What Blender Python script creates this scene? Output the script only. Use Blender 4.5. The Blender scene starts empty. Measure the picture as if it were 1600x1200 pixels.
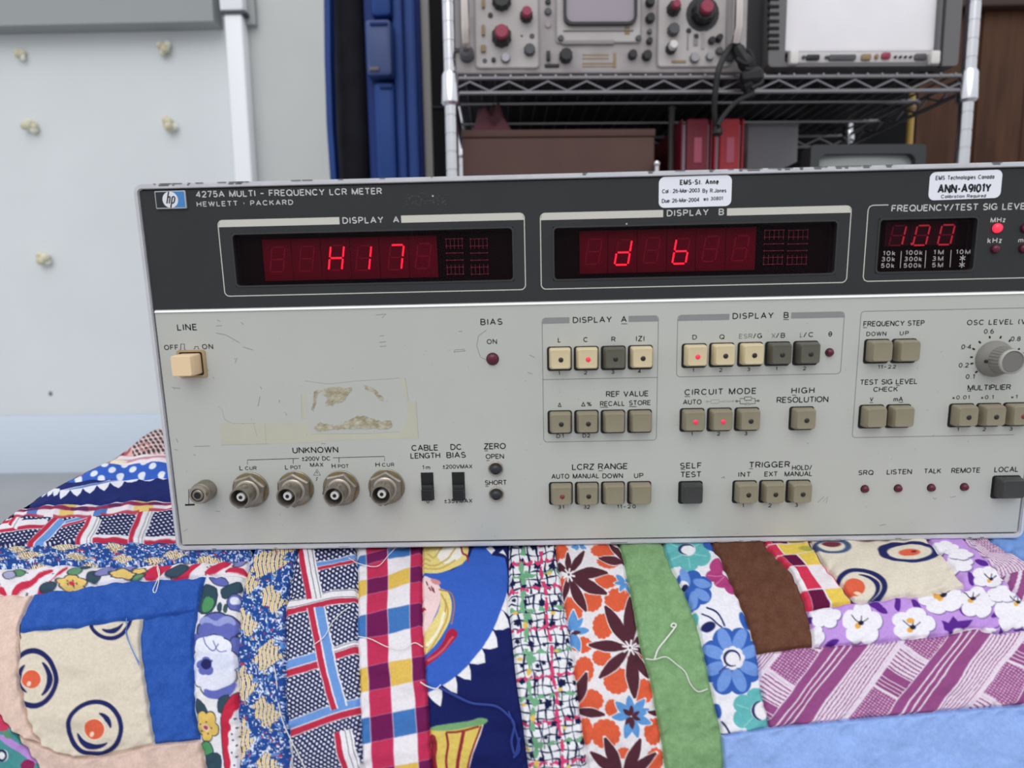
import bpy, bmesh, math, random
import numpy as np
from mathutils import Matrix, Vector

random.seed(7)
rng = np.random.default_rng(7)
scene = bpy.context.scene
COL = scene.collection

# ---------------------------------------------------------------- camera
F = 950.0                                   # focal length in pixels of the 1600x1200 frame
PR = (0.16619429, 0.01799036, -0.0226006)   # fitted pose of the meter's front face
PT = np.array([-0.16850772, 0.08392811, 0.30499617])
MW, MH, MD = 0.41923, 0.177, 0.40           # meter width, height, depth


def _rot(rx, ry, rz):
    c, s = math.cos, math.sin
    X = np.array([[1, 0, 0], [0, c(rx), -s(rx)], [0, s(rx), c(rx)]])
    Y = np.array([[c(ry), 0, s(ry)], [0, 1, 0], [-s(ry), 0, c(ry)]])
    Z = np.array([[c(rz), -s(rz), 0], [s(rz), c(rz), 0], [0, 0, 1]])
    return Z @ X @ Y


RP = _rot(*PR) @ np.array([[1, 0, 0], [0, 0, -1], [0, 1, 0]])    # meter frame -> camera
CP = -RP.T @ PT                                                  # camera in the meter frame
_d = np.array([(904 - 800) / F, (8300 - 600) / F, 1.0])          # where the room's verticals meet
_up = -RP.T @ (_d / np.linalg.norm(_d))
GQ = Vector(_up).rotation_difference(Vector((0, 0, 1)))
G4 = GQ.to_matrix().to_4x4()                                     # meter frame -> world (it leans back a little)
G3 = np.array(GQ.to_matrix())
RW = RP @ G3.T
CW = G3 @ CP

cam_data = bpy.data.cameras.new('camera')
cam = bpy.data.objects.new('camera', cam_data)
COL.objects.link(cam)
cam_data.sensor_width = 36.0
cam_data.lens = F * 36.0 / 1600.0
cam_data.clip_start = 0.01
m = Matrix.Identity(4)
for i in range(3):
    m[i][0], m[i][1], m[i][2], m[i][3] = RW[0][i], -RW[1][i], -RW[2][i], CW[i]
cam.matrix_world = m
cam_data.dof.use_dof = True
cam_data.dof.focus_distance = 0.335
cam_data.dof.aperture_fstop = 10.0
scene.camera = cam

# ---------------------------------------------------------------- light and exposure
scene.view_settings.view_transform = 'Standard'
scene.view_settings.look = 'None'
scene.view_settings.exposure = 0.0
scene.view_settings.gamma = 1.0
scene.view_settings.use_curve_mapping = False
world = bpy.data.worlds.new('overcast_sky')
scene.world = world
world.use_nodes = True
wn = world.node_tree
wn.nodes.clear()
wo = wn.nodes.new('ShaderNodeOutputWorld')
wb = wn.nodes.new('ShaderNodeBackground')
wt = wn.nodes.new('ShaderNodeTexCoord')
ws = wn.nodes.new('ShaderNodeSeparateXYZ')
wr = wn.nodes.new('ShaderNodeValToRGB')
wm = wn.nodes.new('ShaderNodeMapRange')
wm.inputs[1].default_value = -1.0
wm.inputs[2].default_value = 1.0
wr.color_ramp.elements[0].position = 0.35
wr.color_ramp.elements[0].color = (0.42, 0.42, 0.42, 1)
wr.color_ramp.elements[1].position = 0.75
wr.color_ramp.elements[1].color = (0.97, 1.0, 1.04, 1)
wb.inputs[1].default_value = 1.0
wn.links.new(wt.outputs['Generated'], ws.inputs[0])
wn.links.new(ws.outputs['Z'], wm.inputs[0])
wn.links.new(wm.outputs[0], wr.inputs[0])
wn.links.new(wr.outputs[0], wb.inputs[0])
wn.links.new(wb.outputs[0], wo.inputs[0])
sun_d = bpy.data.lights.new('sun', 'SUN')
sun_d.energy = 0.95
sun_d.angle = math.radians(50)
sun = bpy.data.objects.new('sun', sun_d)
COL.objects.link(sun)
sun.rotation_euler = (math.radians(42), math.radians(-8), 0)


# ---------------------------------------------------------------- helpers: rays
def _dirc(px, py):
    return np.stack([(np.asarray(px, float) - 800) / F, (np.asarray(py, float) - 600) / F,
                     np.ones_like(np.asarray(px, float))], -1)


def pan(px, py, n=0.0):
    """a point seen in the photograph on the meter's face, n metres proud of it: (x, z)"""
    d = _dirc(px, py) @ RP
    s = (-n - CP[1]) / d[..., 1]
    return CP[0] + s * d[..., 0], CP[2] + s * d[..., 2]


class Plane:
    """an upright plane in the room, turned by phi about the vertical"""
    def __init__(self, Y, phi=0.0, px=1100):
        self.phi = phi
        d = (_dirc(px, 400) @ RW)
        s = (Y - CW[1]) / d[1]
        self.o = np.array([CW[0] + s * d[0], Y, 0.0])
        self.M = Matrix.Translation(self.o) @ Matrix.Rotation(phi, 4, 'Z')

    def at(self, px, py, d=0.0):
        dr = _dirc(px, py) @ RW
        n = np.array([-math.sin(self.phi), math.cos(self.phi), 0])
        o = self.o + n * d
        s = ((o - CW) @ n) / (dr @ n)
        p = CW + s * dr - self.o
        return p[0] * math.cos(self.phi) + p[1] * math.sin(self.phi), p[2]


# ---------------------------------------------------------------- helpers: materials
def lin(c):
    c = np.asarray(c, float) / 255.0
    return np.where(c <= 0.04045, c / 12.92, ((c + 0.055) / 1.055) ** 2.4)


MATS = {}


def mat(name, rgb, rough=0.5, metal=0.0, var=0.0, vscale=30.0, bump=0.0, bscale=200.0, spec=0.5, rgb2=None, emit=0.0, stretch=None):
    if name in MATS:
        return MATS[name]
    M = bpy.data.materials.new(name)
    M.use_nodes = True
    nt = M.node_tree
    b = nt.nodes['Principled BSDF']
    c = (*lin(rgb), 1)
    b.inputs['Base Color'].default_value = c
    b.inputs['Roughness'].default_value = rough
    b.inputs['Metallic'].default_value = metal
    b.inputs['Specular IOR Level'].default_value = spec
    tc = nt.nodes.new('ShaderNodeTexCoord')
    src = tc.outputs['Object']
    if stretch:
        mp = nt.nodes.new('ShaderNodeMapping')
        mp.inputs['Scale'].default_value = stretch
        nt.links.new(src, mp.inputs[0])
        src = mp.outputs[0]
    if var > 0 or rgb2 is not None:
        n = nt.nodes.new('ShaderNodeTexNoise')
        n.inputs['Scale'].default_value = vscale
        n.inputs['Detail'].default_value = 5
        r = nt.nodes.new('ShaderNodeValToRGB')
        c2 = (*lin(rgb2), 1) if rgb2 is not None else tuple(max(0, x * (1 - var)) for x in c[:3]) + (1,)
        r.color_ramp.elements[0].position = 0.38
        r.color_ramp.elements[1].position = 0.62
        r.color_ramp.elements[0].color = c2
        r.color_ramp.elements[1].color = c
        nt.links.new(src, n.inputs['Vector'])
        nt.links.new(n.outputs['Fac'], r.inputs[0])
        nt.links.new(r.outputs[0], b.inputs['Base Color'])
    if bump > 0:
        n2 = nt.nodes.new('ShaderNodeTexNoise')
        n2.inputs['Scale'].default_value = bscale
        n2.inputs['Detail'].default_value = 3
        bp = nt.nodes.new('ShaderNodeBump')
        bp.inputs['Strength'].default_value = bump
        bp.inputs['Distance'].default_value = 0.002
        nt.links.new(src, n2.inputs['Vector'])
        nt.links.new(n2.outputs['Fac'], bp.inputs['Height'])
        nt.links.new(bp.outputs[0], b.inputs['Normal'])
    if emit > 0:
        b.inputs['Emission Color'].default_value = c
        b.inputs['Emission Strength'].default_value = emit
    MATS[name] = M
    return M


def fabric_material():
    M = bpy.data.materials.new('printed_cotton')
    M.use_nodes = True
    nt = M.node_tree
    b = nt.nodes['Principled BSDF']
    b.inputs['Roughness'].default_value = 0.95
    b.inputs['Specular IOR Level'].default_value = 0.1
    a = nt.nodes.new('ShaderNodeAttribute')
    a.attribute_name = 'print'
    tc = nt.nodes.new('ShaderNodeTexCoord')
    n = nt.nodes.new('ShaderNodeTexNoise')
    n.inputs['Scale'].default_value = 900
    n.inputs['Detail'].default_value = 2
    mr = nt.nodes.new('ShaderNodeMapRange')
    mr.inputs[1].default_value = 0.3
    mr.inputs[2].default_value = 0.7
    mr.inputs[3].default_value = 0.93
    mr.inputs[4].default_value = 1.05
    mx = nt.nodes.new('ShaderNodeMix')
    mx.data_type = 'RGBA'
    mx.blend_type = 'MULTIPLY'
    mx.inputs[0].default_value = 1.0
    nt.links.new(tc.outputs['Object'], n.inputs['Vector'])
    nt.links.new(n.outputs['Fac'], mr.inputs[0])
    nt.links.new(a.outputs['Color'], mx.inputs[6])
    nt.links.new(mr.outputs[0], mx.inputs[7])
    nt.links.new(mx.outputs[2], b.inputs['Base Color'])
    n2 = nt.nodes.new('ShaderNodeTexNoise')
    n2.inputs['Scale'].default_value = 45
    n2.inputs['Detail'].default_value = 3
    bp = nt.nodes.new('ShaderNodeBump')
    bp.inputs['Strength'].default_value = 0.35
    bp.inputs['Distance'].default_value = 0.004
    nt.links.new(tc.outputs['Object'], n2.inputs['Vector'])
    nt.links.new(n2.outputs['Fac'], bp.inputs['Height'])
    nt.links.new(bp.outputs[0], b.inputs['Normal'])
    return M


def filter_material(name, tint, refl=0.035):
    M = bpy.data.materials.new(name)
    M.use_nodes = True
    nt = M.node_tree
    nt.nodes.clear()
    o = nt.nodes.new('ShaderNodeOutputMaterial')
    t = nt.nodes.new('ShaderNodeBsdfTransparent')
    t.inputs[0].default_value = (*tint, 1)
    g = nt.nodes.new('ShaderNodeBsdfGlossy')
    g.inputs['Roughness'].default_value = 0.08
    mx = nt.nodes.new('ShaderNodeMixShader')
    mx.inputs[0].default_value = refl
    nt.links.new(t.outputs[0], mx.inputs[1])
    nt.links.new(g.outputs[0], mx.inputs[2])
    nt.links.new(mx.outputs[0], o.inputs[0])
    return M


# ---------------------------------------------------------------- helpers: objects
def thing(name, label, cat, base=(0, 0, 0), M=None, group=None, kind=None):
    o = bpy.data.objects.new(name, None)
    COL.objects.link(o)
    o.empty_display_size = 0.02
    o.matrix_world = (M if M is not None else Matrix.Identity(4)) @ Matrix.Translation(Vector(base))
    o['label'] = label
    if cat:
        o['category'] = cat
    if group:
        o['group'] = group
    if kind:
        o['kind'] = kind
    o['_b'] = list(base)
    return o


def link_mesh(name, me, material, parent=None, label=None, kind=None, M=None):
    o = bpy.data.objects.new(name, me)
    COL.objects.link(o)
    if material is not None:
        for mm in (material if isinstance(material, (list, tuple)) else [material]):
            me.materials.append(mm)
    if parent is not None:
        o.parent = parent
        if parent.type == 'EMPTY' and '_b' in parent:
            o.location = [-x for x in parent['_b']]
    elif M is not None:
        o.matrix_world = M
    if label:
        o['label'] = label
    if kind:
        o['kind'] = kind
    return o


def rr(cx, cz, w, h, r, seg=4):
    """rounded rectangle outline, counter-clockwise in (x, z)"""
    r = min(r, w / 2 - 1e-6, h / 2 - 1e-6)
    out = []
    for qx, qz, a0 in ((1, -1, -90), (1, 1, 0), (-1, 1, 90), (-1, -1, 180)):
        for k in range(seg + 1):
            a = math.radians(a0 + 90 * k / seg)
            out.append((cx + qx * (w / 2 - r) + r * math.cos(a), cz + qz * (h / 2 - r) + r * math.sin(a)))
    return out


def circ(cx, cz, r, seg=24, a0=0.0):
    return [(cx + r * math.cos(a0 + 2 * math.pi * k / seg), cz + r * math.sin(a0 + 2 * math.pi * k / seg)) for k in range(seg)]


class MB:
    """collects shapes, then links them as ONE mesh object; n is the distance towards the viewer (-y)"""
    def __init__(self):
        self.v = []
        self.f = []
        self.mi = []
        self.cur = 0

    def add(self, vs, fs):
        b = len(self.v)
        self.v += [tuple(map(float, p)) for p in vs]
        self.f += [tuple(b + i for i in q) for q in fs]
        self.mi += [self.cur] * len(fs)
        return self

    def box(self, x0, x1, y0, y1, z0, z1):
        v = [(x, y, z) for x in (x0, x1) for y in (y0, y1) for z in (z0, z1)]
        return self.add(v, [(0, 1, 3, 2), (4, 6, 7, 5), (0, 4, 5, 1), (2, 3, 7, 6), (0, 2, 6, 4), (1, 5, 7, 3)])

    def rbox(self, x0, x1, y0, y1, z0, z1, b):
        """box with bevelled edges, lofted along y"""
        L = []
        for y, s in ((y0, b), (y0 + b * .3, b * .3), (y0 + b, 0), (y1 - b, 0), (y1 - b * .3, b * .3), (y1, b)):
            L.append((rr((x0 + x1) / 2, (z0 + z1) / 2, x1 - x0 - 2 * s, z1 - z0 - 2 * s, b, 3), -y))
        return self.loft(L)

    def loft(self, layers, cap0=True, cap1=True):
        """layers: [(outline, n)] back to front, same number of points"""
        n = len(layers[0][0])
        v, f = [], []
        for o, d in layers:
            v += [(p[0], -d, p[1]) for p in o]
        for k in range(len(layers) - 1):
            for i in range(n):
                j = (i + 1) % n
                f.append((k * n + i, k * n + j, (k + 1) * n + j, (k + 1) * n + i))
        if cap0:
            f.append(tuple(reversed(range(n))))
        if cap1:
            f.append(tuple(range((len(layers) - 1) * n, len(layers) * n)))
        return self.add(v, f)

    def ring(self, outer, inner, n0, n1):
        k = len(outer)
        v = [(p[0], -d, p[1]) for d in (n0, n1) for o in (outer, inner) for p in o]
        f = []
        for i in range(k):
            j = (i + 1) % k
            f.append((2 * k + i, 2 * k + j, 3 * k + j, 3 * k + i))
            f.append((i, j, 2 * k + j, 2 * k + i))
            f.append((k + j, k + i, 3 * k + i, 3 * k + j))
            f.append((j, i, k + i, k + j))
        return self.add(v, f)

    def lathe(self, prof, cx, cz, seg=24):
        """turned about the viewing axis of the panel: prof = [(r, n)] back to front"""
        return self.loft([(circ(cx, cz, max(r, 1e-6), seg), d) for r, d in prof])

    def tube(self, pts, r, seg=8, closed=False):
        pts = [np.array(p, float) for p in pts]
        n = len(pts)
        v, f = [], []
        up = np.array([0.123, 0.3, 0.95])
        prev = None
        for i, p in enumerate(pts):
            a = pts[(i - 1) % n] if (closed or i > 0) else p
            b = pts[(i + 1) % n] if (closed or i < n - 1) else p
            t = b - a
            t = t / (np.linalg.norm(t) + 1e-12)
            if prev is None:
                e = np.cross(t, up)
                if np.linalg.norm(e) < 1e-3:
                    e = np.cross(t, [1, 0, 0])
            else:
                e = prev - t * (prev @ t)
            e = e / np.linalg.norm(e)
            prev = e
            g = np.cross(t, e)
            rr_ = r[i] if isinstance(r, (list, tuple)) else r
            for k in range(seg):
                an = 2 * math.pi * k / seg
                v.append(p + rr_ * (math.cos(an) * e + math.sin(an) * g))
        for i in range(n if closed else n - 1):
            i2 = (i + 1) % n
            for k in range(seg):
                k2 = (k + 1) % seg
                f.append((i * seg + k, i * seg + k2, i2 * seg + k2, i2 * seg + k))
        if not closed:
            f.append(tuple(reversed(range(seg))))
            f.append(tuple(range((n - 1) * seg, n * seg)))
        return self.add(v, f)

    def ball(self, c, r, seg=12, rings=8, sx=1, sy=1, sz=1):
        v = [(c[0], c[1], c[2] + r * sz)]
        for i in range(1, rings):
            a = math.pi * i / rings
            for k in range(seg):
                b = 2 * math.pi * k / seg
                v.append((c[0] + sx * r * math.sin(a) * math.cos(b), c[1] + sy * r * math.sin(a) * math.sin(b), c[2] + sz * r * math.cos(a)))
        v.append((c[0], c[1], c[2] - r * sz))
        f = []
        for k in range(seg):
            k2 = (k + 1) % seg
            f.append((0, 1 + k, 1 + k2))
            for i in range(rings - 2):
                f.append((1 + i * seg + k, 1 + (i + 1) * seg + k, 1 + (i + 1) * seg + k2, 1 + i * seg + k2))
            f.append((len(v) - 1, 1 + (rings - 2) * seg + k2, 1 + (rings - 2) * seg + k))
        return self.add(v, f)

    def ribbon(self, pts, w, n0, n1, closed=False):
        """a flat printed line on the panel: pts in (x, z)"""
        P = [np.array(p, float) for p in pts]
        k = len(P)
        L, R = [], []
        for i in range(k):
            a = P[(i - 1) % k] if (closed or i > 0) else P[i]
            b = P[(i + 1) % k] if (closed or i < k - 1) else P[i]
            t = b - a
            t /= np.linalg.norm(t) + 1e-12
            nn = np.array([-t[1], t[0]])
            L.append(P[i] + nn * w / 2)
            R.append(P[i] - nn * w / 2)
        v = [(p[0], -n1, p[1]) for p in L] + [(p[0], -n1, p[1]) for p in R]
        f = []
        for i in range(k if closed else k - 1):
            j = (i + 1) % k
            f.append((k + i, k + j, j, i))
        return self.add(v, f)

    def mesh(self, name, sharp=35, recalc=True):
        me = bpy.data.meshes.new(name)
        me.from_pydata(self.v, [], self.f)
        if any(self.mi):
            me.polygons.foreach_set('material_index', self.mi)
        if recalc:
            bm = bmesh.new()
            bm.from_mesh(me)
            bmesh.ops.recalc_face_normals(bm, faces=bm.faces)
            bm.to_mesh(me)
            bm.free()
        me.polygons.foreach_set('use_smooth', [True] * len(me.polygons))
        me.set_sharp_from_angle(angle=math.radians(sharp))
        me.update()
        return me

    def build(self, name, material, parent=None, label=None, kind=None, sharp=35, M=None, recalc=True):
        return link_mesh(name, self.mesh(name, sharp, recalc), material, parent, label, kind, M)


def arc_pts(P, n=40):
    """smooth curve through the points P, resampled to n points by arc length"""
    P = np.asarray(P, float)
    if len(P) == 2:
        t = np.linspace(0, 1, n)[:, None]
        return P[0] * (1 - t) + P[1] * t
    Q = np.vstack([2 * P[0] - P[1], P, 2 * P[-1] - P[-2]])
    out = []
    for i in range(1, len(Q) - 2):
        p0, p1, p2, p3 = Q[i - 1], Q[i], Q[i + 1], Q[i + 2]
        t = np.linspace(0, 1, 16, endpoint=False)[:, None]
        out.append(0.5 * (2 * p1 + (p2 - p0) * t + (2 * p0 - 5 * p1 + 4 * p2 - p3) * t ** 2 + (3 * p1 - p0 - 3 * p2 + p3) * t ** 3))
    out.append(P[-1:])
    C = np.vstack(out)
    s = np.r_[0, np.cumsum(np.linalg.norm(np.diff(C, axis=0), axis=1))]
    u = np.linspace(0, s[-1], n)
    return np.stack([np.interp(u, s, C[:, 0]), np.interp(u, s, C[:, 1])], 1)

# ================================================================ the setting
GREY_WALL = mat('grey_wall_paint', (222, 226, 228), 0.8, var=0.03, vscale=3, bump=0.05, bscale=40)
WHITE = mat('white_enamel', (250, 251, 254), 0.45)
FLOORM = mat('grey_floor', (158, 160, 164), 0.7, var=0.08, vscale=4)
WOOD = mat('brown_wood', (82, 53, 36), 0.6, spec=.2, rgb2=(62, 38, 26), vscale=6, stretch=(6, 6, 0.5))
SHADEBLK = mat('shade_black', (12, 12, 14), 0.8, spec=.15)  # black standing in for the shade behind the shelving

WL = Plane(2.07, 0.0, 200)
_, FZ = WL.at(100, 738)                    # floor height from the foot of the wall


def wall_slab(name, P, pts, d0, d1, material, parent=None, kind='structure', label=None):
    """an upright panel on plane P from pixel corners, given depth range"""
    mb = MB()
    q = [P.at(*p) for p in pts]
    mb.loft([(q, -d1), (q, -d0)])
    return mb.build(name, material, parent, kind=kind, M=P.M, label=label)


zt = WL.at(200, 50)[1]
xl = WL.at(-1300, 300)[0]
xp0, xp1 = WL.at(384, 300)[0], WL.at(525, 300)[0]
MB().box(xl, xp0, 0, 0.05, FZ, zt + 0.6).build('wall_left', GREY_WALL, kind='structure', M=WL.M)
MB().box(xp0, xp1 + 0.03, -0.02, 0.03, FZ, zt + 0.6).build('wall_left.001', mat('grey_wall_paint_warm', (205, 208, 206), 0.8, var=0.03, vscale=3), kind='structure', M=WL.M)
# soffit over the left wall: grey puts the underside's shade on its front face
MB().box(xl, xp0 - 0.045, -0.07, 0.0, zt, zt + 0.5).build('ceiling', mat('soffit_shade_grey', (158, 162, 162), 0.85), kind='structure', M=WL.M)
zb = WL.at(100, 648)[1]
MB().box(xl, xp0 - 0.03, -0.012, 0.0, FZ, zb).rbox(xl, xp0 - 0.03, -0.014, 0.0, FZ, zb, 0.004).build(
    'baseboard_left', mat('pale_blue_white_paint', (208, 218, 230), 0.5), kind='structure', M=WL.M)
MB().box(-5.5, 4.5, -1.2, 3.6, FZ - 0.05, FZ).build('floor', FLOORM, kind='structure')

# white pipe-like trim with collar
t1 = thing('trim_1', 'white square downpipe with a dark joint fixed to the grey wall', None, (0, 0, 0), WL.M, kind='structure')
a0, a1 = WL.at(360, -60), WL.at(392, 31)
b0, b1 = WL.at(381, 160), WL.at(407, 160)
xm = (WL.at(370, 100)[0] + WL.at(395, 100)[0]) / 2
hw = (b1[0] - b0[0]) / 2
z32 = WL.at(380, 33)[1]
MB().rbox(xm - hw, xm + hw, -0.075, -0.02, FZ, z32 - 0.008, 0.004).build('pipe_lower', WHITE, t1)
MB().rbox(xm - hw * 1.3, xm + hw * 1.3, -0.085, -0.02, z32, z32 + 0.6, 0.005).build('pipe_upper', WHITE, t1)
MB().box(xm - hw * 1.25, xm + hw * 1.5, -0.08, -0.02, z32 - 0.010, z32 + 0.001).build('joint_seal', mat('dark_seal', (70, 74, 80), 0.6), t1)
MB().box(xm + hw * 0.9, xm + hw * 2.1, -0.045, -0.02, z32 - 0.03, z32 + 0.07).build('wall_bracket', mat('grey_bracket', (170, 172, 172), 0.6), t1)

# dried foam dabs on the left wall
foam = mat('dried_foam', (226, 222, 200), 0.9, rgb2=(206, 196, 164), vscale=40, bump=0.6, bscale=60)
_DABS = [(34, 88, 9, 10, 'small round dab of dried foam at the upper left of the grey wall'),
         (260, 79, 11, 11, 'dab of dried foam with an upright lobe, nearest the soffit and pipe'),
         (51, 199, 13, 11, 'wide lumpy dab of dried foam with a brown hollow, second down the left column'),
         (267, 195, 12, 10, 'dab of dried foam with a tail pointing to the white pipe'),
         (73, 405, 11, 11, 'lowest dab of dried foam, alone on the bare grey wall')]
for k, (px, py, rx, rz, lab) in enumerate(_DABS):
    x, z = WL.at(px, py)
    s = 2.4 / F
    t = thing('foam_dab', lab, 'foam', (x, 0, z), WL.M, group='dabs of dried foam on the grey wall')
    mb = MB()
    r2 = random.Random(k)
    for q in range(7):
        mb.ball((x + r2.uniform(-.5, .5) * rx * s, -0.012 + r2.uniform(-.008, .004), z + r2.uniform(-.5, .5) * rz * s),
                s * rx * r2.uniform(.35, .62), 10, 7, 1, 0.8, 1)
    mb.build('lump', foam, t)
    MB().ball((x + s * 5, -0.012, z + s * (6 if k in (1,) else -4)), s * rx * .5, 10, 7, 1.3 if k == 3 else .9, .6, 1).build('lobe', mat('pale_foam', (236, 235, 218), 0.9), t)

_x, _z = WL.at(79, 615)
MB().ball((_x, -.001, _z), .008, 10, 6, 1, .2, 1.2).build('nail_hole', mat('grime', (120, 122, 124), .9), bpy.data.objects['wall_left']).matrix_parent_inverse = Matrix.Identity(4)

# back wall, brown wood, with boards
WB = Plane(1.55, 0.0, 1500)
xa, xb = WB.at(640, 200)[0], WB.at(1900, 200)[0]
zhi = WB.at(1550, 17)[1]
bw = MB().box(xa, xb, 0.02, 0.06, FZ, zhi + 0.7).build('wall_back', mat('dark_wood_backing', (40, 28, 23), 0.6), kind='structure', M=WB.M)
edges = [xa] + [WB.at(p, 150)[0] for p in (1330, 1432, 1527, 1600, 1700, 1800)] + [xb]
for k in range(len(edges) - 1):
    b_ = MB().rbox(edges[k] + .001, edges[k + 1] - .001, -0.002 * (k % 2), 0.02, FZ, zhi, 0.003).build('plank', WOOD, bw)
MB().rbox(xa, xb, -0.03, 0.02, zhi, zhi + 0.22, 0.006).build('trim_2', mat('dark_wood_trim', (62, 40, 30), 0.5), kind='structure', M=WB.M)

# ---------------------------------------------------------------- blue case, black roll, beige trim beside the shelving
PBC = Plane(1.30, 0.0, 600)
P = lambda x, y, d=0.0: PBC.at(x, y, d)
ztop = P(600, -160)[1]
BLUE = mat('blue_plastic', (30, 66, 136), 0.55, spec=.3, var=0.12, vscale=6)
BLUE2 = mat('slate_blue_plastic', (58, 78, 132), 0.5, var=0.1, vscale=10)
BLUED = mat('deep_blue_plastic', (18, 46, 112), 0.6, spec=.3)
x0, x1 = P(572, 150)[0], P(659, 150)[0]
t = thing('storage_case', 'tall blue plastic case with raised clasps, standing on end beside the black roll', 'case', ((x0 + x1) / 2, 0.1, FZ), PBC.M)
MB().rbox(x0, x1, 0.0, 0.30, FZ, ztop, 0.012).build('shell', BLUED, t)
xr0, xr1 = P(618, 150)[0], P(650, 150)[0]
mb = MB()
for q in (0.0, 0.6):
    mb.rbox(xr0 + (xr1 - xr0) * q, xr0 + (xr1 - xr0) * (q + .5), -0.012, 0.01, FZ + .02, ztop - .01, 0.006)
mb.build('rim', BLUE, t)


def pxbox(mb, Pl, xa, ya, xb, yb, d0, d1, b=0.004):
    """bevelled box whose front face, at depth d0, spans the photograph's pixels xa..xb, ya..yb"""
    ym, xm_ = (ya + yb) / 2, (xa + xb) / 2
    X0, X1 = Pl.at(xa, ym, d0)[0], Pl.at(xb, ym, d0)[0]
    Z1, Z0 = Pl.at(xm_, ya, d0)[1], Pl.at(xm_, yb, d0)[1]
    b = min(b, (X1 - X0) * .45, (Z1 - Z0) * .45, (d1 - d0) * .45)
    mb.rbox(X0, X1, d0, d1, Z0, Z1, b)
    return mb


for (xa_, ya_, xb_, yb_, d0, mm) in ((578, -60, 609, 24, -.028, BLUE), (571, 29, 611, 118, -.045, BLUE2), (587, 128, 618, 330, -.028, BLUE)):
    o = pxbox(MB(), PBC, xa_, ya_, xb_, yb_, d0, 0.004, .008).build('clasp', mm, t)
    pxbox(MB(), PBC, xa_ + 6, ya_ + 4, xb_ - 6, ya_ + 10, d0 - .004, d0 + .002, .002).build('clasp_ridge', BLUED, o)
o = pxbox(MB(), PBC, 577, 104, 592, 110, -.049, -.040, .001).build('clasp_label', mat('worn_label', (110, 105, 110), .8), t)

xc = (P(519, 150, .03)[0] + P(571, 150, .03)[0]) / 2
rad = (P(571, 150, .03)[0] - P(519, 150, .03)[0]) / 2 * .99
t = thing('rolled_mat', 'black rolled mat standing upright between the blue sheet and the blue case', 'mat', (xc, .06, FZ), PBC.M)
blk = mat('black_rubber', (30, 30, 37), .8, spec=.15, var=.3, vscale=20)
mb = MB()
sp = []
for k in range(90):
    a = k / 89 * 2 * math.pi * 3.2 + math.pi
    r = rad * min(1.0, 0.45 + 0.55 * k / 58)
    sp.append((xc + r * math.cos(a), .06 + r * math.sin(a)))
v = [(p[0], p[1], z) for z in (FZ, ztop - .02) for p in sp]
f = [(i, i + 1, 90 + i + 1, 90 + i) for i in range(89)]
mb.add(v, f)
o = mb.build('sheet_roll', blk, t, recalc=False)
so = o.modifiers.new('thickness', 'SOLIDIFY')
so.thickness = rad * .12
MB().tube([(xc + rad * .97 * math.cos(a), .06 + rad * .97 * math.sin(a), P(550, -40)[1]) for a in np.linspace(0, 2 * math.pi, 24, endpoint=False)], .006, 6, True).build('strap', mat('black_strap', (18, 18, 22), .6), t)

xs = [P(517, 0)[0], P(518, 100)[0], P(521, 200)[0], P(527, 290)[0]]
t = thing('blue_sheet', 'thin wavy blue plastic sheet on edge between the grey wall and black roll', 'sheet', (xs[2], .0, FZ), PBC.M)
mb = MB()
zz = [ztop, P(517, 0)[1], P(518, 100)[1], P(521, 200)[1], P(527, 290)[1], FZ]
xx = [xs[0], xs[0], xs[1], xs[2], xs[3], xs[3] + .01]
v, f = [], []
for x, z in zip(xx, zz):
    v += [(x - .008, -.03, z), (x + .006, -.03, z), (x + .005, .012, z), (x - .006, .012, z)]
for k in range(len(xx) - 1):
    for i in range(4):
        f.append((4 * k + i, 4 * k + (i + 1) % 4, 4 * k + 4 + (i + 1) % 4, 4 * k + 4 + i))
f += [(0, 1, 2, 3), tuple(range(len(v) - 4, len(v)))]
mb.add(v, f)
mb.build('sheet', BLUE, t)

xa_, xb_ = P(656, 150)[0], P(672, 150)[0]
MB().rbox(xa_, xb_, 0.02, .07, FZ, ztop, .003).build('trim_3', mat('beige_trim', (150, 146, 142), .6), kind='structure', M=PBC.M)

# ================================================================ wire shelving unit and what it carries
PHI = math.radians(2.2)
SH = Plane(0.69, PHI, 1100)
S = SH.at
CHROME = mat('chrome', (215, 215, 220), 0.22, 1.0)
CHROMED = mat('dull_chrome', (150, 148, 152), 0.4, 1.0)
xL, xR = S(704, 130)[0], S(1512, 130)[0]
DEP = 0.325
zTop = (S(720, 123)[1] + S(1480, 118)[1]) / 2
zBot = (S(720, 146)[1] + S(1480, 141)[1]) / 2
zLow = S(900, 352)[1]
shelf = thing('shelving_unit', 'chrome wire shelving unit carrying the old test equipment behind the grey meter', 'shelf', ((xL + xR) / 2, DEP / 2, FZ), SH.M)
PR_ = 0.0098


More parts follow.
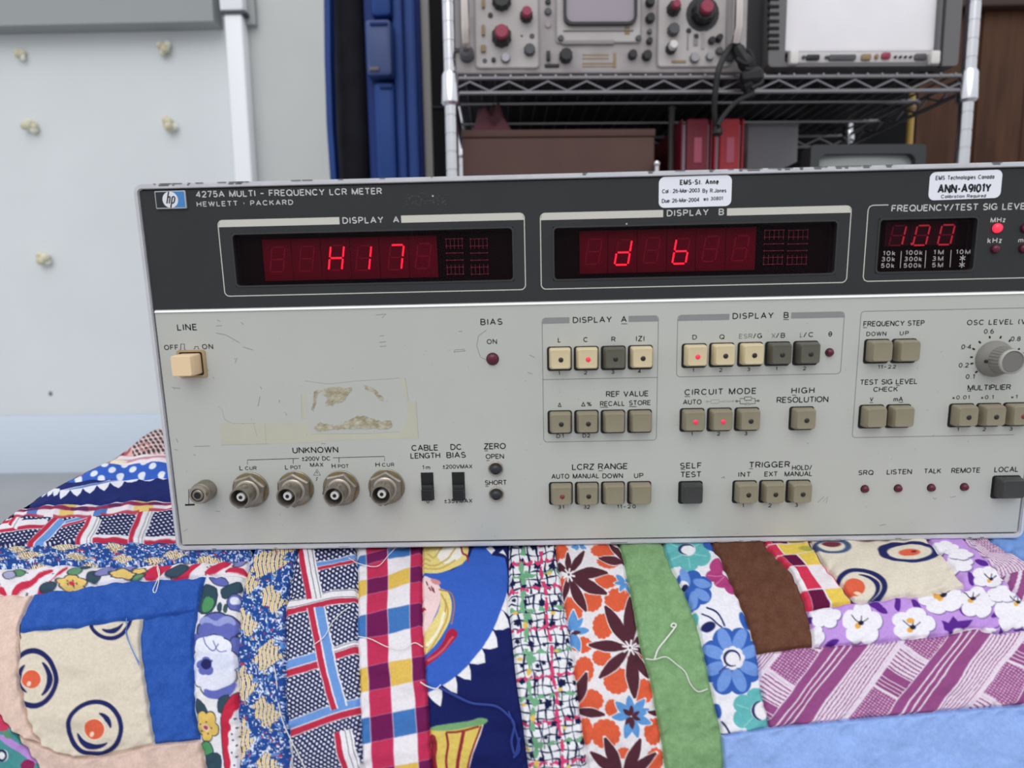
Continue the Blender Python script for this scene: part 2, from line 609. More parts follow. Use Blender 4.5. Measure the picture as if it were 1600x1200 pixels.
def post(x, y, z1):
    mb = MB()
    prof = []
    z = FZ + 0.02
    while z < z1:
        prof += [(PR_, z), (PR_, z + .0235), (PR_ * .95, z + .0240), (PR_ * .95, z + .0260)]
        z += .0265
    n = 32
    v = [(x + r * math.cos(2 * math.pi * k / n), y + r * math.sin(2 * math.pi * k / n), h) for r, h in prof for k in range(n)]
    f = [(i * n + k, i * n + (k + 1) % n, (i + 1) * n + (k + 1) % n, (i + 1) * n + k) for i in range(len(prof) - 1) for k in range(n)]
    f += [tuple(range(n)), tuple(range(len(v) - n, len(v)))]
    mb.add(v, f)
    o = mb.build('shelf_post', CHROME, shelf, sharp=15)
    MB().tube([(x, y, FZ), (x, y, FZ + .022)], .016, 12).build('foot', mat('black_plastic', (24, 24, 26), .5), o)
    for zz_ in (zLow, zTop):
        MB().tube([(x, y, zz_ - .04), (x, y, zz_ - .036), (x, y, zz_ + .003), (x, y, zz_ + .008)], [PR_ * 1.15, PR_ * 1.5, PR_ * 1.35, PR_ * 1.1], 14).build('collar', CHROME, o)


for x in (xL, xR):
    for y in (0.0, DEP):
        post(x, y, zTop + 0.5)
for zA in (zTop, zLow):
    h = zTop - zBot
    for (p, q) in (((xL, 0), (xR, 0)), ((xL, DEP), (xR, DEP)), ((xL, 0), (xL, DEP)), ((xR, 0), (xR, DEP))):
        p, q = np.array(p), np.array(q)
        L = np.linalg.norm(q - p)
        for zz_ in (zA, zA - h):
            MB().tube([(*p, zz_), (*q, zz_)], .0033, 8).build('shelf_rod', CHROMED, shelf)
        n = max(2, int(round(L / .0298)))
        pts = []
        for k in range(n + 1):
            w = p + (q - p) * k / n
            pts.append((w[0], w[1], zA - .005 if k % 2 else zA - h + .003))
        MB().tube(pts, .0022, 6).build('zigzag_wire', CHROMED, shelf)
    me = MB().tube([(0, -.004, 0), (0, DEP + .004, 0)], .0018, 6).mesh('deck_wire')
    me.materials.append(CHROMED)
    nW = 34
    for k in range(nW):
        o = link_mesh('deck_wire', me, None, shelf)
        b = Vector(shelf['_b'])
        o.location = Vector((xL + (xR - xL) * (k + 1) / (nW + 1), 0, zA + .002)) - b
    for q in (0.33, 0.67):
        MB().tube([(xL, DEP * q, zA - .003), (xR, DEP * q, zA - .003)], .003, 6).build('shelf_rod', CHROMED, shelf)

ZS = zTop + 0.005                              # top of the wire deck

# black sheet added behind the shelving in place of the deep shade there
t = thing('shade_backing', 'matt black sheet added behind the wire shelving in place of deep shade', 'board', ((xL + xR) / 2, DEP + .12, FZ), SH.M)
xbr = S(1436, 150, DEP + .12)[0]
xbl = S(674, 150, DEP + .12)[0]
MB().rbox(xbl, xbr, DEP + .12, DEP + .135, FZ, S(900, -260, DEP + .12)[1], .003).build('shade_sheet', SHADEBLK, t)
MB().tube([(xbl, DEP + .118, S(900, 166, DEP + .118)[1]), (xbr, DEP + .118, S(900, 166, DEP + .118)[1])], .002, 6).build('cross_bar', mat('dark_metal', (60, 62, 66), .4, .8), t)

# ---------------------------------------------------------------- oscilloscope
SCP = mat('scope_panel', (176, 170, 170), .5, var=.1, vscale=25, rgb2=(160, 152, 152))
SCP2 = mat('scope_panel_light', (186, 180, 178), .5, var=.08, vscale=30)
SCD = mat('scope_side', (60, 62, 66), .6)
KBLK = mat('knob_black', (30, 31, 34), .45)
KGRY = mat('knob_grey', (80, 80, 84), .5)
KRED = mat('knob_red', (150, 48, 75), .45)
KWHT = mat('knob_white', (220, 216, 212), .4)
BRN = mat('print_brown', (150, 128, 96), .7)
xs0, xs1 = S(706, 60)[0], S(1167, 60)[0]
zs1 = ZS + .30
osc = thing('oscilloscope', 'grey vintage oscilloscope with black and red knobs on the wire shelf', 'oscilloscope', ((xs0 + xs1) / 2, .17, ZS), SH.M)
MB().rbox(xs0, xs1, .012, .34, ZS + .004, zs1, .006).build('case', SCD, osc)
MB().rbox(xs0, xs1, -.002, .02, ZS + .001, zs1, .004).build('front_panel', SCP, osc)
for qx in (xs0 + .03, xs1 - .03):
    MB().tube([(qx, .05, ZS), (qx, .05, ZS + .006)], .012, 10).build('foot', KBLK, osc)


def osc_px(xa, ya, xb, yb, d0, d1, name, mm, b=.003, parent=None):
    return pxbox(MB(), SH, xa, ya, xb, yb, d0, d1, b).build(name, mm, parent or osc)


def rrpx(xa, ya, xb, yb, d):
    ym, xm_ = (ya + yb) / 2, (xa + xb) / 2
    return S(xa, ym, d)[0], S(xb, ym, d)[0], S(xm_, yb, d)[1], S(xm_, ya, d)[1]


def framed(xa, ya, xb, yb, d, name, mm, mline, r=.006, w=.0018):
    X0, X1, Z0, Z1 = rrpx(xa, ya, xb, yb, -d)
    out = rr((X0 + X1) / 2, (Z0 + Z1) / 2, X1 - X0, Z1 - Z0, r)
    inn = rr((X0 + X1) / 2, (Z0 + Z1) / 2, X1 - X0 - 2 * w, Z1 - Z0 - 2 * w, r - w * .5)
    o = MB().loft([(out, 0), (out, d)]).build(name, mm, osc)
    MB().ring(out, inn, d, d + .0012).build('edge_rib', mline, o)
    return o


RIB = mat('scope_rib', (140, 136, 136), .5)
framed(740, -160, 842, 107, .004, 'plug_in_panel', SCP2, RIB)
framed(1028, -160, 1146, 105, .004, 'plug_in_panel', SCP2, RIB)
framed(868, -120, 1003, 67, .004, 'screen_surround', SCP2, RIB, .004)
X0, X1, Z0, Z1 = rrpx(880, -90, 995, 41, -.004)
so_ = rr((X0 + X1) / 2, (Z0 + Z1) / 2, X1 - X0, Z1 - Z0, .012)
si_ = rr((X0 + X1) / 2, (Z0 + Z1) / 2, X1 - X0 - .008, Z1 - Z0 - .008, .010)
bz = MB().ring(so_, si_, .003, .010).build('screen_bezel', KBLK, osc)
MB().loft([(si_, .003), (si_, .006)]).build('screen', mat('crt_face', (158, 148, 158), .25), osc)
for (xa, xb, ya, yb) in ((878, 960, 62, 69), (880, 990, 46, 48)):
    osc_px(xa, ya, xb, yb, -.006, -.003, 'trim_strip', RIB, .001)

z7 = lambda x, y: (680 + x / 4, y / 4)
z8 = lambda x, y: (1000 + x / 5.333, y / 5.333)
PXM = 1 / 950.0                                # metres per pixel at the shelf front, about


def knob(c, r, h, mm, cap=None, capr=.6, skirt=None):
    x, z = S(c[0], c[1], -h * .6)
    mb = MB()
    if skirt:
        mb.lathe([(skirt, .003), (skirt, .006)], x, z, 20)
    n = 20
    lay = []
    for d, s in ((.003, 1.0), (h * .8, .94), (h, .82)):
        lay.append(([(x + r * s * (1 + (.05 if k % 2 else -.05)) * math.cos(2 * math.pi * k / n), z + r * s * (1 + (.05 if k % 2 else -.05)) * math.sin(2 * math.pi * k / n)) for k in range(n)], d))
    mb.loft(lay)
    o = mb.build('knob', mm, osc)
    if cap:
        MB().lathe([(r * capr, h * .9), (r * capr, h + .007), (r * capr * .85, h + .009)], x, z, 16).build('knob_cap', cap, o)
    return o


for (x, y, r, h, mm, cap, cr) in ((415, -5, 55, .016, KBLK, None, 0), (570, 95, 37, .014, KBLK, KRED, .75), (415, 222, 56, .018, KBLK, KRED, .68),
                                  (590, 310, 33, .012, KGRY, None, 0), (345, 97, 15, .006, KBLK, None, 0), (818, 345, 38, .016, KBLK, None, 0),
                                  (1235, 340, 26, .012, KBLK, None, 0), (1325, 345, 28, .012, KBLK, None, 0), (1340, 255, 18, .01, KBLK, None, 0),
                                  (1340, 197, 14, .008, KGRY, None, 0), (1345, 112, 26, .012, KBLK, None, 0), (1345, 10, 26, .012, KBLK, None, 0),
                                  (785, 240, 17, .008, KGRY, None, 0), (1270, 240, 17, .008, KGRY, None, 0), (705, 72, 20, .006, KGRY, None, 0),
                                  (705, 10, 16, .006, KBLK, None, 0), (705, 155, 18, .004, SCP, None, 0), (440, 362, 28, .01, CHROMED, None, 0),
                                  (310, 382, 14, .005, KGRY, None, 0), (365, 375, 13, .008, KBLK, None, 0), (540, 228, 9, .004, KGRY, None, 0), (605, 228, 16, .005, KGRY, None, 0)):
    knob(z7(x, y), r / 4 * PXM, h, mm, cap, cr)
for (x, y, r, h, mm, cap, cr, sk) in ((285, 66, 52, .016, KBLK, KRED, .6, 0), (280, 245, 46, .014, KGRY, None, 0, 0), (262, 400, 42, .014, KBLK, KWHT, .75, 0),
                                      (535, 95, 88, .02, KBLK, KRED, .55, 125), (405, 258, 20, .006, KBLK, None, 0, 0), (467, 305, 20, .006, KBLK, None, 0, 0),
                                      (598, 338, 26, .012, KBLK, None, 0, 0), (660, 318, 26, .014, KBLK, None, 0, 0), (455, 482, 38, .01, CHROMED, None, 0, 0),
                                      (580, 472, 30, .01, CHROMED, None, 0, 0), (660, 425, 28, .01, KGRY, None, 0, 0)):
    knob(z8(x, y), r / 5.333 * PXM, h, mm, cap, cr, sk / 5.333 * PXM if sk else None)
for (x, y, w, h) in ((300, 15, 20, 60), (300, 185, 20, 66), (300, 300, 30, 44), (708, 345, 24, 60)):
    a = z7(x - w / 2, y - h / 2)
    b = z7(x + w / 2, y + h / 2)
    osc_px(*a, *b, -.008, -.003, 'slot_switch', BRN if x != 708 else KBLK, .0008)
for (x, y, w, h, mm) in ((730, 408, 90, 22, KBLK), (1200, 192, 34, 52, BRN)):
    a = z7(x - w / 2, y - h / 2)
    b = z7(x + w / 2, y + h / 2)
    osc_px(*a, *b, -.0045, 0, 'name_plate', mm, .0008)
for (x, y, w, h) in ((400, 330, 12, 170), (465, 330, 36, 100), (525, 320, 30, 180)):
    a = z8(x - w / 2, y - h / 2)
    b = z8(x + w / 2, y + h / 2)
    osc_px(*a, *b, -.0052, -.003, 'scale_strip', RIB if x != 525 else SCP, .0006)
a, b = z8(265, 500), z8(385, 525)
osc_px(*a, *b, -.005, -.003, 'scale_strip', BRN, .0006)
for k, (ya, x1_) in enumerate(((338, 1085), (360, 1085), (392, 1120), (410, 1120))):
    a, b = z7(920, ya), z7(x1_, ya + 9)
    osc_px(*a, *b, -.0026, 0, 'printed_legend', BRN, .0003)
a, b = z7(1112, 330), z7(1132, 425)
osc_px(*a, *b, -.0026, 0, 'printed_legend', BRN, .0003)
for px in (727, 1153.5):
    zb_ = S(px, 56, -.035)[1]
    xh = S(px, 40, -.035)[0]
    o = MB().tube([(xh, 0, zb_ - .012), (xh, -.028, zb_ - .004), (xh, -.036, zb_ + .012), (xh, -.036, zb_ + .2), (xh, -.028, zb_ + .215), (xh, 0, zb_ + .22)], .0058, 10).build('handle', mat('bright_metal', (225, 215, 210), .25, 1.0), osc)
    MB().lathe([(.011, 0), (.011, .012), (.006, .016)], xh, zb_ - .014, 14).build('handle_boss', KGRY, o)
for (xa, xb) in ((709, 718), (1137, 1143)):
    osc_px(xa, -120, xb, 76, -.007, 0, 'side_rail', RIB, .002)
osc_px(708, 77, 736, 80, -.006, 0, 'trim_strip', KGRY, .001)

# ---------------------------------------------------------------- pale instrument on the right of the shelf
xm0, xm1 = S(1200, 60)[0], S(1497, 60)[0]
MGR = mat('monitor_grey', (104, 102, 103), .55)
MDK = mat('monitor_dark', (36, 36, 39), .6)
MWH = mat('pale_panel', (248, 245, 248), .45, var=.04, vscale=12)
mon = thing('rack_instrument', 'grey instrument turned with its blank white panel and sockets to the front', 'instrument', ((xm0 + xm1) / 2, .17, ZS), SH.M)
zm1 = ZS + .30
MB().rbox(S(1170, 60)[0], xm1, .02, .34, ZS + .008, zm1, .006).build('case', MDK, mon)
fo = rr((xm0 + xm1) / 2, (ZS + .008 + zm1) / 2, xm1 - xm0, zm1 - ZS - .008, .006)
X0, X1, Z0, Z1 = rrpx(1229, -150, 1469, 99, .0)
fi = rr((X0 + X1) / 2, (Z0 + zm1 - .01) / 2, X1 - X0, zm1 - .01 - Z0, .004)
MB().ring(fo, fi, -.025, .004).build('front_frame', MGR, mon)
osc_px(1476, -120, 1480, 104, -.0055, .0, 'frame_groove', MDK, .0006, mon)
osc_px(1229, -150, 1469, 80, .004, .02, 'blank_panel', MWH, .004, mon)
osc_px(1236, 81, 1469, 98, .001, .02, 'socket_strip', mat('socket_strip_metal', (205, 200, 201), .4, var=.06, vscale=20), .001, mon)
for k, yy in enumerate((-17, -5, 7, 18.5, 30, 41, 52, 62, 72)):
    osc_px(1201, yy, 1218, yy + 5.5, -.0052, .0, 'vent_slot', mat('vent_black', (10, 10, 11), .8), .0008, mon)
z9 = lambda x, y: (1250 + x / 4.571, y / 4.571)
for (x, y, w, h, mm, name) in ((90, 412, 88, 34, KBLK, 'socket'), (300, 413, 180, 36, KGRY, 'socket'), (190, 410, 22, 18, KGRY, 'socket_screw'),
                               (25, 410, 20, 20, KGRY, 'socket_screw'), (545, 405, 22, 30, BRN, 'socket'), (470, 410, 64, 38, BRN, 'socket'), (612, 400, 58, 40, KRED, 'socket'), (858, 408, 78, 40, KGRY, 'socket'),
                               (680, 408, 14, 14, KBLK, 'socket_screw'), (716, 408, 14, 14, KBLK, 'socket_screw'), (752, 408, 14, 14, KBLK, 'socket_screw'), (788, 408, 14, 14, KBLK, 'socket_screw')):
    c = z9(x, y)
    X, Z = S(c[0], c[1], 0)
    o = rr(X, Z, w / 4.571 * PXM, h / 4.571 * PXM, .3 * h / 4.571 * PXM, 4)
    i_ = rr(X, Z, w / 4.571 * PXM * .75, h / 4.571 * PXM * .7, .25 * h / 4.571 * PXM, 4)
    MB().loft([(o, -.002), (o, .002), (i_, .003)]).build(name, mm, mon)
for px, w in ((1242, 13), (1463, 14)):
    osc_px(px - w / 2, 78, px + w / 2, 99, -.012, .0, 'corner_block', KWHT, .002, mon)
for qx in (xm0 + .03, xm1 - .03):
    MB().rbox(qx - .012, qx + .012, .02, .05, ZS, ZS + .009, .002).build('foot', KBLK, mon)

# ---------------------------------------------------------------- black mains lead hanging over the shelf edge
lead = thing('mains_lead', 'black mains lead with moulded plugs looped over the shelf between the two instruments', 'cable', (S(1150, 118)[0], -.02, zBot), SH.M)
CBL = mat('black_cable', (18, 18, 20), .5)
cp = [(1158, 82), (1152, 70), (1143, 72), (1134, 84), (1126, 100), (1121, 118), (1118, 140), (1116, 165), (1117, 185), (1121, 203)]
dd = [-.004, -.018, -.028, -.034, -.036, -.034, -.032, -.028, -.024, -.020]
MB().tube([(S(p[0], p[1], d)[0], d, S(p[0], p[1], d)[1]) for p, d in zip(arc_pts(cp, 40), np.interp(np.linspace(0, 9, 40), range(10), dd))], .0045, 10).build('cord', CBL, lead)


def plug(c0, c1, r0, r1, d, name='plug'):
    p0, p1 = S(*c0, d), S(*c1, d)
    n = 6
    pts = [(p0[0] + (p1[0] - p0[0]) * k / n, d, p0[1] + (p1[1] - p0[1]) * k / n) for k in range(n + 1)]
    rs = [r0 * .7, r0, r0, (r0 + r1) / 2, r1, r1, r1 * .7]
    return MB().tube(pts, rs, 8).build(name, CBL, lead)


plug((1150, 72), (1172, 108), .009, .012, -.022)
plug((1158, 122), (1190, 118), .010, .013, -.026)
plug((1168, 128), (1172, 150), .012, .008, -.020)
plug((1121, 196), (1121, 212), .006, .008, -.022)
for pts in ([(1150, 92), (1166, 100), (1176, 92), (1168, 78)], [(1164, 108), (1182, 112), (1190, 128), (1174, 138)], [(1178, 146), (1150, 160), (1130, 182), (1122, 196)]):
    MB().tube([(S(p[0], p[1], -.03)[0], -.03, S(p[0], p[1], -.03)[1]) for p in arc_pts(pts, 16)], .0035, 8).build('cord', CBL, lead)

# ---------------------------------------------------------------- lower shelf
ZL = zLow + 0.005


def low_box(name, label, cat, xa, ya, xb, yb, d0, d1, mm, b=.004, top=None):
    t = None
    X0, X1 = S(xa, 230, d0)[0], S(xb, 230, d0)[0]
    Z1 = S((xa + xb) / 2, ya, d0)[1]
    t = thing(name, label, cat, ((X0 + X1) / 2, (d0 + d1) / 2, ZL), SH.M)
    return t, X0, X1, Z1


t, X0, X1, Z1 = low_box('brown_box', 'plain brown wooden box with a flat lid on the lower wire shelf', 'box', 722, 202, 1023, 300, .03, .30, None)
CARD = mat('brown_fibreboard', (88, 62, 55), .75, var=.15, vscale=9)
MB().rbox(X0, X1, .03, .30, ZL, Z1 - .012, .003).build('box_body', CARD, t)
MB().rbox(X0 - .001, X1 + .001, .029, .302, Z1 - .0115, Z1, .002).build('lid', CARD, t)
c = S(768, 190, .07)
CH = S(768, 172, .07)[1] - Z1
t = thing('crumpled_cloth', 'small dark red crumpled cloth lying on the lid of the brown box', 'cloth', (c[0], .08, Z1), SH.M)
mb = MB()
r2 = random.Random(5)
N = 22
v, f = [], []
for i in range(N):
    for j in range(N):
        u, w = i / (N - 1) * 2 - 1, j / (N - 1) * 2 - 1
        h = max(0, 1 - u * u) * max(0, 1 - w * w)
        v.append((c[0] + u * .032, .08 + w * .045, Z1 + .001 + h ** .6 * CH * .9 * (1 + .35 * math.sin(u * 7 + w * 3) + .25 * math.sin(w * 9 - u * 4))))
for i in range(N - 1):
    for j in range(N - 1):
        f.append((i * N + j, (i + 1) * N + j, (i + 1) * N + j + 1, i * N + j + 1))
mb.add(v, f)
mb.build('cloth_fold', mat('dark_red_cloth', (92, 52, 60), .9), t, recalc=False)

c = S(1026, 256, .02)
t = thing('chrome_stand', 'short chrome rod with a rounded top beside the brown box', 'rod', (c[0], .02, ZL), SH.M)
MB().tube([(c[0], .02, ZL), (c[0], .02, c[1] - .004)], .0045, 10).build('rod', CHROME, t)
MB().ball((c[0], .02, c[1]), .006, 14, 10).build('rounded_tip', CHROME, t)
c = S(1049, 200, .10)
t = thing('grey_tube', 'slim grey tube standing upright between the brown box and the red binders', 'tube', (c[0], .10, ZL), SH.M)
MB().tube([(c[0], .10, ZL), (c[0], .10, c[1] + .03)], .005, 10).build('tube_body', mat('grey_plastic', (88, 82, 82), .5), t)
MB().tube([(c[0], .10, c[1] + .028), (c[0], .10, c[1] + .034)], .006, 10).build('end_cap', KGRY, t)

RED1 = mat('red_card', (158, 30, 40), .55)
RED2 = mat('dark_red_card', (112, 18, 36), .55)
PAGE = mat('page_edge', (200, 190, 205), .8)
for (xa, xb, mm, lab) in ((1064, 1113, RED2, 'dark red binder with pale page edges, next to the slim grey tube'),
                          (1116, 1162, RED1, 'bright red binder with pale page edges, next to the grey box')):
    t, X0, X1, Z1 = low_box('binder', lab, 'binder', xa, 186, xb, 300, .06, .30, None)
    t['group'] = 'red binders on the lower shelf'
    for (q0, q1) in ((X0, X0 + .003), (X1 - .003, X1)):
        MB().rbox(q0, q1, .06, .30, ZL, Z1, .001).build('cover', mm, t)
    MB().rbox(X0 + .008, X1 - .008, .056, .066, ZL, Z1, .003).build('spine', mm, t)
    MB().rbox(X0 + .003, X1 - .003, .068, .29, ZL + .002, Z1 - .006, .001).build('pages', PAGE, t)
    MB().rbox((X0 + X1) / 2 - .006, (X0 + X1) / 2 + .007, .0545, .058, Z1 - .07, Z1 - .03, .0008).build('spine_label', mat('mauve_label', (170, 80, 100), .6), t)
t, X0, X1, Z1 = low_box('grey_box', 'plain grey carton between the red binders and the small screen', 'box', 1168, 188, 1247, 300, .245, .345, None)
MB().rbox(X0, X1, .245, .345, ZL, Z1 - .01, .003).build('box_body', mat('grey_card', (200, 200, 206), .7), t)
MB().rbox(X0 - .001, X1 + .001, .244, .346, Z1 - .0095, Z1, .002).build('lid', mat('grey_card_lid', (186, 186, 192), .7), t)

# small monitor
X0, X1 = S(1266, 240, .03)[0], S(1446, 240, .03)[0]
Z1 = S(1355, 226, .03)[1]
Z0 = ZL
mon2 = thing('small_monitor', 'small dark grey monitor with a curved pale screen on the lower shelf', 'monitor', ((X0 + X1) / 2, .14, ZL), SH.M)
MB().rbox(X0 + .008, X1 - .008, .04, .24, Z0 + .004, Z1 - .008, .01).build('housing', MDK, mon2)
fo = rr((X0 + X1) / 2, (Z0 + Z1) / 2, X1 - X0, Z1 - Z0, .006)
a, b = S(1280, 240, .03), S(1430, 240, .03)
fi = rr((a[0] + b[0]) / 2, (Z0 + .02 + Z1 - .0145) / 2, b[0] - a[0], Z1 - .0145 - Z0 - .02, .012)
MB().ring(fo, fi, -.06, -.028).build('bezel', mat('monitor_bezel', (52, 55, 58), .5), mon2)
mb = MB()
N = 14
v, f = [], []
ca, cb = (a[0] + b[0]) / 2, (Z0 + .02 + Z1 - .0145) / 2
hw_, hh_ = (b[0] - a[0]) / 2 + .003, (Z1 - .0145 - Z0 - .02) / 2 + .003
for i in range(N):
    for j in range(N):
        u, w = i / (N - 1) * 2 - 1, j / (N - 1) * 2 - 1
        v.append((ca + u * hw_, .031 + .010 * (u * u + w * w) * .5, cb + w * hh_))
for i in range(N - 1):
    for j in range(N - 1):
        f.append((i * N + j, (i + 1) * N + j, (i + 1) * N + j + 1, i * N + j + 1))
mb.add(v, f)
mb.build('screen', mat('pale_screen', (142, 146, 144), .2), mon2, recalc=False)

# yellow pole
c = S(1422, 200, .26)
t = thing('yellow_pole', 'mustard yellow pole with a collar standing behind the small monitor', 'pole', (c[0], .26, FZ), SH.M)
YEL = mat('mustard_paint', (178, 145, 68), .5)
MB().tube([(c[0], .26, FZ), (c[0], .26, S(1422, 146, .26)[1])], .0062, 12).build('pole_shaft', YEL, t)
zc = S(1422, 170, .26)[1]
MB().tube([(c[0], .26, zc - .006), (c[0], .26, zc - .003), (c[0], .26, zc + .003), (c[0], .26, zc + .006)], [.0065, .0085, .0085, .0065], 12).build('collar', mat('dark_mustard', (125, 98, 50), .5), t)

TB = Plane(-0.05, 0, 800)

# ================================================================ the LCR meter
NP = -0.0010                                    # the panels sit a little behind the frame's front edge
meter = thing('lcr_meter', 'grey and charcoal bench LCR meter with red displays on the patchwork quilt', 'meter', (MW / 2, MD / 2, 0), G4)
ALU = mat('cast_aluminium', (206, 206, 211), .42, 0.0, var=.12, vscale=45, bump=.15, bscale=300)
DARK = mat('charcoal_panel', (48, 49, 51), .6, spec=.3, var=.08, vscale=30, bump=.05, bscale=900)
LITE = mat('grey_panel', (190, 191, 185), .5, var=.035, vscale=14, bump=.04, bscale=900)
INKW = mat('white_ink', (206, 206, 202), .6)
INKK = mat('black_ink', (30, 31, 33), .6, spec=.2)
INKG = mat('grey_ink', (134, 136, 134), .6)
INKL = mat('line_ink', (122, 124, 122), .6)
IVORY = mat('ivory_ink', (205, 202, 192), .6)
BLK = mat('shadow_black', (14, 14, 15), .6)

z1 = lambda x, y: (200 + x / 3.2, 250 + y / 3.2)
z2 = lambda x, y: (660 + x / 3.2, 250 + y / 3.2)
z3 = lambda x, y: (1100 + x / 3.2, 250 + y / 3.2)
z4 = lambda x, y: (200 + x / 3.2, 560 + y / 3.2)
z5 = lambda x, y: (660 + x / 3.2, 560 + y / 3.2)
z6 = lambda x, y: (1100 + x / 3.2, 560 + y / 3.2)


def pp(p, n=NP):
    a = pan(p[0], p[1], n)
    return float(a[0]), float(a[1])


# case body, frame, panels
FR = 0.0027
MB().rbox(.003, MW - .003, .012, MD, .002, MH - .002, .004).build('case_body', mat('case_paint', (150, 152, 156), .6, var=.06, vscale=20), meter)
of = rr(MW / 2, MH / 2, MW, MH, .004, 4)
ob = rr(MW / 2, MH / 2, MW, MH, .004, 4)
b_l = pp((214.5, 400), 0)[0]
il = rr(MW / 2, MH / 2, MW - .0044, MH - .0044, .002, 4)
mb = MB()
mb.ring(of, il, -.022, -.0008)
o2 = rr(MW / 2, MH / 2, MW - .0016, MH - .0016, .0034, 4)
i2 = rr(MW / 2, MH / 2, MW - .0040, MH - .0040, .002, 4)
mb.ring(o2, i2, -.002, 0)
frame_ = mb.build('front_frame', ALU, meter)
# worn chips on the frame's upper edge
chip = mat('worn_metal', (104, 104, 108), .6)
mb = MB()
r3 = random.Random(11)
for k in range(46):
    x = r3.choice((r3.uniform(.004, .08), r3.uniform(.01, MW - .01), r3.uniform(.26, .33)))
    w = r3.uniform(.0008, .005)
    mb.box(x, x + w, .0003, r3.uniform(.0015, .004), MH - .0001, MH + .00006)
    if k % 2 == 0:
        mb.box(x, x + w * .7, -.00006, .002, MH - .0012, MH - .0006)
for k in range(14):
    x = r3.uniform(.004, MW - .02)
    mb.box(x, x + r3.uniform(.001, .006), -.00006, .002, .0012 - r3.uniform(0, .0006), .0012)
mb.build('worn_chip', chip, frame_, kind='stuff')
IX0, IX1, IZ0, IZ1 = .0020, MW - .0020, .0020, MH - .0020

zdiv_a = pp((240, 485.5))
zdiv_b = pp((1560, 459.5))
zd = (zdiv_a[1] + zdiv_b[1]) / 2
GX = .0010


def win(pts):
    q = [pp(p) for p in pts]
    x0 = (q[0][0] + q[3][0]) / 2
    x1 = (q[1][0] + q[2][0]) / 2
    z1_ = (q[0][1] + q[1][1]) / 2
    z0 = (q[2][1] + q[3][1]) / 2
    return x0, x1, z0, z1_


WA = win([z1(515, 362), z2(457, 340), z2(457, 608), z1(540, 632)])
WB_ = win([z2(650, 338), z3(672, 296), z3(657, 570), z2(656, 604)])
WF = win([z3(875, 290), z3(1372, 285), z3(1350, 556), z3(857, 567)])


def holed(x0, x1, z0, z1_, holes, yf, yb):
    xs = sorted({x0, x1, *[h[0] for h in holes], *[h[1] for h in holes]})
    zs = sorted({z0, z1_, *[h[2] for h in holes], *[h[3] for h in holes]})
    mb = MB()
    for i in range(len(xs) - 1):
        for j in range(len(zs) - 1):
            cx, cz = (xs[i] + xs[i + 1]) / 2, (zs[j] + zs[j + 1]) / 2
            if any(h[0] < cx < h[1] and h[2] < cz < h[3] for h in holes):
                continue
            mb.add([(xs[i], yf, zs[j]), (xs[i + 1], yf, zs[j]), (xs[i + 1], yf, zs[j + 1]), (xs[i], yf, zs[j + 1])], [(0, 1, 2, 3)])
    for h in holes + [(x0, x1, z0, z1_)]:
        mb.add([(h[0], yf, h[2]), (h[1], yf, h[2]), (h[1], yf, h[3]), (h[0], yf, h[3]), (h[0], yb, h[2]), (h[1], yb, h[2]), (h[1], yb, h[3]), (h[0], yb, h[3])],
               [(0, 1, 5, 4), (1, 2, 6, 5), (2, 3, 7, 6), (3, 0, 4, 7)])
    return mb


holed(IX0, IX1, IZ0, IZ1, [WA, WB_, WF], -NP + .0012, .011).build('shadow_gap', BLK, meter, recalc=False)
upper = holed(IX0 + GX, IX1 - GX, zd + .0009, IZ1 - GX * .9, [WA, WB_, WF], -NP, -NP + .0011).build('upper_panel', DARK, meter, 'charcoal upper panel', recalc=False)
lower = MB().box(IX0 + GX, IX1 - GX, -NP, -NP + .0011, IZ0 + GX * 1.1, zd - .0004).build('lower_panel', LITE, meter, 'light grey lower panel')
MB().add([(IX0 + GX, -NP - .0006, zd - .0005), (IX1 - GX, -NP - .0006, zd - .0005), (IX1 - GX, -NP + .0007, zd + .0009), (IX0 + GX, -NP + .0007, zd + .0009), (IX0 + GX, -NP + .0007, zd - .0006), (IX1 - GX, -NP + .0007, zd - .0006)],
         [(0, 1, 2, 3), (0, 4, 5, 1), (0, 3, 4), (1, 5, 2)]).build('divider_strip', mat('white_strip', (255, 255, 252), .35), meter, 'white strip between the panels')

PN = NP + .00006                                # printed on the panel
# -------- lettering
TEXTS = []


def T(parent, s, a, b, cap, ink=None, n=None, ul=None, bold=0.0, ulw=.00028, name='lettering', shear=0.0):
    """text s between pixel a (left, mid-height) and b (right, mid-height), cap pixels tall"""
    TEXTS.append((parent, s, a, b, cap, ink or INKK, PN if n is None else n, ul, bold, ulw, name, shear))



def _A(cx, cy, rx, ry, a0, a1, n=None):
    n = n or max(4, int(abs(a1 - a0) / 22))
    return [(cx + rx * math.cos(math.radians(a0 + (a1 - a0) * k / n)), cy + ry * math.sin(math.radians(a0 + (a1 - a0) * k / n))) for k in range(n + 1)]


